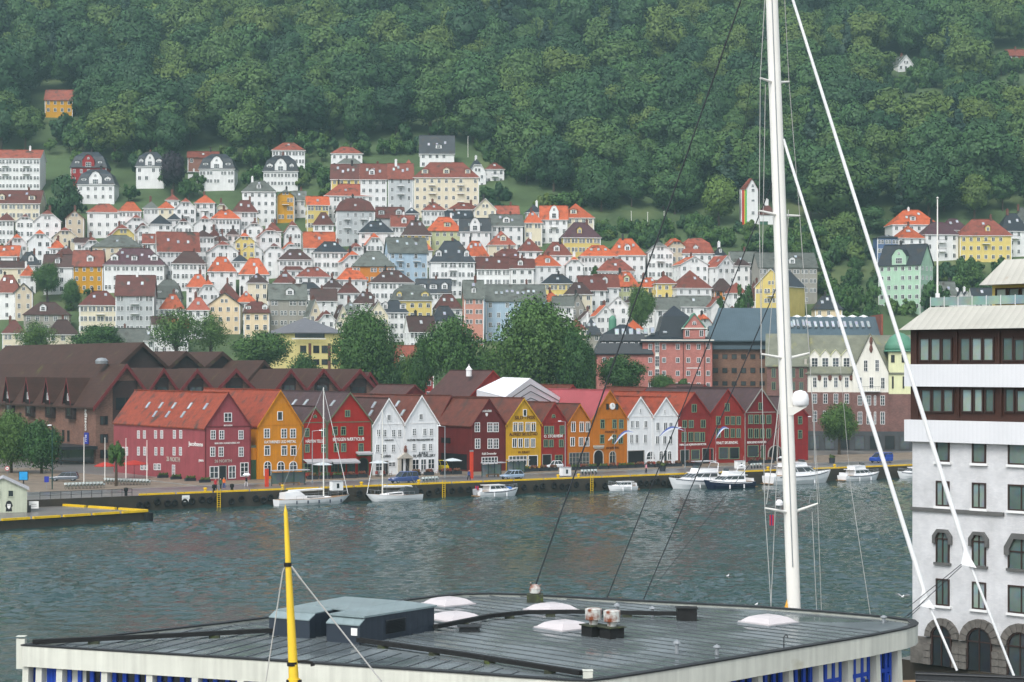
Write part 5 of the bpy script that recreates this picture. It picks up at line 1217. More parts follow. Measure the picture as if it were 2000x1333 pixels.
PROTO['s0'] = (crown_mesh('crown', 31, 4.2, 19, 40, 60, .9, 'leaf_spruce', 'cone'), 4.2, 19.); PROTO['s1'] = (crown_mesh('crown', 32, 4.8, 16, 36, 60, .9, 'leaf_spruce', 'cone'), 4.8, 16.)
for i in range(3): PROTO['t%d' % i] = (crown_mesh('crown', 50+i, 7., 13., 64, 260, .5, 'leaf_town', core=.3, soft=.6), 7., 13.)
PROTO['T'] = (crown_mesh('crown', 77, 11., 18., 120, 260, .52, 'leaf_town', core=.3, soft=.6), 11., 18.)
PROTO['a0'] = (crown_mesh('crown', 60, 7., 12., 60, 110, .45, 'leaf_town', open_=1, soft=.6), 7., 12.)
PROTO['lime'] = (crown_mesh('crown', 61, 7., 13., 46, 110, .8, 'leaf_lime'), 7., 13.); PROTO['copper'] = (crown_mesh('crown', 62, 7., 14., 46, 110, .8, 'leaf_copper'), 7., 14.)
for i in range(3): PROTO['b%d' % i] = (crown_mesh('crown', 70+i, 2.4, 3.4, 16, 130, .42, 'leaf_town', core=.3, soft=.6), 2.4, 3.4)
for i in range(2): PROTO['c%d' % i] = (crown_mesh('crown', 80+i, 2.4, 3.4, 16, 70, .5, 'leaf_forest'), 2.4, 3.4)
TR = {}
def tree(name, key, base, width, height, clear, label, group=None, rz=None, cat='tree'):
    """width, height of the crown and clear trunk below it, metres"""
    me, r0, h0 = PROTO[key]; root = empty(name, base, random.uniform(0, 6.28) if rz is None else rz); tag(root, label, cat, group)
    c = put('crown', me, root, (0, 0, clear+height/2)); c.scale = (width/2/r0, width/2/r0, height/h0)
    tk = (round(clear+height*.45), round(width/6)*3)
    if tk not in TR: TR[tk] = trunk_mesh(tk[0], max(.1, .022*(clear+height)), max(.8, tk[1]/2*.8), len(TR))
    put('trunk', TR[tk], root); return root
def tree_px(name, key, x0, x1, y0, y1, yb, label, Y=None, z=None, group=None, cat='tree'):
    """crown spans x0..x1, y0..y1 in the photo, foot at row yb"""
    if Y is None: Y = solveY(yb)
    p = P((x0+x1)/2, yb, Y) if z is None else Vector(((((x0+x1)/2)-1000)/F*Y, Y, z)); m = Y/F
    zt = CH-(y0-HZ)*m; zc = CH-(y1-HZ)*m
    return tree(name, key, p, (x1-x0)*m*1.04, zt-zc, max(.2, zc-p.z), label, group, cat=cat)
ST = 'street trees behind the wharf'
tree_px('linden_tree', 'T', 950, 1150, 586, 775, 800, 'huge broad dark green tree behind the lemon yellow and rust red houses', 428, 5, ST)
tree_px('linden_tree', 't1', 1080, 1164, 640, 775, 800, 'lower right crown beside the huge broad tree', 422, 5, ST)
tree_px('linden_tree', 't2', 834, 946, 618, 760, 800, 'tall green tree right of the dark red house behind the wharf', 430, 5, ST)
tree_px('linden_tree', 't0', 797, 855, 650, 770, 800, 'smaller green tree in front of the dark red house', 436, 5, ST)
tree_px('linden_tree', 'T', 644, 782, 606, 765, 800, 'broad green tree between the yellow institution and the dark red house', 440, 5, ST)
for i, (x0, x1, y0) in enumerate(((560,640,690),(770,830,690),(915,985,680),(1130,1180,690),(730,800,700),(880,950,690))): tree_px('understorey_tree', ('t0','t1','t2')[i%3], x0, x1, y0, 800, 806, 'lower dark green tree %s' % ('between the hotel gables and the broad tree','left of the smaller tree at the dark red house','left of the huge left crown','right of the huge right crown','right of the broad tree behind the scarlet house','behind the tall tree by the dark red house')[i], 462, 5, ST)
tree_px('maple_tree', 't2', 448, 566, 646, 722, 740, 'round green tree left of the yellow institution', 505, 9, ST)
tree_px('ash_tree', 'a0', 288, 400, 605, 690, 715, 'airy thin leaved tree below the peach gabled house, left one', 520, 11, ST); tree_px('ash_tree', 'a0', 370, 452, 612, 690, 715, 'airy thin leaved tree below the peach gabled house, right one', 524, 12, ST)
tree_px('maple_tree', 't0', 136, 246, 634, 690, 705, 'wide green tree above the hotel roof, in front of the cream town house', 530, 12, ST)
tree_px('maple_tree', 'a0', 28, 116, 628, 690, 705, 'loose green tree above the hotel roof at the left edge', 532, 12, ST)
tree_px('maple_tree', 't1', 64, 120, 512, 572, 590, 'lone green tree beside the mustard terrace house'); tree_px('maple_tree', 't2', 118, 160, 545, 600, 608, 'small green tree below the mustard terrace house')
tree_px('chestnut_tree', 't2', 1168, 1266, 694, 766, 790, 'round dark green tree in front of the pink brick block', 432, 2, ST); tree_px('chestnut_tree', 't0', 1266, 1330, 732, 770, 790, 'low bright green tree at the foot of the pink brick block', 436, 2, ST); tree_px('chestnut_tree', 'b1', 1322, 1352, 738, 768, 790, 'small dark bush tree at the foot of the pink brick block', 437, 2, ST)
tree_px('maple_tree', 't1', 1224, 1280, 556, 640, 655, 'narrow green tree above the pink brick block', 560); tree_px('maple_tree', 'b0', 1150, 1182, 520, 545, 560, 'round bush tree below the long orange roofed house'); tree_px('maple_tree', 'b1', 1434, 1470, 552, 622, 640, 'green tree left of the bright yellow house', 575); tree_px('maple_tree', 'b2', 1398, 1420, 578, 612, 625, 'slim dark tree left of the bright yellow house', 572)
tree_px('lime_tree', 'lime', 1366, 1441, 346, 428, 444, 'bright yellow green tree beside the striped tower'); tree_px('beech_tree', 'copper', 310, 368, 294, 368, 378, 'dark purple copper beech between the white villas')
tree_px('maple_tree', 'f1', 1596, 1690, 412, 505, 520, 'dull green spreading tree on the right slope, left one', 655); tree_px('maple_tree', 'f3', 1660, 1742, 398, 470, 490, 'dull green spreading tree on the right slope, right one', 668)
tree_px('maple_tree', 'f2', 88, 162, 346, 440, 455, 'large green tree beside the white apartment block')
tree_px('maple_tree', 't1', 1600, 1678, 786, 862, 884, 'green street tree before the white topped building', 425, 2.2); tree_px('maple_tree', 'T', -30, 74, 806, 912, 935, 'dark green street tree in front of the hotel, left one', 352, 2.2); tree_px('maple_tree', 't2', 36, 126, 820, 918, 935, 'dark green street tree in front of the hotel, right one', 350, 2.2)
tree_px('pear_tree', 'b0', 207, 247, 863, 912, 950, 'small clipped street tree by the bicycle rack', 313, 2.2)
for i, (x, y, w, h) in enumerate(((1640,592,46,52),(1668,590,44,55),(1700,588,46,58),(1622,566,40,40),(1655,562,42,40),(1815,590,62,66),(1840,592,46,50),(1735,570,40,40),(1770,610,50,42),(1700,622,50,36),(1660,624,44,30))):
    tree_px('bush_tree', ('b0','b1','b2')[i % 3], x-w/2, x+w/2, y-h*.62, y+h*.3, y+h*.4, '%s round clipped tree of those left of and below the mint green house' % ordinal(i+1), None if y < 600 else 600, group='round trees below the mint green house')
# forest on the hillside
BND = [(-60,290),(0,300),(80,345),(95,430),(160,400),(240,372),(330,360),(480,352),(520,318),(600,296),(700,290),(820,266),(930,296),(1000,365),(1080,395),(1150,425),(1160,425),(1300,428),(1440,432),(1500,430),(1545,455),(1600,470),(1730,455),(1745,446),(2000,436),(2080,430)]
def bnd(x):
    for (a, ya), (b, yb) in zip(BND, BND[1:]):
        if x <= b: return ya+(yb-ya)*(x-a)/(b-a)
    return BND[-1][1]
rng = random.Random(11); pts = []; blockers = []
for h in HH:
    if h['y'] < 330 or (h['x'] > 1740 and h['y'] < 470): blockers.append((h['x0']-(26 if h['y'] > 240 else 36), h['x1']+(26 if h['y'] > 240 else 36), h['root'].location.y, h['y']))
blockers.append((1425, 1530, 660, 400))
Y = 640.
while Y < 1085:
    stp = rng.uniform(8.5, 11); xm = 1045/F*Y; X = -xm
    while X < xm:
        x = X+rng.uniform(-3, 3); y = Y+rng.uniform(-4, 4); px = 1000+x*F/y; z = hill(y); py = HZ-(z-CH)*F/y
        ok = py < bnd(px)-4 and not (500 < px < 900 and 240 < py < 262 and rng.random() < .5)
        for a, b, hy, e in blockers:
            if a < px < b and hy-(50 if e > 240 else 84) < y < hy+20: ok = False
        if ok: pts.append((x, y, z, px, py))
        X += rng.uniform(8.5, 14)
    Y += stp
pts.sort(key=lambda q: q[1]); NF = 285
def pick(px, py):
    con = (900 < px < 1300 and py < 130) or px < 110 and py < 120
    return rng.choice(('s0','s1','f3')) if con and rng.random() < .6 else ('s0' if rng.random() < .03 else 'f%d' % rng.randrange(5))
mass = []
for i, (x, y, z, px, py) in enumerate(pts):
    k = pick(px, py); s = rng.choice((rng.uniform(.6,.95), rng.uniform(.8,1.2), rng.uniform(1.0,1.5), rng.uniform(1.5,2.0)))*(1. if k[0] == 'f' else 1); sz = s*rng.uniform(.75, 1.15)*(.85 if s > 1.5 else 1)
    if i < NF:
        me, r0, h0 = PROTO[k]; tree('forest_tree', k, (x, y, z), 2*r0*s, h0*sz, rng.uniform(1.2, 3.2), ('dark pointed spruce in the hillside forest' if k[0] == 's' else 'broad leafy tree along the lower edge of the hillside forest'), 'trees at the lower edge of the hillside forest')
    else: mass.append((x, y, z+PROTO[k][2]*sz/2+rng.uniform(.8, 2.5), k, s, sz, rng.uniform(0, 6.28)))
# the rest of the wood, one mass
ks = ['f0','f1','f2','f3','f4','s0','s1']
me = bpy.data.meshes.new('forest_mass'); me.from_pydata([m_[:3] for m_ in mass], [], [])
at = me.attributes.new('idx', 'INT', 'POINT'); at.data.foreach_set('value', [ks.index(m_[3]) for m_ in mass])
at = me.attributes.new('scl', 'FLOAT_VECTOR', 'POINT'); at.data.foreach_set('vector', [c for m_ in mass for c in (m_[4], m_[4], m_[5])])
at = me.attributes.new('rot', 'FLOAT_VECTOR', 'POINT'); at.data.foreach_set('vector', [c for m_ in mass for c in (0., 0., m_[6])])
fo = put('forest', me); tag(fo, 'dense green mixed forest covering the hillside', 'forest', kind='stuff')
src = {}
for o in bpy.data.objects:
    if o.name.startswith('crown'):
        for k in ks:
            if o.data == PROTO[k][0]: src.setdefault(k, o)
ng = bpy.data.node_groups.new('forest_scatter', 'GeometryNodeTree'); ng.interface.new_socket('Geometry', in_out='INPUT', socket_type='NodeSocketGeometry'); ng.interface.new_socket('Geometry', in_out='OUTPUT', socket_type='NodeSocketGeometry')
N = ng.nodes; L = ng.links; gi = N.new('NodeGroupInput'); go = N.new('NodeGroupOutput'); ip = N.new('GeometryNodeInstanceOnPoints'); jg = N.new('GeometryNodeJoinGeometry')
def named(nm, ty):
    q = N.new('GeometryNodeInputNamedAttribute'); q.data_type = ty; q.inputs['Name'].default_value = nm; return q.outputs['Attribute']
for k in reversed(ks):
    if k not in src: src[k] = src['f0']
    oi = N.new('GeometryNodeObjectInfo'); oi.transform_space = 'ORIGINAL'; oi.inputs['Object'].default_value = src[k]; oi.inputs['As Instance'].default_value = True; L.new(oi.outputs['Geometry'], jg.inputs[0])
L.new(gi.outputs[0], ip.inputs['Points']); L.new(jg.outputs[0], ip.inputs['Instance']); ip.inputs['Pick Instance'].default_value = True
L.new(named('idx', 'INT'), ip.inputs['Instance Index']); L.new(named('scl', 'FLOAT_VECTOR'), ip.inputs['Scale']); L.new(named('rot', 'FLOAT_VECTOR'), ip.inputs['Rotation']); L.new(ip.outputs[0], go.inputs[0])
fo.modifiers.new('scatter', 'NODES').node_group = ng
# garden bushes and small trees between the houses
REG = [(55,195,212,300,44,1.7),(1712,1832,134,190,30,1.8),(1932,2010,116,168,18,1.8),(150,480,300,400,60,1.5),(480,660,290,400,34,1.5),(560,960,262,310,46,1.4),(90,165,380,460,8,1.3),(940,1150,300,420,34,1.9),(1170,1460,446,490,70,1.25),(1460,1600,440,500,26,1.4),(1560,1745,470,560,46,1.5),(1740,2000,510,620,50,1.5),(1600,1780,560,640,22,1.4),
       (0,460,420,640,46,.85),(400,960,380,640,60,.85),(900,1480,460,640,46,.85),(1180,1500,540,660,24,1.)]
for x0, x1, y0, y1, n, s in REG:
    for i in range(int(n*.82)):
        px, py = rng.uniform(x0, x1), rng.uniform(y0, y1); p = ground_at(px, py); bad = False
        for h in HH:
            l = h['root'].location
            if h['x0']-2 < px < h['x1']+2 and -2.5 < p.y-l.y < 13: bad = True; break
            if h['x0']+4 < px < h['x1']-4 and -9 < p.y-l.y <= -2.5 and y0 < 420: bad = True; break
        if bad: continue
        k = rng.choice(('b0','b1','b2','c0','c1')); w = 4.6*s*rng.uniform(.7, 1.25)
        tree('garden_tree', k, p, w, w*rng.uniform(.6, .95), .2, 'small leafy tree or bush between the hillside houses', 'garden trees among the hillside houses', cat='tree')

def by_landmark(items, head):             # items: (object, px, py); each told apart by the house it stands nearest to
    gg = collections.defaultdict(list)
    for o, px, py in items:
        q = min(LM, key=lambda h: (h['x']-px)**2+(1.6*(h['y']-py))**2); dx, dy = px-q['x'], py-q['y']
        dw = ('right of' if dx > 0 else 'left of') if abs(dx) > 2.2*abs(dy) else (('above' if dy < 0 else 'below') if abs(dy) > 1.8*abs(dx) else (('above right of' if dx > 0 else 'above left of') if dy < 0 else ('below right of' if dx > 0 else 'below left of')))
        gg[(q['id'], dw)].append((math.hypot(dx, dy), o))
    for (i_, dw), v in gg.items():
        v.sort(key=lambda e: e[0])
        for n_, (_, o) in enumerate(v):
            o['label'] = '%s, %s%s the %s' % (head, ('' if len(v) == 1 else ('nearest ' if n_ == 0 else ordinal(n_+1)+' nearest ')), dw, SHORT.get(i_, i_))
            if len(o['label'].split()) > 16: o['label'] = ' '.join(o['label'].split()[:16])
def _items(nm):
    return [(o, 1000+o.location.x*F/o.location.y, HZ-(o.location.z-CH)*F/o.location.y) for o in COL.objects if o.name.startswith(nm)]
by_landmark(_items('garden_tree'), 'small garden tree')
by_landmark([t_ for t_ in _items('forest_tree') if 'spruce' not in t_[0]['label']], 'broad tree at the forest edge'); by_landmark([t_ for t_ in _items('forest_tree') if 'spruce' in t_[0]['label']], 'pointed spruce at the forest edge')
# ------------------------------------------------------------------ terminal with the flat wet roof in the foreground
ZR = 8.0
mat('roof_felt', C(112,120,122), .22, .32, .3, spec=.5, bands=('XY', .8, .02, .05), dirt=(C(84,92,94), .55, .2)); 
_n = MAT['roof_felt'].node_tree; _t = _n.nodes.new('ShaderNodeTexCoord'); _q = _n.nodes.new('ShaderNodeTexNoise'); _q.inputs['Scale'].default_value = .28; _q.inputs['Detail'].default_value = 5; _n.links.new(_t.outputs['Object'], _q.inputs['Vector'])
_r = _n.nodes.new('ShaderNodeMapRange'); _r.inputs['From Min'].default_value = .4; _r.inputs['From Max'].default_value = .62; _r.inputs['To Min'].default_value = .06; _r.inputs['To Max'].default_value = .42; _n.links.new(_q.outputs['Fac'], _r.inputs['Value']); _n.links.new(_r.outputs[0], _n.nodes['Principled BSDF'].inputs['Roughness'])
mat('felt_seam', C(86,92,94), .4, .2, 1); mat('fascia_concrete', C(206,208,196), .8, .1, .4, streak=.12, dirt=(C(168,164,140), .22, .6))
mat('blue_frame', C(28,70,176), .45, .06); mat('plant_blue', C(50,58,68), .45, .1, .5, bands=('XY', 1.6, .03, .2)); mat('plant_roof', C(132,148,150), .35, .12, .6, bands=('X', 1.8, .02, .12))
mat('rust_white', C(204,206,200), .7, .1, 1, dirt=(C(120,62,36), .75, 2.2)); mat('moss_box', C(62,66,52), .9, .3, 2, dirt=(C(84,98,40), .4, 3)); mat('dome_plastic', C(196,190,190), .35, .05, .5)
def near_pt(px, py, z=ZR): return PG(px, py, z)
OUT = [(42,1262),(170,1270),(300,1278),(450,1287),(600,1296.5),(760,1307),(900,1316),(1020,1325),(1110,1331),(1150,1332),(1200,1326),(1300,1310.5),(1400,1294),(1500,1277),(1600,1260.5),(1700,1244),(1770,1230),(1788,1224),(1793,1219),(1786,1213),(1740,1206.5),(1620,1196),(1500,1187),(1350,1179),(1200,1171.5),(1100,1166),(1030,1162),(960,1160),(900,1161),(840,1166.5),(700,1184),(540,1204),(420,1219),(300,1233),(170,1247),(62,1258.5)]
OP = [near_pt(*q) for q in OUT]; cen = sum(OP, Vector())/len(OP)
term = empty('ferry_terminal', (cen.x, cen.y, 2.0)); tag(term, 'low terminal building with a wide wet grey roof and white concrete fascia', 'building')
L0 = lambda p: Vector((p.x-cen.x, p.y-cen.y, p.z-2.0))
Q = [L0(p) for p in OP]; ctr = Vector((0, 0, 0))
def inset(p, d): v = Vector((p.x, p.y, 0)); return Vector((p.x, p.y, p.z))-v.normalized()*d
MB().face([inset(p, .3)+Vector((0,0,-.1)) for p in Q]).build('roof_deck', 'roof_felt', term)
# felt seams, one strip each, running back from the two front edges
def inside(p):
    c_ = False; j = len(Q)-1
    for i in range(len(Q)):
        if (Q[i].y > p.y) != (Q[j].y > p.y) and p.x < (Q[j].x-Q[i].x)*(p.y-Q[i].y)/(Q[j].y-Q[i].y)+Q[i].x: c_ = not c_
        j = i
    return c_
FC, DV = L0(near_pt(1140,1328)), L0(near_pt(714,1262)); dvd = (DV-FC)
def zone(p): return dvd.x*(p.y-FC.y)-dvd.y*(p.x-FC.x)          # which side of the ridge duct
for e0, e1, sgn in ((L0(near_pt(1160,1330)), L0(near_pt(1775,1230)), -1), (L0(near_pt(60,1263)), L0(near_pt(1130,1331)), 1)):
    e = e1-e0; e.z = 0; Le = e.length; e.normalize(); nb = Vector((-e.y, e.x, 0)); t_ = .6
    while t_ < Le-.4:
        p = e0+e*t_; s0 = .55; s1 = s0
        while s1 < 40 and inside(p+nb*(s1+.7)) and zone(p+nb*s1)*sgn > 0 and not (sgn > 0 and s1 > 9 and t_ > Le*.5): s1 += .3
        if s1-s0 > 1.5:
            a_, b_ = p+nb*s0, p+nb*s1; w_ = e*.035; z_ = Vector((0,0,-.098)); u_ = Vector((0,0,.035)); MB().hexa([a_-w_+z_, a_+w_+z_, b_+w_+z_, b_-w_+z_, a_-w_+z_+u_, a_+w_+z_+u_, b_+w_+z_+u_, b_-w_+z_+u_]).build('roof_seam', 'felt_seam', term)
        t_ += 1.0
fb = MB(); n = len(Q)
for i in range(n):
    a, b = Q[i], Q[(i+1) % n]; ai, bi = inset(a, .32), inset(b, .32); dn = Vector((0,0,-.95))
    fb.hexa([a+dn, b+dn, bi+dn, ai+dn, a, b, bi, ai], 0)
    up = Vector((0,0,.07)); ao, bo = inset(a, -.04), inset(b, -.04); ai2, bi2 = inset(a, .4), inset(b, .4); e = Vector((0,0,.002)); fb.hexa([ao+e, bo+e, bi2+e, ai2+e, ao+up, bo+up, bi2+up, ai2+up], 1)
fb.build('fascia', ['fascia_concrete','iron'], term)
wb = MB()
for i in range(n):
    a, b = inset(Q[i], .9), inset(Q[(i+1) % n], .9); wb.face([(a.x,a.y,0),(b.x,b.y,0),(b.x,b.y,5.1),(a.x,a.y,5.1)])
wb.build('wall', 'fascia_concrete', term); MB().face([inset(p, .33)+Vector((0,0,-.93)) for p in reversed(Q)]).build('soffit', 'fascia_concrete', term)
def bays(p0, p1, xs, ys):                 # pillars at photo columns along a straight front, a blue window bay between each two
    a, b = L0(near_pt(*p0)), L0(near_pt(*p1)); d = (b-a); d.z = 0; d.normalize(); nn = Vector((d.y, -d.x, 0)); ang = math.atan2(d.y, d.x); P0 = []
    for x in xs:
        k = (x-1000)/F; A = Vector((a.x+cen.x, a.y+cen.y)); t = (k*A.y-A.x)/(d.x-k*d.y); P0.append(a+d*t)
    for p in P0: put('pillar', PIL, term, (p.x-nn.x*.25, p.y-nn.y*.25, 0), ang)
    for p, q in zip(P0, P0[1:]):
        w = (q-p).length-.45; mid = (p+q)/2-nn*.62; m = MB(); x = w/2; z0, z1 = 2.6, 5.02
        m.face([(-x,-.05,z0),(x,-.05,z0),(x,-.05,z1),(-x,-.05,z1)], 1)
        for xx in (-x+.1, -w/6, w/6, x-.1): m.box(xx-.1, xx+.1, -.16, -.04, z0, z1, 0)
        for zz in (z0, z0+1.35): m.box(-x, x, -.15, -.045, zz, zz+.2, 0)
        m.box(w/6+.1, x-.16, -.18, -.17, z0+.15, z0+1.2, 1).box(w/6+.02, w/6+.16, -.2, -.1, z0+.1, z0+1.3, 0)
        m.build('window', ['blue_frame','glass_dark'], term, (mid.x, mid.y, 0), ang)
PIL = MB().hexa([(-.22,-.3,0),(.22,-.3,0),(.22,.3,0),(-.22,.3,0),(-.16,-.1,5.05),(.16,-.1,5.05),(.16,.3,5.05),(-.16,.3,5.05)]).mesh('pillar', ['fascia_concrete'])
bays((42,1262), (1110,1331), [46,72,112,200,288,377,466,555,645,735,825,915,1005,1100], 0); bays((1200,1326), (1770,1230), [1190,1250,1308,1366,1428,1490,1550,1608,1665,1720,1762], 0)
def on_roof(name, px, py, label, cat, group=None, rz=0.):
    p = near_pt(px, py, ZR-.1); o = empty(name, p, rz); return tag(o, label, cat, group)
# plant room on the roof
def foot(*q): return [near_pt(x, y, ZR-.1) for x, y in q]
A, B_, C_ = foot((649,1251),(714,1257),(848,1232)); D_ = A+(C_-B_)
pr = empty('roof_plant_room', B_); tag(pr, 'dark blue metal plant room on the terminal roof', 'plant room'); l = lambda p, z=0.: Vector((p.x-B_.x, p.y-B_.y, z))
MB().hexa([l(A),l(B_),l(C_),l(D_),l(A,1.2),l(B_,1.2),l(C_,1.15),l(D_,1.15)]).build('wall', 'plant_blue', pr)
up = lambda p, k=1.06: Vector(((p.x-l((A+C_)/2).x)*k+l((A+C_)/2).x, (p.y-l((A+C_)/2).y)*k+l((A+C_)/2).y, p.z))
MB().slab([up(l(A,1.3)), up(l(B_,1.3)), up(l(C_,1.25)), up(l(D_,1.35))], .09).build('roof', 'plant_roof', pr)
A2, B2_ = foot((537,1239),(616,1246)); dv = (C_-B_)*.42; C2, D2 = B2_+dv, A2+dv
MB().hexa([l(A2),l(B2_),l(C2),l(D2),l(A2,1.15),l(B2_,1.15),l(C2,1.2),l(D2,1.2)]).build('wall', 'plant_blue', pr); MB().slab([l(A2,1.2),l(B2_,1.2),l(C2,1.27),l(D2,1.27)], .06).build('roof', 'plant_roof', pr)
E0, E1 = B2_+dv*.5, A+dv*.5; MB().hexa([l(E0),l(E1),l(E1+dv),l(E0+dv),l(E0,1.05),l(E1,1.05),l(E1+dv,1.05),l(E0+dv,1.05)]).build('recess', 'opening_dark', pr)  # near-black block paints the shade of the gap between the two boxes
MB().slab([l(A2+dv,1.28), l(A+dv*.5,1.3), l(D_,1.36), l(A2+(C_-B_),1.32)], .06).build('roof', 'plant_roof', pr)
for a0, b0, zt_ in ((A, B_, 1.14), (A2, B2_, 1.09)):        # projecting fronts with sloped light caps
    ev = (b0-a0).normalized(); nf0 = Vector((ev.y, -ev.x, 0)); nf0 = nf0 if nf0.y < 0 else -nf0; o1 = nf0*.45; zl = .86
    MB().hexa([l(a0)+o1, l(b0)+o1, l(b0)+nf0*.004, l(a0)+nf0*.004, l(a0, zl)+o1, l(b0, zl)+o1, l(b0, zt_)+nf0*.004, l(a0, zt_)+nf0*.004]).build('front_bay', 'plant_blue', pr)
    MB().slab([l(a0, zl+.05)+o1*1.1, l(b0, zl+.05)+o1*1.1, l(b0, zt_+.06)+nf0*.01, l(a0, zt_+.06)+nf0*.01], .05).build('sloped_cap', 'plant_roof', pr)
t = (C_-B_); tn = t.normalized(); nn = Vector((tn.y, -tn.x, 0)); lv = MB()
for i in range(9): z = .28+i*.075; a_, b_ = l(B_+t*.28)+nn*.03, l(B_+t*.56)+nn*.03; lv.hexa([a_+Vector((0,0,z)), b_+Vector((0,0,z)), b_+Vector((0,0,z))+nn*.06, a_+Vector((0,0,z))+nn*.06, a_+Vector((0,0,z+.05)), b_+Vector((0,0,z+.05)), b_+Vector((0,0,z+.03))+nn*.02, a_+Vector((0,0,z+.03))+nn*.02])
lv.build('louvre', 'iron', pr)
for q, f in ((B_, 0),): 
    p = l(B_)+(A-B_).normalized()*.12; yv = (A-B_).normalized(); nf = Vector((yv.y, -yv.x, 0)); nf = nf if nf.y < 0 else -nf; p = p+nf*.46+Vector((0,0,-.2)); MB().hexa([p+nf*.01+Vector((0,0,.6)), p+yv*.35+nf*.01+Vector((0,0,.6)), p+yv*.35+nf*.06+Vector((0,0,.6)), p+nf*.06+Vector((0,0,.6)), p+nf*.01+Vector((0,0,.95)), p+yv*.35+nf*.01+Vector((0,0,.95)), p+yv*.35+nf*.06+Vector((0,0,.95)), p+nf*.06+Vector((0,0,.95))]).build('warning_sign', 'letter_white', pr)
# skylight domes
DM = MB(); rings = []
for s, z in ((1.08,0),(1.08,.12),(.98,.13),(.9,.2),(.7,.34),(.4,.43),(.02,.46)): rings.append([(s*x, s*y, z) for x, y in ((-1,-1),(0,-1.0),(1,-1),(1.0,0),(1,1),(0,1.0),(-1,1),(-1.0,0))])
DM = MB().loft(rings, closed=True).mesh('dome', ['dome_plastic'])
for px, py, s, wh in ((876,1182,1.0,'by the back edge of the roof, leftmost'),(889,1212,1.03,'right of the plant room'),(1077,1194,1.0,'in the middle of the roof, farther one'),(1102,1229,1.0,'left of the rusty vents'),(1500,1218,1.0,'alone on the right part of the roof')):
    o = on_roof('skylight_dome', px, py, 'white plastic skylight dome '+wh, 'skylight', 'skylight domes on the terminal roof', R(40)); d = put('dome', DM, o); d.scale = (s, s, s); MB().box(-1.12,1.12,-1.12,1.12,-.02,.06).build('upstand', 'galvanised', o)
# ducts
def duct(pts, label, r=.13):
    P3 = [near_pt(x, y, ZR-.1) for x, y in pts]; o = empty('cable_duct', P3[0]); tag(o, label, 'cable duct', 'black cable ducts across the terminal roof'); b = MB()
    for p, q in zip(P3, P3[1:]):
        d = (q-p).normalized(); s = Vector((-d.y, d.x, 0))*r; z = Vector((0,0,.14)); z2 = Vector((0,0,.34)); p = p-P3[0]; q = q-P3[0]; b.hexa([p-s+z, q-s+z, q+s+z, p+s+z, p-s+z2, q-s+z2, q+s+z2, p+s+z2])
    b.build('channel', 'tar_black', o); f = MB()
    for p, q in zip(P3, P3[1:]):
        m = max(1, int((q-p).length/3))
        for i in range(m): c = p.lerp(q, (i+.5)/m)-P3[0]; f.box(c.x-.25, c.x+.25, c.y-.12, c.y+.12, 0, .15)
    f.build('foot', 'moss_box', o)
duct([(64,1264),(300,1253),(535,1241)], 'black cable duct from the left corner to the plant room'); duct([(700,1260),(900,1288),(1136,1326)], 'black cable duct from the plant room to the front corner'); duct([(850,1234),(960,1212),(1030,1205),(1120,1204),(1330,1208)], 'black cable duct from the plant room to the black box')
o = on_roof('roof_box', 1341, 1212, 'black box at the end of the cable duct', 'box'); MB().box(-.5,.5,-.4,.4,0,.62).box(-.55,.55,-.45,.45,.62,.68).build('casing', 'tar_black', o)
o = on_roof('roof_hatch', 917, 1234, 'small flat dark hatch in front of the middle skylights', 'hatch'); MB().box(-.5,.5,-.35,.35,0,.25).box(-.6,.6,-.45,.45,.25,.3).build('cover', 'iron', o)
for px, py, wh in ((1159,1242,'left'),(1195,1246,'right')):
    o = on_roof('roof_vent', px, py, 'rusty white roof vent on a black base, %s of the pair' % wh, 'vent', 'rusty roof vents', R(35)); MB().box(-.42,.42,-.42,.42,0,.5,0).box(-.5,.5,-.5,.5,.5,.56,1).build('base', ['tar_black','moss_box'], o); MB().lathe([(.22,.56),(.24,.78),(.4,.8),(.42,1.3),(.3,1.34),(0,1.35)], n=14).build('cowl', 'rust_white', o)
o = on_roof('roof_vent', 1045, 1176, 'mossy box vent with white cowl on the back edge of the roof', 'vent'); MB().box(-.45,.45,-.45,.45,0,.45).build('base', 'moss_box', o); MB().lathe([(.2,.45),(.3,.5),(.32,.75),(.2,.95),(.0,1.0)], n=10).tube((.1,0,.7),(.35,-.1,1.0),.03).tube((-.2,0,.8),(-.25,-.1,1.1),.03).build('cowl', 'rust_white', o)
for px, py, h, wh in ((1205,1203,.7,'behind the black cable duct, left one'),(1274,1204,.55,'behind the black cable duct, right one'),(1322,1277,.65,'near the right front edge, thicker one'),(1400,1280,.5,'near the right front edge, thinner one'),(1726,1217,.4,'near the right corner')):
    o = on_roof('vent_pipe', px, py, 'small grey vent pipe with cap '+wh, 'vent pipe', 'small vent pipes on the terminal roof'); MB().lathe([(.09,0),(.09,h*.75),(.1,h*.76)], n=8).build('pipe', 'galvanised', o); MB().lathe([(.18,h*.72),(.16,h*.82),(0,h)], n=10).build('cap', 'galvanised', o)
o = on_roof('pipe_hook', 1531, 1268, 'thin bent pipe hook near the right front edge', 'pipe'); MB().path([(0,0,0),(0,0,.55),(.08,0,.66),(.16,0,.62),(.17,0,.5)], .025).build('pipe', 'iron', o)
for px, py in ((42,1262),(1148,1331)):
    o = on_roof('corner_post', px, py, 'white square post at the %s corner of the terminal roof' % ('left' if px < 100 else 'front'), 'post'); MB().box(-.2,.2,-.2,.2,-1.05,.35 if px < 100 else .45).box(-.22,.22,-.22,.22,.45,.47).build('post', 'fascia_concrete', o)
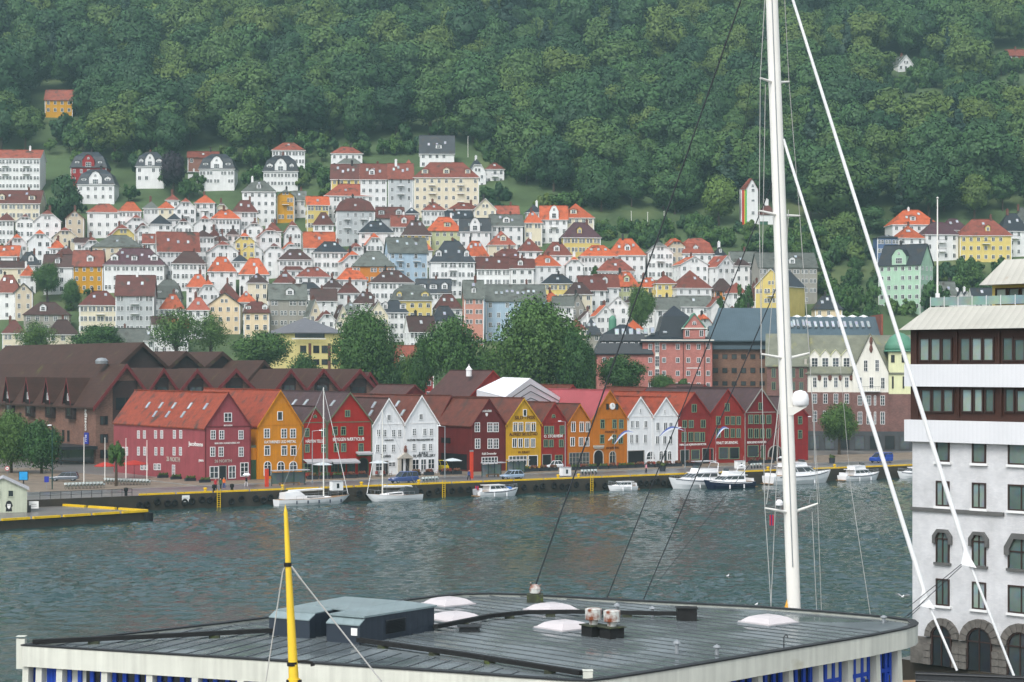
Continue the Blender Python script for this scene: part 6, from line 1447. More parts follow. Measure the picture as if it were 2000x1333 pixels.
# ------------------------------------------------------------------ tall white house at the right edge
brick_mat('white_brick', C(224,224,224), C(214,215,216), C(202,203,205), 2.2); mat('brown_timber', C(64,40,32), .6, .18, .8, bands=('X', 6, .01, .2)); mat('stone_hood', C(96,96,94), .85, .2, 2); mat('rubble_stone', C(104,100,94), .9, .35, 1.4, bump=.25)
mat('metal_beige', C(184,182,172), .5, .12, .3, bands=('X', 1.9, .04, .2), dirt=(C(150,116,60), .16, .5)); mat('band_white', C(222,223,225), .6, .05, .3, bands=('X', 3.2, .01, .07))
glass_mat('glass_office', (.12,.17,.16,1), (.42,.50,.47,1))  # pale green base colour stands in for reflections in the panes
W = Block('white_harbour_house', 'tall white brick house with brown timber upper storeys at the right edge', 1782, 2012, 124.7, 860, 2., -47, 'building')
dep = 16; W.body(dep, 'white_brick', zb=0)
lz = W.lz
def wrow(xs, yt, yb, style, gl='glass_office'):
    for i, (x, w) in enumerate(xs):
        k = 1+(x-1841)*.00022; f = lambda y: HZ+(y-HZ)*k
        W.win(x, f(yt), f(yb), w, style, 'frame_dark', gl); xx = W.lx(x); ww = W.lx(x+w/2+3)-W.lx(x-w/2-3); z0 = lz(x, f(yb)); MB().box(-ww/2, ww/2, -.16, -.005, -.16, -.005).build('sill', 'trim_white' if style != 'a' else 'stone_hood', W.root, (xx, 0, z0))
        if style == 'a':
            r = ww/2; hs = lz(x, f(yt))-r*.9; pts = [(-r*1.12,hs-.25),(-r*1.12,hs+.25),(-r*.6,hs+r*1.05),(r*.6,hs+r*1.05),(r*1.12,hs+.25),(r*1.12,hs-.25)]; pin = [(-r*.78,hs-.25),(-r*.78,hs+.1),(-r*.45,hs+r*.72),(r*.45,hs+r*.72),(r*.78,hs+.1),(r*.78,hs-.25)]; b = MB()
            for j in range(5): b.hexa([(pts[j][0],-.2,pts[j][1]),(pts[j+1][0],-.2,pts[j+1][1]),(pts[j+1][0],-.004,pts[j+1][1]),(pts[j][0],-.004,pts[j][1]),(pin[j][0],-.2,pin[j][1]),(pin[j+1][0],-.2,pin[j+1][1]),(pin[j+1][0],-.004,pin[j+1][1]),(pin[j][0],-.004,pin[j][1])])
            b.build('stone_hood', 'stone_hood', W.root, (xx, 0, 0))
CX = [(1842,27),(1913,28),(1996,52)]
wrow(CX, 851, 902, 's'); wrow(CX, 941, 989, 'p'); wrow(CX, 1037, 1099, 'a'); wrow(CX, 1132, 1183, 'p')
MB().box(W.x0-.05, W.lx(1962), -.14, -.004, lz(1782, 997), lz(1782, 990)).build('string_course', 'stone_hood', W.root)
zA, zB, zC, zD, zE = (lz(1782, y) for y in (862, 820, 755, 712, 645))
def band(z0, z1, name='fascia_band'): MB().box(W.x0-.35, W.x1+.3, -.4, dep+.3, z0, z1).build(name, 'band_white', W.root)
band(zA, zB); band(zC, zD)
for za, zb in ((zB, zC), (zD, zE)): MB().box(W.x0-.1, W.x1, -.05, dep, za, zb).build('timber_wall', 'brown_timber', W.root)
for yt, yb, gs in ((760,806,((1800,1865),(1880,1946),(1963,2030))), (660,706,((1797,1862),(1876,1944),(1959,2028)))):
    for a, b in gs:
        for i in range(3): c = a+(b-a)*(i+.5)/3; W.win(c, yt, yb, (b-a)/3-2, 's', 'frame_dark', 'glass_office', off=-.06)
        x0, x1 = W.lx(a-6), W.lx(a-3.5); MB().box(x0, x1, -.2, -.055, lz(a, yb+8), lz(a, yt-12)).build('timber_post', 'brown_timber', W.root)
# sloped metal roof, terrace rail, penthouse
zt = lz(1790, 600); xa, xb = W.x0-.55, W.x1+.5; i_ = 1.1
RP = [(xa,-.7,zE),(xb,-.7,zE),(xb,dep+.7,zE),(xa,dep+.7,zE)]; RT = [(xa+i_,i_,zt),(xb,i_,zt),(xb,dep-i_,zt),(xa+i_,dep-i_,zt)]
b = MB(); b.face([RP[0],RP[1],RT[1],RT[0]]).face([RP[3],RP[0],RT[0],RT[3]]).face([RP[2],RP[3],RT[3],RT[2]]).face(RT).face(RP[::-1]); b.build('roof', 'metal_beige', W.root)
for i in range(8):
    x = xa+i_+.05+i*1.05; MB().box(x, x+1.0, i_+.05, i_+.07, zt+.08, zt+.62, 0).box(x-.03, x+.0, i_+.03, i_+.09, zt, zt+.66, 1).build('rail_panel', ['glass_rail','trim_white'], W.root) if 'glass_rail' in MAT or glass_mat('glass_rail', (.3,.42,.38,1), (.36,.48,.44,1)) else None
px0 = W.lx(1938, 2.6); zp = lz(1940, 556, 2.6); MB().box(px0, W.x1+2, 2.6, dep-3, zt, zp).build('penthouse_wall', 'paint_y', W.root)
for i in range(4): win(W.root, px0+.7+i*.92, zt+.1, .85, zp-zt-.35, 's', 'frame_dark', 'glass_office', off=2.6)
xq = W.lx(1912, 1.7); zq = lz(1930, 509, 3.2); b = MB(); b.face([(xq,1.7,zp-.05),(W.x1+2,1.7,zp-.05),(W.x1+2,3.2,zq),(xq+.9,3.2,zq)]).face([(xq,dep,zp-.05),(xq,1.7,zp-.05),(xq+.9,3.2,zq),(xq+.9,dep-1,zq)]).face([(xq+.9,3.2,zq),(W.x1+2,3.2,zq),(W.x1+2,dep-1,zq),(xq+.9,dep-1,zq)]).face([(xq,1.7,zp-.06),(xq,dep,zp-.06),(W.x1+2,dep,zp-.06),(W.x1+2,1.7,zp-.06)]); b.build('penthouse_roof', 'metal_beige', W.root)
# flagpole on the terrace
p = W.root.matrix_basis @ Vector((0,0,0)); xf = W.lx(1831, 1.6); loc = Matrix.Rotation(W.yaw, 4, 'Z') @ Vector((xf, 1.6, 0))+W.c; fp = empty('flagpole', (loc.x, loc.y, 2+zt)); tag(fp, 'tall white flagpole on the terrace of the white harbour house', 'flagpole')
hgt = (600-388)/F*loc.y; MB().tube((0,0,0),(0,0,hgt),.07,.035,8).lathe([(.0,hgt),(.09,hgt+.05),(.0,hgt+.14)], n=8).build('pole', 'white_metal', fp); MB().box(-.12,.12,-.12,.12,0,.9).build('base', 'trim_white', fp)
# rubble arches at street level
zs = lz(1800, 1205); MB().box(W.x0-.08, W.x1, -.12, -.003, 0, lz(1842, 1248)).build('rubble_plinth', 'rubble_stone', W.root)
for x, w in ((1842,40),(1916,48),(1996,50)):
    xx = W.lx(x); ww = W.lx(x+w/2)-W.lx(x-w/2); hs = lz(x, 1246+(x-1842)*.12); r = ww/2; n = 9; b = MB(); arc = [(r*math.cos(math.pi*i/n), hs+r*math.sin(math.pi*i/n)) for i in range(n+1)]
    win(W.root, xx, 0.02, round(ww, 1), round(hs+r, 1), 'a', 'frame_dark', 'glass_dark', off=-.13)
    for i in range(n):                     # voussoirs, one stone each
        c0, c1 = math.pi*(i+.04)/n, math.pi*(i+.96)/n; r1 = r*1.05; r2 = r*1.62; m = MB(); q = lambda rr, c_: (rr*math.cos(c_), hs+rr*math.sin(c_))
        m.hexa([(*q(r1,c0)[:1],-.3,q(r1,c0)[1]),(q(r1,c1)[0],-.3,q(r1,c1)[1]),(q(r1,c1)[0],-.005,q(r1,c1)[1]),(q(r1,c0)[0],-.005,q(r1,c0)[1]),(q(r2,c0)[0],-.3,q(r2,c0)[1]),(q(r2,c1)[0],-.3,q(r2,c1)[1]),(q(r2,c1)[0],-.005,q(r2,c1)[1]),(q(r2,c0)[0],-.005,q(r2,c0)[1])]); m.build('arch_stone', 'rubble_stone', W.root, (xx, 0, 0))
    for sx in (-1, 1):
        for k in range(int(hs/.45)): m = MB().box(-.26, .26, -.28, -.125, 0, .41); m.build('pier_stone', 'rubble_stone', W.root, (xx+sx*(r+.3), 0, k*.45+.02))
# dark ribbed canopy in the corner
cn = empty('ribbed_canopy', PG(1890, 1330, 6.6)); cn.location.z = 2; tag(cn, 'dark ribbed canopy roof in the lower right corner', 'canopy'); c0 = cn.location
q = [PG(1788,1312,6.6), PG(2030,1322,6.6), PG(2030,1420,6.6), PG(1788,1420,6.6)]; lq = [Vector((p.x-c0.x, p.y-c0.y, 4.6)) for p in q]
MB().slab(lq, .12).build('cover', 'tar_black', cn)
for i in range(7): f = (i+.5)/7; a, b = lq[0].lerp(lq[3], f), lq[1].lerp(lq[2], f); MB().tube(a+Vector((0,0,.05)), b+Vector((0,0,.05)), .05, .05, 6).build('rib', 'iron', cn)
for p in lq: MB().tube((p.x*.9,p.y*.9,0),(p.x*.9,p.y*.9,4.5),.08,.08,6).build('post', 'iron', cn)
# ------------------------------------------------------------------ big sailing yacht moored behind the terminal
MY = 117.
mp = lambda px, py, Y=MY: P(px, py, Y)
yo = P(1551, 1197, MY); yacht = empty('sailing_yacht', (yo.x, MY, 0)); tag(yacht, 'large white sailing yacht whose tall mast rises behind the terminal roof', 'yacht')
y0 = yacht.location.copy(); lp = lambda px, py, Y=MY: mp(px, py, Y)-y0
mat('hull_white', C(236,236,236), .25, .04, .4, spec=.5); mat('hull_navy', C(24,30,58), .2, .06, .4, spec=.6); mat('teak', C(150,118,84), .7, .15, 1, bands=('Y', 8, .005, .2)); mat('rope_grey', C(176,176,172), .8, .1); mat('rope_dark', C(46,50,54), .8, .1); mat('sail_cloth', C(230,231,230), .7, .05, .6)
def hull(L, B, z0, z1, sheer=.5, n=12, rake=.08, trans=.75, dead=0.):
    """hull along +x (bow), waterline z=0. returns rings of (keel, bilge, side, deck) mirrored"""
    rings = []
    for i in range(n+1):
        t = i/n; x = -L/2+L*t; f = (trans+(1-trans)*min(1, t/.4)) if t < .4 else max(.012, 1-((t-.4)/.6)**2.3); bw = B/2*f; zz = z1+sheer*max(0, (t-.35)/.65)**2; xk = x-(rake*L*max(0, (t-.7)/.3)**2); zk = z0*(1-max(0, (t-.82)/.18)**2)
        rings.append([(x,-bw,zz),(xk+(x-xk)*.5,-bw*.92,zz*.45),(xk,-bw*.7*(1-.25*max(0,t-.6)),z0*.35 if t < .9 else zk*.35),(xk,0,zk),(xk,bw*.7*(1-.25*max(0,t-.6)),z0*.35 if t < .9 else zk*.35),(xk+(x-xk)*.5,bw*.92,zz*.45),(x,bw,zz)])
    return rings
def hull_mesh(b, rings, m=0, md=1):
    b.loft(rings, m, closed=False); k = len(rings)
    for r, r2 in zip(rings, rings[1:]): b.face([r[0], r[-1], r2[-1], r2[0]][::-1], md)
    b.face(list(reversed(rings[0])), m); return b
b = hull_mesh(MB(), hull(27, 5.6, -1.2, 2.0, .7)); b.build('hull', ['hull_white','teak'], yacht, (.8, 0, 0)); MB().hexa([(-6,-1.5,2.0),(3,-1.3,2.0),(3,1.3,2.0),(-6,1.5,2.0),(-5.5,-1.2,2.9),(2,-1,2.8),(2,1,2.8),(-5.5,1.2,2.9)]).build('deckhouse', 'hull_white', yacht)
tp, bt = lp(1498, -260), lp(1551, 1197); foot_ = bt+(bt-tp).normalized()*((bt.z-2)/max(.01, -(bt-tp).normalized().z)) if False else bt+(bt-tp)*((bt.z-2.0)/(tp.z-bt.z))
m_ = MB(); ax = (tp-foot_)
def ell(c, rx, ry, n=12): return [c+Vector((rx*math.cos(2*math.pi*i/n), ry*math.sin(2*math.pi*i/n), 0)) for i in range(n)]
m_.loft([ell(foot_, .4, .32), ell(foot_.lerp(tp, .6), .4, .3), ell(tp, .33, .26)], cap=False); m_.build('mast', 'white_metal', yacht, smooth=True)
g = MB(); g.tube(foot_.lerp(tp, .15)+Vector((-.03,-.33,0)), foot_.lerp(tp, .99)+Vector((-.03,-.29,0)), .035, .03, 6); g.build('mast_track', 'galvanised', yacht)
SPR = [(153,1485,1512,1541,160),(412,1483,1522,1562,422),(692,1487,1537,1581,690),(993,1494,1546,1597,984)]
tips = []
for yl, xl_, xm, xr_, yr_ in SPR:
    a, c, d = lp(xl_, yl, MY-.9), lp(xm, yl+9), lp(xr_, yr_, MY+.9); s = MB(); s.tube(c, a, .1, .055, 8).build('spreader', 'white_metal', yacht); s = MB(); s.tube(c, d, .1, .055, 8).build('spreader', 'white_metal', yacht); tips.append((a, d))
def wire(pts, r, m, name='stay'): MB().path(pts, r, 5).build(name, m, yacht)
def swall(q): return [q[0]]+[q[i] for i in range(1, len(q))]
wire([lp(1505,-200,MY-.9)]+[t_[0] for t_ in tips]+[lp(1508,1215,MY-1.6)], .022, 'rope_grey', 'shroud'); wire([lp(1522,-200,MY+.9)]+[t_[1] for t_ in tips]+[lp(1606,1240,MY+1.8)], .02, 'rope_grey', 'shroud')
for a, c, r, m in (((1540,410),(1505,1200),.022,'rope_grey'),((1518,440),(1500,700),.018,'rope_grey'),((1495,165),(1486,690),.02,'rope_grey'),((1562,425),(1601,985),.014,'rope_grey'),((1660,940),(1702,1215),.02,'rope_grey'),((1640,700),(1661,945),.012,'rope_grey'),((1540,640),(1497,985),.03,'rope_grey'),((1586,1000),(1596,1215),.02,'rope_grey'),((1465,-50),(1041,1158),.046,'rope_dark'),((1519,330),(1183,1175),.034,'rope_dark'),((1526,540),(1254,1178),.034,'rope_dark'),((1490,-20),(1447,300),.012,'rope_dark'),((1548,800),(1275,1150),.016,'rope_dark')):
    wire([lp(*a), lp(*c)], r, m)
BOW = MY-2.5
def furled(a, c, d, label):
    A, Cc, Dd = lp(*a, MY), lp(*c, MY-1.8), lp(*d, BOW); s = MB(); s.tube(A, A.lerp(Cc, .5), .085, .115, 10, 0, False).tube(A.lerp(Cc, .5), Cc, .115, .145, 10, 0, False).tube(Cc, Dd, .075, .075, 8, 0, False); s.build('furled_sail', 'sail_cloth', yacht, smooth=True)
    e = (Dd-Cc).normalized(); MB().slab([Cc-e*.9+Vector((.02,-.22,0)), Cc+e*.05+Vector((-.55,-.22,-.1)), Cc+e*.35+Vector((.25,-.22,0))], .12, 0, None, Vector((0,1,0))).build('sail_clew', 'sail_cloth', yacht)
    for k in (0, .12): MB().tube(Cc+Vector((-.5,-.25,-.1-k)), Cc+Vector((-3.6,-.25,-2.6-k*4)), .022, .022, 5).build('sheet_rope', 'rope_dark', yacht)
furled((1546,-8), (1893,1098), (1982,1325), ''); furled((1530,272), (1812,1178), (1869,1310), '')
dc = lp(1563, 780); MB().lathe([(.0,-.42),(.42,-.42),(.5,-.3),(.52,.0),(.46,.28),(.3,.46),(0,.54)], c=tuple(dc), n=18).build('radar_dome', 'hull_white', yacht, smooth=True); MB().hexa([dc+Vector((-.75,-.3,-.95)), dc+Vector((-.5,-.3,-.95)), dc+Vector((-.5,.3,-.95)), dc+Vector((-.75,.3,-.95)), dc+Vector((-.75,-.35,-.43)), dc+Vector((.35,-.35,-.43)), dc+Vector((.35,.35,-.43)), dc+Vector((-.75,.35,-.43))]).build('radar_bracket', 'white_metal', yacht)
q = lp(1522, 988, MY-.6); MB().lathe([(.0,0),(.2,.02),(.22,.2),(.12,.34),(0,.36)], c=tuple(q), n=10).build('antenna_dome', 'hull_white', yacht); q = lp(1580, 984, MY+.6); MB().tube(q, q+Vector((.1,0,.5)), .02, .02, 5).tube(q+Vector((-.2,0,.4)), q+Vector((.4,0,.45)), .015, .015, 5).build('wind_vane', 'galvanised', yacht)
q = lp(1507, 1006, MY-.8); mat('flag_red', C(170,36,52), .8, .1); mat('flag_blue', C(40,52,110), .8, .1); MB().box(-.12,.12,-.01,.01,-.62,0,0).box(-.03,.03,-.014,.014,-.62,0,1).build('ensign', ['flag_red','flag_blue'], yacht, tuple(q))
q = lp(1536, 1200); mat('bag_orange', C(214,160,66), .8, .1); MB().loft([ell(q+Vector((0,0,-.5)), .3, .2, 8), ell(q+Vector((.05,0,.2)), .22, .16, 8), ell(q+Vector((.1,0,.95)), .05, .05, 8)]).build('sail_bag', 'bag_orange', yacht)
# ------------------------------------------------------------------ yellow mast close to the camera
mat('mast_yellow', C(232,196,58), .4, .1, .8, dirt=(C(190,150,50), .25, 1.2))
ym = empty('yellow_mast', (P(574,1400,60).x, 60, 2.0)); tag(ym, 'yellow tapering mast in the foreground, left of centre', 'mast'); o0 = ym.location.copy(); yl = lambda px, py, Y=60: P(px, py, Y)-o0
MB().tube((0,0,0), yl(574,1333), .17, .155, 12, 0, False).tube(yl(574,1333), yl(558,1000), .155, .06, 12, 0, False).tube(yl(558,1000), yl(557,986), .055, .005, 8, 0, False).build('pole', 'mast_yellow', ym, smooth=True)
for px, py, r in ((562,1103,.115),(571,1297,.16),(574,1330,.2)): c = yl(px, py); MB().tube(c-Vector((0,0,.06)), c+Vector((0,0,.06)), r, r, 12).build('collar', 'tar_black' if py < 1320 else 'mast_yellow', ym)
MB().path([yl(574,1293), yl(595,1291), yl(609,1294), yl(610,1299)], .03).build('lamp_arm', 'tar_black', ym); MB().tube(yl(610,1296), yl(611,1301), .06, .07, 8).build('lamp_head', 'tar_black', ym)
MB().path([yl(569,1106), yl(588,1132)], .03).path([yl(588,1132), yl(752,1340)], .024).build('guy_rope', 'rope_grey', ym); MB().path([yl(556,1108), yl(552,1118), yl(518,1340)], .02).build('guy_rope', 'rope_grey', ym)
MB().tube(yl(560,1330)-Vector((0,.1,0)), yl(590,1330)-Vector((0,.1,0)), .05, .05, 8).build('cross_bolt', 'tar_black', ym)
# ------------------------------------------------------------------ striped fire tower on the terrace above the town
mat('stripe_red', C(190,60,50), .7, .1); mat('stripe_yellow', C(220,190,60), .7, .1); mat('stripe_green', C(80,180,90), .7, .1); mat('door_green', C(58,96,76), .6, .1)
TY = solveY(442); T4x = lambda x: 1300+x/3.808; T4y = lambda y: 300+y/3.808
B = Block('striped_tower_station', 'narrow white tower with red yellow and green stripe on the hillside terrace', T4x(597), T4x(687), TY, T4y(262), hill(TY)-.5, 0, 'tower')
tw = B.w; td = 4.6; B.body(td, 'paint_w', zb=-3); r_ = B.lz(1470, T4y(185))-B.h; Pp, G = roof_polys('g', tw, td, B.h, r_, .3); b = MB()
for q in Pp: b.slab(q, .18, 0)
for q in G: b.face(q, 1)
b.build('roof', ['roof_r','paint_w'], B.root, ((B.x0+B.x1)/2, 0, 0))
sw = B.lx(T4x(560)); MB().hexa([(sw,-.02,-3),(B.x0-.01,-.02,-3),(B.x0-.01,td,-3),(sw,td,-3),(sw,-.02,B.h),(B.x0-.01,-.02,B.h),(B.x0-.01,td,B.h),(sw,td,B.h)]).build('wall', 'paint_w', B.root)
MB().slab([(sw-.2,-.3,B.h-.1),(B.x0,-.3,B.h-.1),((B.x0+B.x1)/2,-.25,B.h+r_),((B.x0+B.x1)/2-.9,1.5,B.h+r_)], .15).build('roof', 'roof_r', B.root)
for a, c, m in ((568,585,'stripe_red'),(585,592,'stripe_yellow'),(592,604,'stripe_green')): x0_, x1_ = B.lx(T4x(a)), B.lx(T4x(c)); MB().box(x0_, x1_-.01, -.08, -.03, 0, B.h-.4).build('stripe', m, B.root)
for y0_, y1_, st in ((262,287,'g'),(342,360,'p'),(430,456,'g'),(502,528,'g')): B.win(T4x(650), T4y(y0_), T4y(y1_), 6.5, st, parent=B.root)
B.win(T4x(648), T4y(228), T4y(252), 5, 'a')
xw = B.lx(T4x(830)); hw_ = B.lz(1500, T4y(445)); MB().box(B.x1+.01, xw, .4, 7, -3, hw_).build('wall', 'paint_w', B.root); Pp, G = roof_polys('h', xw-B.x1, 6.6, hw_, 3.6, .3); b = MB()
for q in Pp: b.slab(q, .18)
b.build('roof', 'roof_d', B.root, ((xw+B.x1)/2, .4, 0)); x0_, x1_ = B.lx(T4x(702)), B.lx(T4x(762)); MB().box(x0_, x1_, .3, .39, 0, B.lz(1490, T4y(505))).build('garage_door', 'door_green', B.root); chimney(B.root, B.lx(T4x(760)), 3.6, hw_+3.2, 1.6, 1.2, 'trim_white')
# ------------------------------------------------------------------ boats
def boat_root(name, px, py, label, right, cat='boat', group='boats moored along the far quay', turn=0., B=3., out=0.):
    v = VQ-B/2-.75-out; p = uv(u_at(px, v), v); o = empty(name, (p.x, p.y, 0), BA+(0 if right else math.pi)+R(turn)); return tag(o, label, cat, group)
def rail(o, L, B, z, x0, x1, m='galvanised', n=7):
    b = MB(); pr = []
    for s in (-1, 1):
        pts = []
        for i in range(n):
            t = i/(n-1); x = x0+(x1-x0)*t; f = max(.02, 1-max(0, (x/L+.5-.4)/.6)**2.3); y = s*(B/2*f-.08); zz = z+.5*max(0, (x/L+.5-.35)/.65)**2; pts.append(Vector((x, y, zz+.55))); b.tube((x, y, zz-.05), (x, y, zz+.55), .018, .018, 4)
        b.path(pts, .02, 4)
    b.build('bow_rail', m, o)
def motorboat(name, px, py, L, B, label, right=True, navy=False, fly=False, hard=False, zc=1.0, arch=True, stripe=True, turn=0., out=0.):
    o = boat_root(name, px, py, label, right, turn=turn, B=B, out=out); fb_ = .085*L+.25
    b = hull_mesh(MB(), hull(L, B, -.5, fb_, .05*L)); b.build('hull', ['hull_navy' if navy else 'hull_white','hull_white'], o)
    k = B/2*.78; z0 = fb_-.02; h1 = .07*L*zc+.35; xa, xm, xb = -L*.28, L*.08, L*.27
    MB().hexa([(xm,-k*.9,z0),(L*.40,-k*.35,z0),(L*.40,k*.35,z0),(xm,k*.9,z0),(xm,-k*.8,z0+h1*.55),(L*.30,-k*.3,z0+h1*.2+.12),(L*.30,k*.3,z0+h1*.2+.12),(xm,k*.8,z0+h1*.55)]).build('foredeck_cabin', 'hull_white', o)
    MB().hexa([(xa,-k,z0),(xb,-k*.72,z0),(xb,k*.72,z0),(xa,k,z0),(xa+.1,-k*.9,z0+h1),(xm,-k*.7,z0+h1),(xm,k*.7,z0+h1),(xa+.1,k*.9,z0+h1)]).build('cabin', 'hull_white', o)
    g0, g1 = .42, .9; g = MB()
    for s in (-1, 1):
        for i in range(3):
            t0, t1 = .06+i*.3, .33+i*.3
            def q(t, f): xx = (xa+(xb-xa)*t)*(1-f)+(xa+.1+(xm-xa-.1)*t)*f; yy = s*((k+(k*.72-k)*t)*(1-f)+(k*.9+(k*.7-k*.9)*t)*f+.012); return (xx, yy, z0+h1*f)
            w_ = [q(t0, g0), q(t1, g0), q(t1, g1), q(t0, g1)]; g.face(w_ if s < 0 else w_[::-1])
    for i in (-1, 0, 1):
        y0_, y1_ = (i*.62-.28)*k, (i*.62+.28)*k; d = .015
        fx = lambda f: xb+(xm-xb)*f+d; yk = lambda y, f: y*(.72+(.7-.72)*f)*1.25; g.face([(fx(g0), yk(y0_, g0), z0+h1*g0+d), (fx(g0), yk(y1_, g0), z0+h1*g0+d), (fx(g1), yk(y1_, g1), z0+h1*g1+d), (fx(g1), yk(y0_, g1), z0+h1*g1+d)])
    g.build('window', 'glass_dark', o)
    MB().box(xa-.5, xm+.15, -k*.92, k*.92, z0+h1+.003, z0+h1+.1).build('cabin_roof', 'hull_white', o)
    if stripe: 
        st = MB(); rr = hull(L, B, -.5, fb_, .05*L)
        for s in (0, -1):
            for r, r2 in zip(rr[1:-2], rr[2:-1]):
                p, q = Vector(r[s]), Vector(r2[s]); d = Vector((0, -.012 if s == 0 else .012, 0)); st.face([p+d+Vector((0,0,-.22)), q+d+Vector((0,0,-.22)), q+d+Vector((0,0,-.12)), p+d+Vector((0,0,-.12))])
        st.build('hull_stripe', 'hull_navy' if not navy else 'hull_white', o)
    if fly:
        zf = z0+h1+.1; MB().hexa([(xa+.3,-k*.8,zf),(xm*.8,-k*.6,zf),(xm*.8,k*.6,zf),(xa+.3,k*.8,zf),(xa+.2,-k*.85,zf+.6),(xm*.5,-k*.6,zf+.7),(xm*.5,k*.6,zf+.7),(xa+.2,k*.85,zf+.6)]).build('flybridge', 'hull_white', o); MB().face([(xm*.5+.02,-k*.55,zf+.7),(xm*.5+.02,k*.55,zf+.7),(xm*.2,k*.5,zf+1.15),(xm*.2,-k*.5,zf+1.15)]).build('windscreen', 'glass_dark', o)
        if hard: MB().slab([(xa+.2,-k*.8,zf+1.9),(xm*.4,-k*.7,zf+1.9),(xm*.4,k*.7,zf+1.9),(xa+.2,k*.8,zf+1.9)], .12).build('hardtop', 'awning_grey', o)
    if arch:
        zt = z0+h1+.1; ar = MB()
        for s in (-1, 1): ar.tube((xa+.2, s*k*.85, zt), (xa-.3, s*k*.6, zt+1.5), .08, .06, 6)
        ar.tube((xa-.3, -k*.6, zt+1.5), (xa-.3, k*.6, zt+1.5), .07, .07, 6).build('radar_arch', 'hull_white', o); MB().lathe([(0,0),(.28,.02),(.28,.2),(0,.28)], n=10).build('radar_dome', 'hull_white', o, (xa-.3, 0, zt+1.55)); MB().tube((xa-.3,.2,zt+1.5),(xa-.5,.2,zt+3.2),.02,.01,4).build('antenna', 'white_metal', o)
    rail(o, L, B, fb_, L*.05, L*.47); MB().box(-L/2-.5, -L/2+.02, -B*.33, B*.33, .12, .26).build('swim_platform', 'teak', o)
    MB().box(-L*.46, xa, -k*.8, k*.8, z0-.02, z0+.06, 0).box(-L*.47, -L*.44, -k*.8, k*.8, z0, z0+.55, 1).build('cockpit', ['teak','hull_white'], o)
    for s in (-1, 1):
        for i in range(2): MB().tube((-L*.2+i*L*.3, s*(B/2+.1), .1), (-L*.2+i*L*.3, s*(B/2+.1), .75), .11, .11, 8).build('fender', 'hull_white', o)
    return o
def sailboat(px, py, L, B, label, right, mast_px, top_py, hood):
    o = boat_root('sailboat', px, py, label, right, B=B); b = hull_mesh(MB(), hull(L, B, -.5, .95, .35, rake=.12, trans=.6)); b.build('hull', ['hull_white','teak'], o)
    MB().hexa([(-L*.18,-.9,.93),(L*.26,-.45,.98),(L*.26,.45,.98),(-L*.18,.9,.93),(-L*.16,-.7,1.45),(L*.2,-.3,1.22),(L*.2,.3,1.22),(-L*.16,.7,1.45)]).build('coachroof', 'hull_white', o)
    for s in (-1, 1): MB().face([(-L*.12,s*.86,1.15),(L*.12,s*.66,1.12),(L*.12,s*.62,1.22),(-L*.12,s*.8,1.32)] if s < 0 else [(-L*.12,s*.8,1.32),(L*.12,s*.62,1.22),(L*.12,s*.66,1.12),(-L*.12,s*.86,1.15)]).build('window', 'glass_dark', o)
    MB().loft([[(-L*.42,-1.0,1.0),(-L*.42,1.0,1.0),(-L*.42,.9,1.95),(-L*.42,-.9,1.95)],[(-L*.22,-1.0,1.0),(-L*.22,1.0,1.0),(-L*.22,.8,2.2),(-L*.22,-.8,2.2)],[(-L*.14,-.9,1.0),(-L*.14,.9,1.0),(-L*.14,.7,1.5),(-L*.14,-.7,1.5)]]).build('spray_hood', 'hull_white' if hood == 'w' else 'glass_dark', o)
    p = o.location; k = (mast_px-1000)/F; sgn = 1 if right else -1; xm = (k*p.y-p.x)/((BC-k*BS)*sgn); Ym = p.y+sgn*xm*BS; H = CH-(top_py-HZ)/F*Ym
    MB().tube((xm,0,1.1),(xm,0,H),.11,.07,8).build('mast', 'white_metal', o); MB().tube((xm-.15,0,2.2),(-L*.36,0,2.1),.07,.07,8).build('boom', 'white_metal', o); MB().tube((xm-.2,0,2.35),(-L*.34,0,2.25),.14,.1,8).build('furled_mainsail', 'sail_cloth', o)
    MB().tube((L*.48,0,1.35),(xm,0,H-.3),.06,.04,6).build('furled_genoa', 'sail_cloth', o); MB().tube((-L*.48,0,1.0),(xm,0,H),.02,.02,4).build('backstay', 'galvanised', o)
    for f in (.45, .72):
        z = 1.1+(H-1.1)*f; MB().tube((xm,-.85*(1.2-f),z),(xm,.85*(1.2-f),z),.035,.035,5).build('spreader', 'white_metal', o)
    for s in (-1, 1): MB().path([(xm,s*B*.46,1.0),(xm,s*.85*.75,1.1+(H-1.1)*.45),(xm,s*.85*.48,1.1+(H-1.1)*.72),(xm,0,H-.2)], .015, 4).build('shroud', 'galvanised', o)
    rail(o, L, B, .95, -L*.3, L*.47, n=9)
    for i in range(5): MB().tube((-L*.3+i*L*.15,-(B/2+.05),.3),(-L*.3+i*L*.15,-(B/2+.05),.8),.1,.1,8).build('fender', 'hull_navy', o)
    for i in range(4): MB().lathe([(.0,0),(.1,.01)], n=8).build('portlight', 'glass_dark', o, (-L*.3+i*L*.17, 0, .6)) if False else None
    return o
sailboat(612, 989, 12.6, 3.6, 'white sailing boat with white spray hood moored before the scarlet houses', True, 632, 757, 'w')
sailboat(768, 979.5, 9.8, 3.2, 'white sailing boat with dark windscreen moored before the white wharf pair', False, 747, 800, 'd')
motorboat('motorboat', 972, 969, 8.0, 2.8, 'small motorboat with outboard engine and blue cover below the yellow wharf house', True, arch=False); ob = [o for o in bpy.data.objects if o.get('label', '').startswith('small motorboat with outboard')][0]
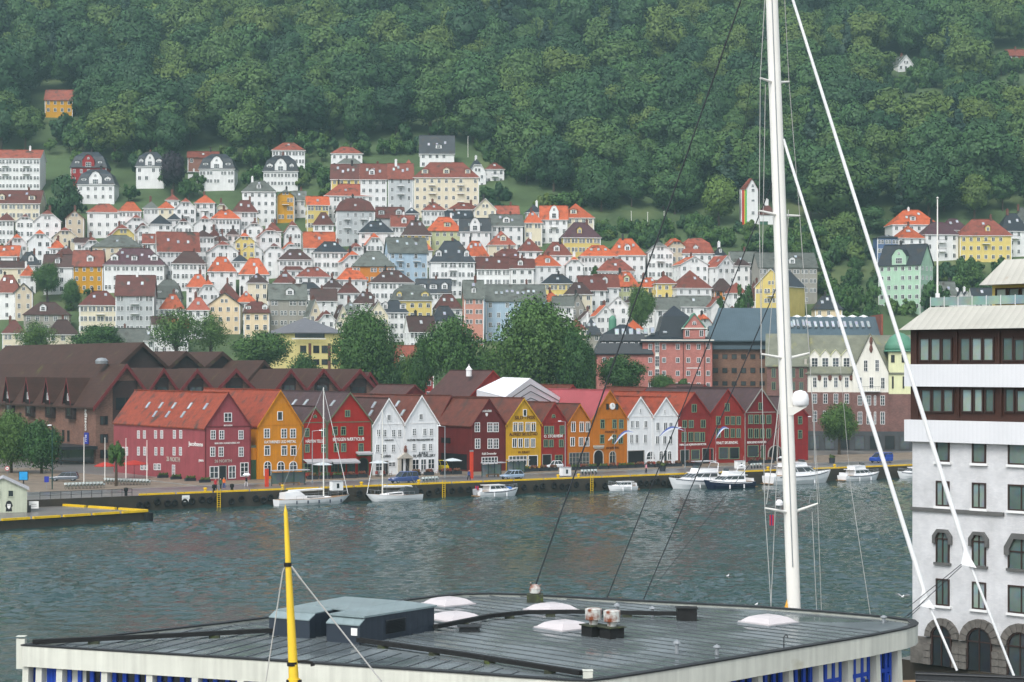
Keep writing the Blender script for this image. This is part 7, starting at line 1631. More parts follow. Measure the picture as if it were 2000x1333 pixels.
MB().hexa([(-4.6,-.25,.4),(-4.1,-.25,.4),(-4.1,.25,.4),(-4.6,.25,.4),(-4.7,-.22,1.3),(-4.15,-.22,1.35),(-4.15,.22,1.35),(-4.7,.22,1.3)]).build('outboard_engine', 'awning_grey', ob); mat('cover_blue', C(70,120,190), .7, .1); MB().hexa([(1.2,-.7,1.1),(2.6,-.45,1.2),(2.6,.45,1.2),(1.2,.7,1.1),(1.3,-.5,1.6),(2.4,-.3,1.5),(2.4,.3,1.5),(1.3,.5,1.6)]).build('boat_cover', 'cover_blue', ob); MB().box(-.02,.02,-.5,.5,0,.6,0).box(-.03,.03,-.12,.12,0,.6,1).build('stern_flag', ['flag_red','flag_blue'], ob, (-4.0,0,1.2))
motorboat('speedboat', 1214, 954, 5.8, 2.2, 'small white speedboat lying alone below the low white wharf pair', False, arch=False, stripe=False)
motorboat('motor_yacht', 1362, 949, 13.2, 4.2, 'white flybridge motor yacht with grey hardtop beside the navy hulled cruiser', False, fly=True, hard=True, turn=3)
motorboat('motor_cruiser', 1421, 951.5, 10.6, 3.6, 'navy hulled cabin cruiser with white top and radar arch', False, navy=True, fly=True, out=4.6)
motorboat('motor_yacht', 1562, 943, 15.0, 4.4, 'large white motor yacht behind the tall mast', True, fly=True, zc=1.15)
motorboat('motor_cruiser', 1681, 935, 9.4, 3.3, 'white cabin cruiser with bow rail left of the blue van', True, fly=True, arch=False)
motorboat('motorboat', 1786, 931, 9.0, 3.0, 'white boat hull half hidden by the white harbour house', False, arch=False)
# ------------------------------------------------------------------ vehicles
for n, c in dict(blue=(58,78,128), grey=(92,100,110), white=(226,228,230), pale=(150,170,190), van=(30,70,160), yellow=(232,206,20)).items(): mat('car_'+n, C(*c), .25, .04, .5, spec=.6)
mat('tyre', C(24,24,25), .85, .1, 3); mat('lamp_glass', C(220,222,224), .15, .02); mat('lamp_red', C(150,24,24), .3, .05)
WH = MB().torus((0,0,0), .25, .085, 'y', 14, 6).mesh('tyre', ['tyre']); RIM = MB().tube((0,-.06,0),(0,.06,0),.2,.2,10).mesh('rim', ['galvanised'])
def car(px, py, label, paint, L=4.4, Wd=1.75, H=1.5, kind='hatch', rz=0., z=2.21, cat='car'):
    p = PG(px, py, z); o = empty('parked_car' if cat == 'car' else 'parked_van', (p.x, p.y, z), BA+rz); tag(o, label, cat, 'vehicles parked along the wharf'); w = Wd/2; hb = H*.56; h0 = .32
    def ring(x, ww, zl, zh): return [(x,-ww,zl+.12),(x,-ww*.94,zl),(x,ww*.94,zl),(x,ww,zl+.12),(x,ww,zh-.14),(x,ww*.9,zh),(x,-ww*.9,zh),(x,-ww,zh-.14)]
    nose = .75 if kind != 'van' else .95
    MB().loft([ring(-L/2,w*.86,h0+.1,hb*.92),ring(-L/2+.25,w*.98,h0,hb),ring(-L*.1,w,h0-.05,hb*1.02),ring(L*.22,w,h0-.05,hb*.98),ring(L/2-.35,w*.96,h0,hb*nose+.08),ring(L/2,w*.82,h0+.1,hb*nose-.06)]).build('body', paint, o, smooth=False)
    xr, xf = {'hatch': (-L*.47, L*.24), 'wagon': (-L*.48, L*.22), 'suv': (-L*.48, L*.2), 'van': (-L*.49, L*.36)}[kind]; rr, rf = {'hatch': (-L*.34, L*.06), 'wagon': (-L*.42, L*.05), 'suv': (-L*.45, L*.06), 'van': (-L*.47, L*.16)}[kind]; zt = H-.06
    MB().hexa([(xr,-w*.9,hb-.03),(xf,-w*.88,hb-.03),(xf,w*.88,hb-.03),(xr,w*.9,hb-.03),(rr,-w*.76,zt),(rf,-w*.74,zt),(rf,w*.74,zt),(rr,w*.76,zt)]).build('window', 'glass_dark', o)
    MB().hexa([(rr-.05,-w*.78,zt-.02),(rf+.05,-w*.76,zt-.02),(rf+.05,w*.76,zt-.02),(rr-.05,w*.78,zt-.02),(rr+.1,-w*.68,H),(rf-.1,-w*.66,H),(rf-.1,w*.66,H),(rr+.1,w*.68,H)]).build('roof', paint, o)
    pl = MB()
    for f in (0, .36, .7, 1.):
        for s in (-1, 1):
            a = Vector((xr+(xf-xr)*f, s*w*.9, hb-.03)); c = Vector((rr+(rf-rr)*f, s*w*.765, zt)); pl.tube(a, c, .045, .04, 5)
    if kind in ('van',): pl.box(xr+.05, xr+L*.42, -w*.93, w*.93, hb-.02, zt-.3)
    pl.build('pillar', paint, o)
    for x in (-L*.31, L*.31):
        for s in (-1, 1): wh = put('wheel', WH, o, (x, s*(w-.1), .335)); put('rim', RIM, wh)
    for s in (-1, 1): MB().box(L/2-.12, L/2-.02, s*w*.6-.16, s*w*.6+.16, hb*.62, hb*.8).build('headlight', 'lamp_glass', o); MB().box(-L/2-.005, -L/2+.1, s*w*.72-.1, s*w*.72+.1, hb*.62, hb*.88).build('tail_light', 'lamp_red', o)
    return o
car(788, 943.5, 'blue four wheel drive car parked before the white wharf pair', 'car_blue', 4.8, 1.9, 1.85, 'suv', math.pi); car(126, 940, 'dark grey estate car in front of the hotel entrance', 'car_grey', 4.6, 1.8, 1.5, 'wagon', math.pi-R(30)); car(1078, 916, 'white car parked before the rust red wharf house', 'car_white', 4.2, 1.75, 1.5, 'hatch', math.pi, 2.35); car(1000, 936, 'pale blue grey car behind the flower tub by the lemon wharf house', 'car_pale', 4.1, 1.7, 1.5, 'hatch', math.pi)
car(1721, 904, 'bright blue van parked before the white topped building', 'car_van', 4.9, 1.9, 1.95, 'van', math.pi, cat='van'); car(861, 921, 'small bright yellow van beside the white wharf pair', 'car_yellow', 3.4, 1.6, 2.0, 'van', -math.pi/2, 2.35, cat='van')
# ------------------------------------------------------------------ people
SKIN = mat('skin', C(200,150,125), .6, .05)
def person(px, py, label, top, legs, z=2.2, rz=0., hold=None, h=1.72, hair='chimney_dark', stride=.16):
    p = PG(px, py, z); o = empty('person', (p.x, p.y, z), rz); tag(o, label, 'person', 'people on the quay'); s = h/1.72
    def rg(c, rx, ry, n=10): return [(c[0]+rx*math.cos(2*math.pi*i/n), c[1]+ry*math.sin(2*math.pi*i/n), c[2]) for i in range(n)]
    me = bpy.data.meshes.new('body'); V = [(0,0,.95),(0,0,1.15),(0,0,1.38),(0,0,1.48),(0,0,1.56),(0,-.01,1.66),(.1,0,.88),(.11,-stride,.5),(.11,-stride*.9,.09),(.11,-stride*.9-.14,.05),(-.1,0,.88),(-.11,stride,.5),(-.11,stride*1.6,.09),(-.11,stride*1.6-.14,.05),(.19,0,1.4),(.25,.02,1.13),(.26,-.1,.9),(.27,-.14,.82),(-.19,0,1.4),(-.25,.02,1.13),(-.26,-.1,.9),(-.27,-.14,.82)]
    if hold: V[19] = (-.26,-.12,1.18); V[20] = (-.2,-.28,1.3); V[21] = (-.18,-.3,1.38)
    E = [(0,1),(1,2),(2,3),(3,4),(4,5),(0,6),(6,7),(7,8),(8,9),(0,10),(10,11),(11,12),(12,13),(2,14),(14,15),(15,16),(16,17),(2,18),(18,19),(19,20),(20,21)]
    me.from_pydata([tuple(c*s for c in v) for v in V], E, []); rad = [.15,.14,.17,.07,.09,.1,.095,.07,.05,.045,.095,.07,.05,.045,.07,.05,.04,.035,.07,.05,.04,.035]
    me.materials.append(M(top)); bo = put('body', me, o); md = bo.modifiers.new('skin', 'SKIN'); 
    for v, r in zip(me.skin_vertices[0].data, rad): v.radius = (r*s, r*s*.8)
    me.skin_vertices[0].data[0].use_root = True; bo.modifiers.new('sub', 'SUBSURF').levels = 1; bo.modifiers['sub'].render_levels = 1
    MB().loft([rg((.11*s,-stride*.95*s,.1*s),.07,.07),rg((.11*s,-stride*s,.5*s),.085,.085),rg((.1*s,0,.9*s),.115,.12)]).build('trousers', legs, o); MB().loft([rg((-.11*s,stride*1.6*s,.1*s),.07,.07),rg((-.11*s,stride*s,.5*s),.085,.085),rg((-.1*s,0,.9*s),.115,.12)]).build('trousers', legs, o)
    MB().lathe([(0,1.5*s),(.085,1.53*s),(.1,1.62*s),(.085,1.71*s),(0,1.75*s)], n=10, c=(0,-.02,0)).build('face', 'skin', o); MB().lathe([(.095,1.6*s),(.112,1.66*s),(.09,1.74*s),(0,1.775*s)], n=10, c=(0,.015,0)).build('hair', hair, o)
    if hold:
        u = empty('umbrella', (p.x, p.y, z)); u.rotation_euler = (0,0,rz); tag(u, 'white umbrella held up by the walker before the maroon house', 'umbrella'); MB().tube((-.18,-.3,1.3*s),(-.05,-.1,2.25*s),.012,.012,5).build('shaft', 'iron', u); MB().lathe([(.62,1.88*s),(.5,2.06*s),(.28,2.2*s),(0,2.26*s)], n=8, c=(-.05,-.1,0)).build('canopy', 'trim_white', u)
    return o
mat('cloth_red', C(180,40,52), .8, .1); mat('cloth_black', C(34,36,42), .8, .1); mat('cloth_green', C(52,84,62), .8, .1); mat('cloth_blue', C(60,80,130), .8, .1); mat('cloth_pale', C(200,190,190), .8, .1); mat('cloth_orange', C(220,110,50), .8, .1); mat('cloth_pink', C(214,150,160), .8, .1)
person(421, 958, 'person in red jacket standing on the quay before the maroon house', 'cloth_red', 'cloth_black', rz=.4); person(431, 957, 'person in dark green coat beside the red jacket', 'cloth_green', 'cloth_black', rz=-.3); person(437.5, 955, 'person in orange top beside the dark green coat', 'cloth_orange', 'cloth_blue', rz=.2)
person(481, 952, 'walker in dark coat under a white umbrella', 'cloth_black', 'cloth_pale', rz=1.2, hold=True); person(916, 939, 'person in blue jacket by the orange pillar', 'cloth_blue', 'cloth_black', rz=.6); person(1262, 925, 'person in pink top before the low white wharf pair', 'cloth_pink', 'cloth_black', rz=2.)
# ------------------------------------------------------------------ street furniture
def at(px, py, z=2.205): p = PG(px, py, z); return (p.x, p.y, z)
def hgt(px, py_base, py_top, z=2.205): return (py_base-py_top)/F*PG(px, py_base, z).y
mat('post_green', C(26,62,56), .5, .1); mat('pillar_red', C(206,66,40), .5, .1)
def lamp(px, yb, yt, label, m='galvanised', arm=1.2, hx=1): 
    o = empty('street_lamp', at(px, yb)); tag(o, label, 'street lamp', 'street lamps along the quay'); h = hgt(px, yb, yt); MB().tube((0,0,0),(0,0,h),.1,.06,8).build('post', m, o); MB().tube((0,0,h-.05),(hx*arm,0,h+.1),.04,.035,6).build('arm', m, o); MB().hexa([(hx*arm-.1,-.14,h+.02),(hx*arm+.55,-.14,h+.06),(hx*arm+.55,.14,h+.06),(hx*arm-.1,.14,h+.02),(hx*arm-.1,-.1,h+.16),(hx*arm+.45,-.08,h+.18),(hx*arm+.45,.08,h+.18),(hx*arm-.1,.1,h+.16)]).build('lamp_head', 'lamp_glass', o)
lamp(102, 956, 832, 'dark green street lamp left of the estate car', 'post_green', .6, -1); lamp(610, 946, 842, 'grey street lamp before the narrow scarlet house'); lamp(869, 934, 833, 'grey street lamp beside the small yellow van', hx=-1); lamp(1104, 920, 824, 'grey street lamp before the rust red house', hx=-1); lamp(1338, 916, 836, 'grey street lamp before the green shuttered house', hx=-1); lamp(1591, 905, 815, 'grey street lamp behind the large motor yacht', hx=-1)
for px, yb, yt, wh in ((164,945,856,'leftmost'),(205,941,857,'second from left'),(246,938,858,'third from left'),(287,940,862,'rightmost')):
    o = empty('flagpole', at(px, yb)); tag(o, 'white flagpole on the hotel square, %s of four' % wh, 'flagpole', 'flagpoles on the hotel square'); h = hgt(px, yb, yt); MB().tube((0,0,0),(0,0,h),.09,.05,8).build('pole', 'white_metal', o); MB().lathe([(0,h),(.1,h+.06),(0,h+.16)], n=8).build('finial', 'white_metal', o)
for px, yb, yt, wh in ((1233,449,414,'left'),(1265,448,416,'middle'),(1297,446,414,'right'),(914,312,268,'above the apartment row')):
    g_ = ground_at(px, yb); o = empty('light_pole', g_); tag(o, 'thin pale pole on the hillside, %s' % (wh if px < 1000 else wh+' one on the terrace lawn'), 'pole', 'poles on the hillside'); h = (yb-yt)/F*g_.y; MB().tube((0,0,-1),(0,0,h),.12,.08,6).lathe([(0,h),(.2,h+.1),(0,h+.3)], n=6).build('pole', 'white_metal', o)
# café parasols, hedges, shelters, pillars, planters
mat('parasol_red', C(164,50,40), .8, .08); mat('hedge_red', C(120,66,52), .9, .4, 2, bump=.1); mat('tub_dark', C(50,54,60), .7, .1)
for px, yb, w, wh in ((205,938,3.6,'left'),(262,934,4.6,'right')):
    o = empty('parasol', at(px, yb)); tag(o, 'wide red café parasol beside the maroon house, %s one' % wh, 'parasol', 'red parasols'); MB().tube((0,0,0),(0,0,2.9),.04,.04,6).build('pole', 'iron', o); MB().lathe([(w*.5,2.25),(w*.5,2.35),(w*.25,2.75),(.05,3.0),(0,3.05)], n=8).build('canopy', 'parasol_red', o)
leaf_material('leaf_hedge', (.05,.09,.02,1), (.08,.12,.03,1), (.1,.13,.03,1)); leaf_material('leaf_flower', (.16,.05,.035,1), (.2,.09,.05,1), (.14,.12,.05,1))
HG = crown_mesh('foliage', 90, .55, .7, 10, 60, .16, 'leaf_hedge'); FL = crown_mesh('foliage', 91, .55, .7, 10, 60, .15, 'leaf_flower')
TUB = MB().box(-.9,.9,-.3,.3,0,.55,0).box(-.95,.95,-.34,.34,.5,.57,0).mesh('tub', ['tub_dark'])
NPL = [0]
def planter(u, v, me, label, group, z=2.345):
    if 'reddish' in label: NPL[0] += 1; label = '%s trough from the left, of the reddish plants edging the café terraces' % ordinal(NPL[0])
    o = empty('planter', uv(u, v, z), BA); tag(o, label, 'planter', group); put('tub', TUB, o)
    for x in (-.5, .1, .55): q = put('foliage', me, o, (x, 0, .78)); q.rotation_euler = (0, 0, x*5)
k = 0
for i_, u in enumerate((-4.5,-2.1,.4,2.9)): planter(-1.6, 3-u*2.2, HG, '%s green hedge trough from the left along the maroon house side' % ordinal(i_+1), 'hedge troughs at the maroon house', 2.21)
rg_ = random.Random(5)
for a, b in ((598,720),(800,850),(860,900),(1015,1090),(1112,1330),(1335,1372),(1460,1515)):
    u0_, u1_ = u_at(a, -5.2), u_at(b, -5.2); n = max(2, int((u1_-u0_)/2.0))
    for i in range(n): planter(u0_+(u1_-u0_)*(i+.5)/n, -5.2+rg_.uniform(-.3,.3), FL if rg_.random() < .75 else HG, 'trough of reddish plants edging the café terraces', 'plant troughs along the café terraces')
TBL = MB().lathe([(.03,0),(.25,.02),(.03,.05),(.03,.72),(.4,.73),(.4,.76)], n=10).mesh('table', ['iron'])
NCF = [0]
def cafe(u, v):
    NCF[0] += 1; od = ordinal(NCF[0]); o = empty('cafe_table', uv(u, v, 2.345)); tag(o, '%s small round table from the left on the café terraces' % od, 'table', 'tables on the café terraces'); put('table_top', TBL, o)
    for s in (0, 2.1, 4.2):
        c = empty('cafe_chair', uv(u, v, 2.345)+Vector((math.cos(s)*.75, math.sin(s)*.75, 0)), s+math.pi/2); tag(c, 'dark red chair %s the %s café table from the left' % ({0: 'right of', 2.1: 'behind', 4.2: 'in front of'}[s], od), 'chair', 'chairs on the café terraces'); put('seat', SEAT, c); put('backrest', BACK, c)
        for x in (-.18, .18):
            for y in (-.18, .18): put('leg', LEG, c, (x, y, 0))
mat('chair_red', C(140,58,48), .6, .15); SEAT = MB().box(-.22,.22,-.22,.22,.43,.47).mesh('seat', ['chair_red']); BACK = MB().box(-.22,.22,-.24,-.2,.47,.9).mesh('backrest', ['chair_red']); LEG = MB().box(-.02,.02,-.02,.02,0,.43).mesh('leg', ['iron'])
for px in (606,618,645,660,676,690,704,738,752,826,842,872,888): cafe(u_at(px, -3.2), -3.2+rg_.uniform(-.6,.6))
for px in (1120,1140,1165,1190,1215,1240,1262,1285,1308): cafe(u_at(px, -3.4), -3.4+rg_.uniform(-.6,.6))
mat('parasol_pale', C(196,204,206), .8, .06)
for px, wh in ((630,'before the scarlet houses'),(740,'before the left white wharf house'),(884,'in the court of the oxblood house')):
    o = empty('market_parasol', uv(u_at(px,-4), -4., 2.345)); tag(o, 'pale grey flat parasol '+wh, 'parasol', 'pale parasols on the café terraces'); MB().tube((0,0,0),(0,0,2.5),.04,.04,6).build('pole', 'iron', o); MB().lathe([(1.7,2.25),(1.7,2.33),(.8,2.6),(0,2.75)], n=4).build('canopy', 'parasol_pale', o, rz=R(79))
glass_mat('shelter_glass', (.2,.26,.26,1), (.26,.32,.32,1))
for px, yb, L, wh in ((567,949,6.2,'before the amber house'),(964,932,4.2,'before the oxblood house'),(1012,926,4.,'before the lemon house')):
    p = at(px, yb); o = empty('bus_shelter', p, BA); tag(o, 'glass bus shelter with flat roof '+wh, 'bus shelter', 'bus shelters on the quay street'); MB().box(-L/2,L/2,-.8,.8,2.35,2.5).build('roof', 'awning_grey', o)
    for i in range(4): x = -L/2+.15+(L-.3)*i/3; MB().box(x-.05,x+.05,.6,.7,0,2.35).build('post', 'post_green', o)
    for i in range(3): x = -L/2+.2+(L-.4)*i/3; MB().box(x+.04,x+(L-.4)/3-.04,.64,.66,.3,2.1).build('pane', 'shelter_glass', o)
    MB().box(-L*.3,L*.3,.1,.5,.42,.5).box(-L*.28,-L*.25,.1,.5,0,.42).box(L*.25,L*.28,.1,.5,0,.42).build('bench', 'teak', o)
for px, yb, yt, m, wh in ((521,951,914,'pillar_red','before the amber house'),(921,935,880,'pillar_red','before the oxblood house')):
    o = empty('route_pillar', at(px, yb), BA); tag(o, 'tall orange red information pillar '+wh, 'pillar', 'orange red pillars on the quay'); h = hgt(px, yb, yt); MB().box(-.28,.28,-.14,.14,0,h*.95).build('column', m, o); MB().box(-.3,.3,-.16,.16,h*.95,h).build('cap', 'galvanised', o)
for px, yb, wh in ((1014,935,'before the lemon house'),(1294,921,'before the low white pair'),(1625,905,'behind the white cruiser')):
    o = empty('flower_tub', at(px, yb)); tag(o, 'round dark flower tub with yellow green plants '+wh, 'planter', 'round flower tubs on the quay'); MB().lathe([(.5,0),(.62,.9),(.66,1.0),(.5,1.0)], n=12).build('tub', 'tub_dark', o); q = put('foliage', HG, o, (0,0,1.35)); q.scale = (1.5,1.5,1.4)
for px, yb, wh in ((657,960,'before the scarlet houses'),(1104,931,'before the rust red house'),(1445,917,'behind the navy cruiser')):
    o = empty('utility_cabinet', at(px, yb), BA); tag(o, 'white and grey utility box on the quay '+wh, 'cabinet', 'utility boxes on the quay'); MB().box(-.9,.9,-.5,.5,.15,1.5).build('casing', 'trim_white', o); MB().box(-.95,.95,-.55,.55,1.5,1.6).build('lid', 'awning_grey', o); MB().box(-.2,.2,-.53,-.5,.5,1.2).build('panel', 'glass_dark', o)
# feather banners in the wind
mat('banner_blue', C(86,104,170), .8, .05); mat('banner_white', C(210,214,224), .8, .05)
for px, yb, x0_, y0_, x1_, y1_, wh in ((1196,915,1200,868,1237,845,'before the clock house'),(1335,913,1288,853,1335,841,'before the low white pair'),(1395,912,1398,858,1424,838,'before the brick red house')):
    p = Vector(at(px, yb)); o = empty('feather_banner', p); tag(o, 'blue and white feather banner blowing '+wh, 'banner', 'feather banners'); Yb = p.y; A = P(x0_, y0_, Yb)-p; Bq = P(x1_, y1_, Yb)-p; s = MB(); n = 8; prev = None
    for i in range(n+1):
        t = i/n; c = A.lerp(Bq, t)+Vector((0, 0, math.sin(t*math.pi)*1.0)); wd_ = .12+.65*math.sin(math.pi*min(1, t*1.1+.02))*(1-t*.5); q = [c+Vector((0,math.sin(t*9)*.15,wd_*.55)), c+Vector((0,math.sin(t*9)*.15,0)), c+Vector((0,math.sin(t*9)*.15,-wd_*.55))]
        if prev: s.slab([prev[0], q[0], q[1], prev[1]], .02, 0, None, Vector((0,1,0))); s.slab([prev[1], q[1], q[2], prev[2]], .02, 1, None, Vector((0,1,0)))
        prev = q
    s.build('cloth', ['banner_blue','banner_white'], o); lo_ = A if A.z < Bq.z else Bq; MB().tube((lo_.x,0,-.2), (lo_.x, 0, max(A.z, Bq.z)+.3), .03, .02, 6).build('pole', 'galvanised', o)
# city bicycles in two racks
mat('bike_green', C(28,96,82), .5, .1); mat('bike_white', C(214,224,222), .5, .1)
bw = MB().torus((0,0,0), .3, .025, 'x', 14, 4).mesh('wheel', ['tyre']); fr_ = MB().path([(0,-.5,.33),(0,-.3,.85),(0,.1,.4),(0,.45,.75)], .03).path([(0,.1,.4),(0,.5,.33)], .025).path([(0,-.3,.75),(0,.4,.5)], .03).tube((-.25,-.32,1.0),(.25,-.32,1.0),.02,.02,5).tube((0,-.32,.8),(0,-.32,1.0),.02,.02,5).mesh('frame', ['bike_green']); bk_ = MB().hexa([(-.17,-.62,.72),(.17,-.62,.72),(.17,-.36,.72),(-.17,-.36,.72),(-.22,-.68,1.0),(.22,-.68,1.0),(.22,-.34,1.0),(-.22,-.34,1.0)]).mesh('basket', ['bike_white']); sd_ = MB().hexa([(-.06,.3,.86),(.06,.3,.86),(.12,.58,.86),(-.12,.58,.86),(-.05,.3,.93),(.05,.3,.93),(.11,.58,.94),(-.11,.58,.94)]).mesh('saddle', ['tyre']); gd_ = MB().box(-.03,.03,.2,.8,.45,.72).mesh('wheel_guard', ['bike_white'])
def bike(px, py, label, group):
    o = empty('city_bicycle', at(px, py, 2.212), R(-12)); tag(o, label, 'bicycle', group); put('wheel', bw, o, (0,-.5,.33)); put('wheel', bw, o, (0,.5,.33)); put('frame', fr_, o); put('basket', bk_, o); put('saddle', sd_, o); put('wheel_guard', gd_, o)
for i in range(11): bike(131+i*7., 956-i*.25, '%s green and white bicycle from the left in the left rack' % ordinal(i+1), 'city bicycles in the left rack')
for i in range(14): bike(208+i*6.3, 946+i*.18, '%s green and white bicycle from the left in the right rack' % ordinal(i+1), 'city bicycles in the right rack')
for i in range(5): bike(828+i*6.5, 944-i*.4, '%s bicycle from the left right of the blue car' % ordinal(i+1), 'bicycles right of the blue car')
for i in range(5): bike(1138+i*6.5, 929-i*.3, '%s bicycle from the left below the tangerine clock house' % ordinal(i+1), 'bicycles below the clock house')
for i in range(4): bike(1468+i*6, 916-i*.3, '%s bicycle from the left behind the navy cruiser' % ordinal(i+1), 'bicycles behind the navy cruiser')
# quay wall: tyres, ladders, bollards, signs
TY_ = MB().torus((0,0,0), .4, .16, 'y', 14, 6).mesh('tyre_fender', ['tyre']); RP_ = MB().tube((0,.02,.4),(0,.12,1.0),.02,.02,4).mesh('rope', ['rope_dark'])
u = u_at(272, VQ); nT = 0
while u < u_at(1335, VQ):
    o = put('tyre_fender', TY_, None, uv(u, VQ-.2, 1.05+rg_.uniform(-.25,.2)), BA); tag(o, '%s black tyre fender from the left end of the quay wall' % ordinal(nT+1), 'tyre', 'tyre fenders along the quay wall'); put('rope', RP_, o); nT += 1; u += rg_.choice((1.15,1.3,1.6,2.4))
for px, wh in ((425,'below the maroon house'),(864,'below the oxblood house'),(1153,'below the small tangerine house')):
    o = empty('quay_ladder', uv(u_at(px, VQ), VQ-.42, .1), BA); tag(o, 'yellow ladder on the quay wall '+wh, 'ladder', 'yellow quay ladders')
    for x in (-.25, .25): MB().box(x-.04,x+.04,-.04,.04,-.4,2.7).build('rail', 'yellow_paint', o)
    for i in range(8): MB().box(-.21,.21,-.03,.03,.0+i*.3,.06+i*.3).build('rung', 'yellow_paint', o)
BOL = MB().lathe([(.22,0),(.2,.5),(.3,.55),(.3,.7),(.1,.78),(0,.78)], n=10).mesh('bollard', ['yellow_paint']); BOLD = MB().lathe([(.22,0),(.2,.6),(.3,.65),(.32,1.1),(.1,1.2),(0,1.2)], n=10).mesh('bollard', ['tar_black'])
for px, dk in ((246,1),(401,0),(418,1),(453,1),(552,0),(706,0),(818,0),(1090,0),(1130,0),(1380,0),(1500,0),(1630,0)):
    o = put('bollard', BOLD if dk else BOL, None, uv(u_at(px, VQ+.9), VQ+.9, 2.2)); tag(o, '%s mooring bollard on the quay edge at %s' % ('black' if dk else 'yellow', {246:'the left end of the yellow kerb',401:'the maroon house',418:'the red jacketed person',453:'the right part of the maroon house',552:'the stern of the first sailing boat',706:'the bow of the second sailing boat',818:'the stern of the second sailing boat',1090:'the rust red house',1130:'the small tangerine house',1380:'the motor yacht',1500:'the large motor yacht',1630:'the bow of the large motor yacht'}[px]), 'bollard', 'mooring bollards on the quay edge')
o = empty('notice_board', uv(u_at(362, VQ), VQ-.12, 1.0), BA); tag(o, 'white notice board on the quay wall below the maroon house', 'sign'); MB().box(-.6,.6,-.06,0,0,1.0).build('board', 'letter_white', o); MB().box(-.4,.4,-.075,-.061,.55,.6).box(-.4,.2,-.075,-.061,.35,.4).build('text_line', 'letter_black', o)
# low pontoon pier with yellow edge, hut and railing on the left
pz = 1.15; pp = [PG(56,984,pz), PG(291,1000,pz), PG(0,1018,pz), PG(-120,1026,pz), PG(-120,975,pz)]; pe = empty('pontoon_pier', (pp[1].x, pp[1].y, 0)); tag(pe, 'low dark pontoon pier with yellow edge beams at the left', 'pier'); pl = [Vector((p.x-pp[1].x, p.y-pp[1].y, pz)) for p in pp]
MB().slab([pl[0], pl[4], pl[3], pl[2], pl[1]], 1.9, 0, 1).build('deck', ['asphalt_wet','quay_stone'], pe)
def edge(a, b, n):
    for i in range(n):
        p, q = a.lerp(b, (i+.06)/n), a.lerp(b, (i+.94)/n); d = (q-p).normalized(); s = Vector((-d.y, d.x, 0))*.22; z = Vector((0,0,.3)); MB().hexa([p-s, q-s, q+s, p+s, p-s+z, q-s+z, q+s+z, p+s+z]).build('edge_beam', 'yellow_paint', pe)
edge(pl[0], pl[1], 4); edge(pl[2], pl[1], 5); edge(pl[3], pl[2], 3)
MB().tube(pl[1]+Vector((-.1,-.1,-1.3)), pl[1]+Vector((-.1,-.1,-.1)), .7, .7, 12).build('corner_fender', 'tyre', pe)
hb_ = PG(53, 1001, pz+.01); hut = empty('harbour_hut', hb_, R(14)); tag(hut, 'pale green grey hut with a black stencil figure on the pier at the left edge', 'hut'); mat('hut_paint', C(186,192,172), .8, .1, .6, streak=.1, dirt=(C(150,150,130), .2, 1))
Wh, Hh = 6.4, 3.2; b = MB(); b.face([(-Wh,0,0),(0,0,0),(0,0,Hh),(-Wh/2,0,Hh+1.5),(-Wh,0,Hh)]).face([(0,0,0),(0,6,0),(0,6,Hh),(0,0,Hh)]).face([(0,6,0),(-Wh,6,0),(-Wh,6,Hh),(-Wh/2,6,Hh+1.5),(0,6,Hh)]).face([(-Wh,6,0),(-Wh,0,0),(-Wh,0,Hh),(-Wh,6,Hh)]); b.build('wall', 'hut_paint', hut)
MB().slab([(.3,-.3,Hh-.1),(.3,6.3,Hh-.1),(-Wh/2,6.3,Hh+1.6),(-Wh/2,-.3,Hh+1.6)], .12).slab([(-Wh/2,-.3,Hh+1.6),(-Wh/2,6.3,Hh+1.6),(-Wh-.3,6.3,Hh-.1),(-Wh-.3,-.3,Hh-.1)], .12).build('roof', 'awning_grey', hut)
for x in (-3.9, -2.15): win(hut, x, 2.1, .8, .95, 's', 'hut_paint', 'glass_dark')
MB().box(-Wh,0,-.03,-.004,1.75,1.82).build('batten', 'hut_paint', hut)
sg = MB().face([(-.42,-.01,.0),(.42,-.01,0),(.36,-.01,.55),(.52,-.01,.75),(.3,-.01,1.35),(0,-.01,1.5),(-.3,-.01,1.35),(-.5,-.01,.75),(-.36,-.01,.5)], 0).face([(-.2,-.014,.55),(0,-.014,.3),(.2,-.014,.55),(.24,-.014,1.0),(-.24,-.014,1.0)], 1).face([(-.17,-.017,.82),(-.04,-.017,.82),(-.04,-.017,.9),(-.17,-.017,.9)], 0).face([(.04,-.017,.82),(.17,-.017,.82),(.17,-.017,.9),(.04,-.017,.9)], 0); sg.build('stencil_figure', ['letter_black','letter_white'], hut, (-2.4, 0, .15))
MB().box(-.9,-.4,-.5,-.02,0,.95).build('waste_bin', 'tar_black', hut, (.9,0,0))
o = empty('notice_board', PG(66, 985, 2.2), R(10)); o.location.z = 1.4; tag(o, 'white notice board beside the hut on the pier', 'sign'); MB().box(-.65,.65,-.04,0,.2,1.2).build('board', 'letter_white', o); MB().box(-.35,.35,-.055,-.041,.75,.8).box(-.4,.4,-.055,-.041,.5,.55).build('text_line', 'letter_black', o)
rl = empty('quay_railing', uv(u_at(78, VQ+.3), VQ+.3, 2.2), BA); tag(rl, 'thin dark railing along the quay above the pontoon pier', 'railing'); Lr = u_at(258, VQ)-u_at(78, VQ)
for i in range(10): MB().box(-.03,.03,-.03,.03,0,1.05).build('post', 'iron', rl, (Lr*i/9,0,0))
for z in (.5, 1.0): MB().box(0,Lr,-.02,.02,z,z+.05).build('rail', 'iron', rl, (0,.001,0))
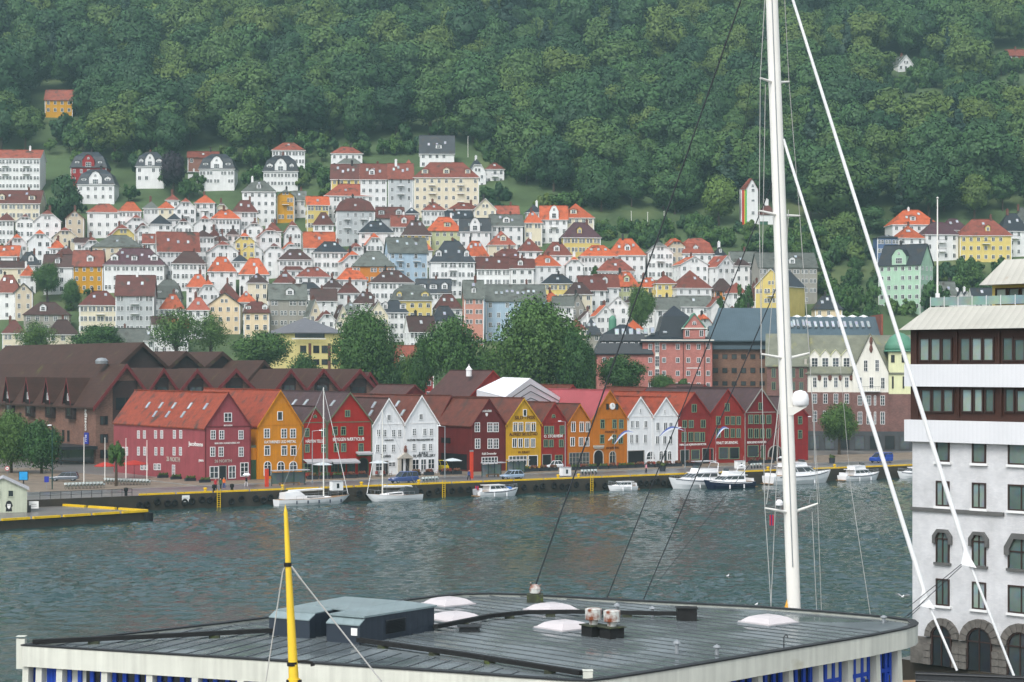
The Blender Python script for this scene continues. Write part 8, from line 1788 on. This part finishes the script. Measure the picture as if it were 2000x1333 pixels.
# road signs on the left
def rsign(px, yb, yt, shape, m, label):
    o = empty('road_sign', at(px, yb)); tag(o, label, 'sign'); h = hgt(px, yb, yt); MB().tube((0,.03,0),(0,.03,h),.04,.04,6).build('post', 'galvanised', o)
    if shape == 'o': MB().tube((0,-.03,h-.35),(0,.0,h-.35),.38,.38,16).build('plate', 'flag_red', o); MB().tube((0,-.04,h-.35),(0,-.031,h-.35),.27,.27,16).build('face', 'letter_white', o); text('30', .3, 'letter_black', o, (0,-.05,h-.35), (R(90),0,0))
    else: MB().box(-.35,.35,-.03,.02,h-.9,h).build('plate', m, o)
rsign(14, 946, 911, 'o', '', 'round red rimmed speed sign at the left edge'); mat('poster_blue', C(40,150,210), .4, .2, 1.5); rsign(91, 955, 931, 'b', 'sign_blue', 'small blue square sign left of the street lamp')
o = empty('poster_stand', at(46, 945)); tag(o, 'bright blue lit poster stand left of the street lamp', 'poster stand'); MB().box(-.75,.75,-.1,.1,.5,2.0,0).box(-.65,.65,-.12,-.101,.6,1.9,1).build('case', ['iron','poster_blue'], o); MB().box(-.1,.1,-.08,.08,0,.5).build('foot', 'iron', o)
# gulls
for px, py, z, fly, wh in ((1421,1127,0,0,'left one'),(1763,1168,2.,1,'flying by the white harbour house'),(1477,1183,0,0,'nearest the terminal roof')):
    p = PG(px, py, z); o = empty('gull', (p.x, p.y, z+.08), 1.); tag(o, 'small white gull over the dark water, '+wh, 'bird', 'gulls on the harbour'); rr = lambda x, r, zz: [(x, r*math.cos(a*math.pi/4), zz+r*.8*math.sin(a*math.pi/4)) for a in range(8)]
    MB().loft([rr(-.28,.02,.02),rr(-.15,.08,.0),rr(.05,.1,.0),rr(.16,.06,.06),rr(.24,.055,.1),rr(.32,.012,.08)]).build('body', 'trim_white', o); wz = .25 if fly else .02
    for s in (-1, 1): MB().slab([(-.1,s*.06,.05),(.1,s*.06,.05),(.06,s*(.35 if fly else .1),wz),(-.05,s*(.65 if fly else .11),wz-.05),(-.25 if not fly else -.12,s*(.4 if fly else .09),wz)], .02).build('wing', 'awning_grey', o)
# ------------------------------------------------------------------ rainy air
hm = bpy.data.materials.new('rain_haze'); hm.use_nodes = True; N = hm.node_tree.nodes; L = hm.node_tree.links; N.remove(N['Principled BSDF'])
pvn = N.new('ShaderNodeVolumePrincipled'); pvn.inputs['Color'].default_value = (.54, .82, .84, 1); pvn.inputs['Density'].default_value = .00021; pvn.inputs['Anisotropy'].default_value = .2
L.new(pvn.outputs[0], N['Material Output'].inputs['Volume']); MAT['rain_haze'] = hm
tag(MB().box(-560, 560, -80, 1420, -6, 430).build('haze', 'rain_haze'), 'thin rainy haze over the harbour and hillside', 'haze', kind='stuff')
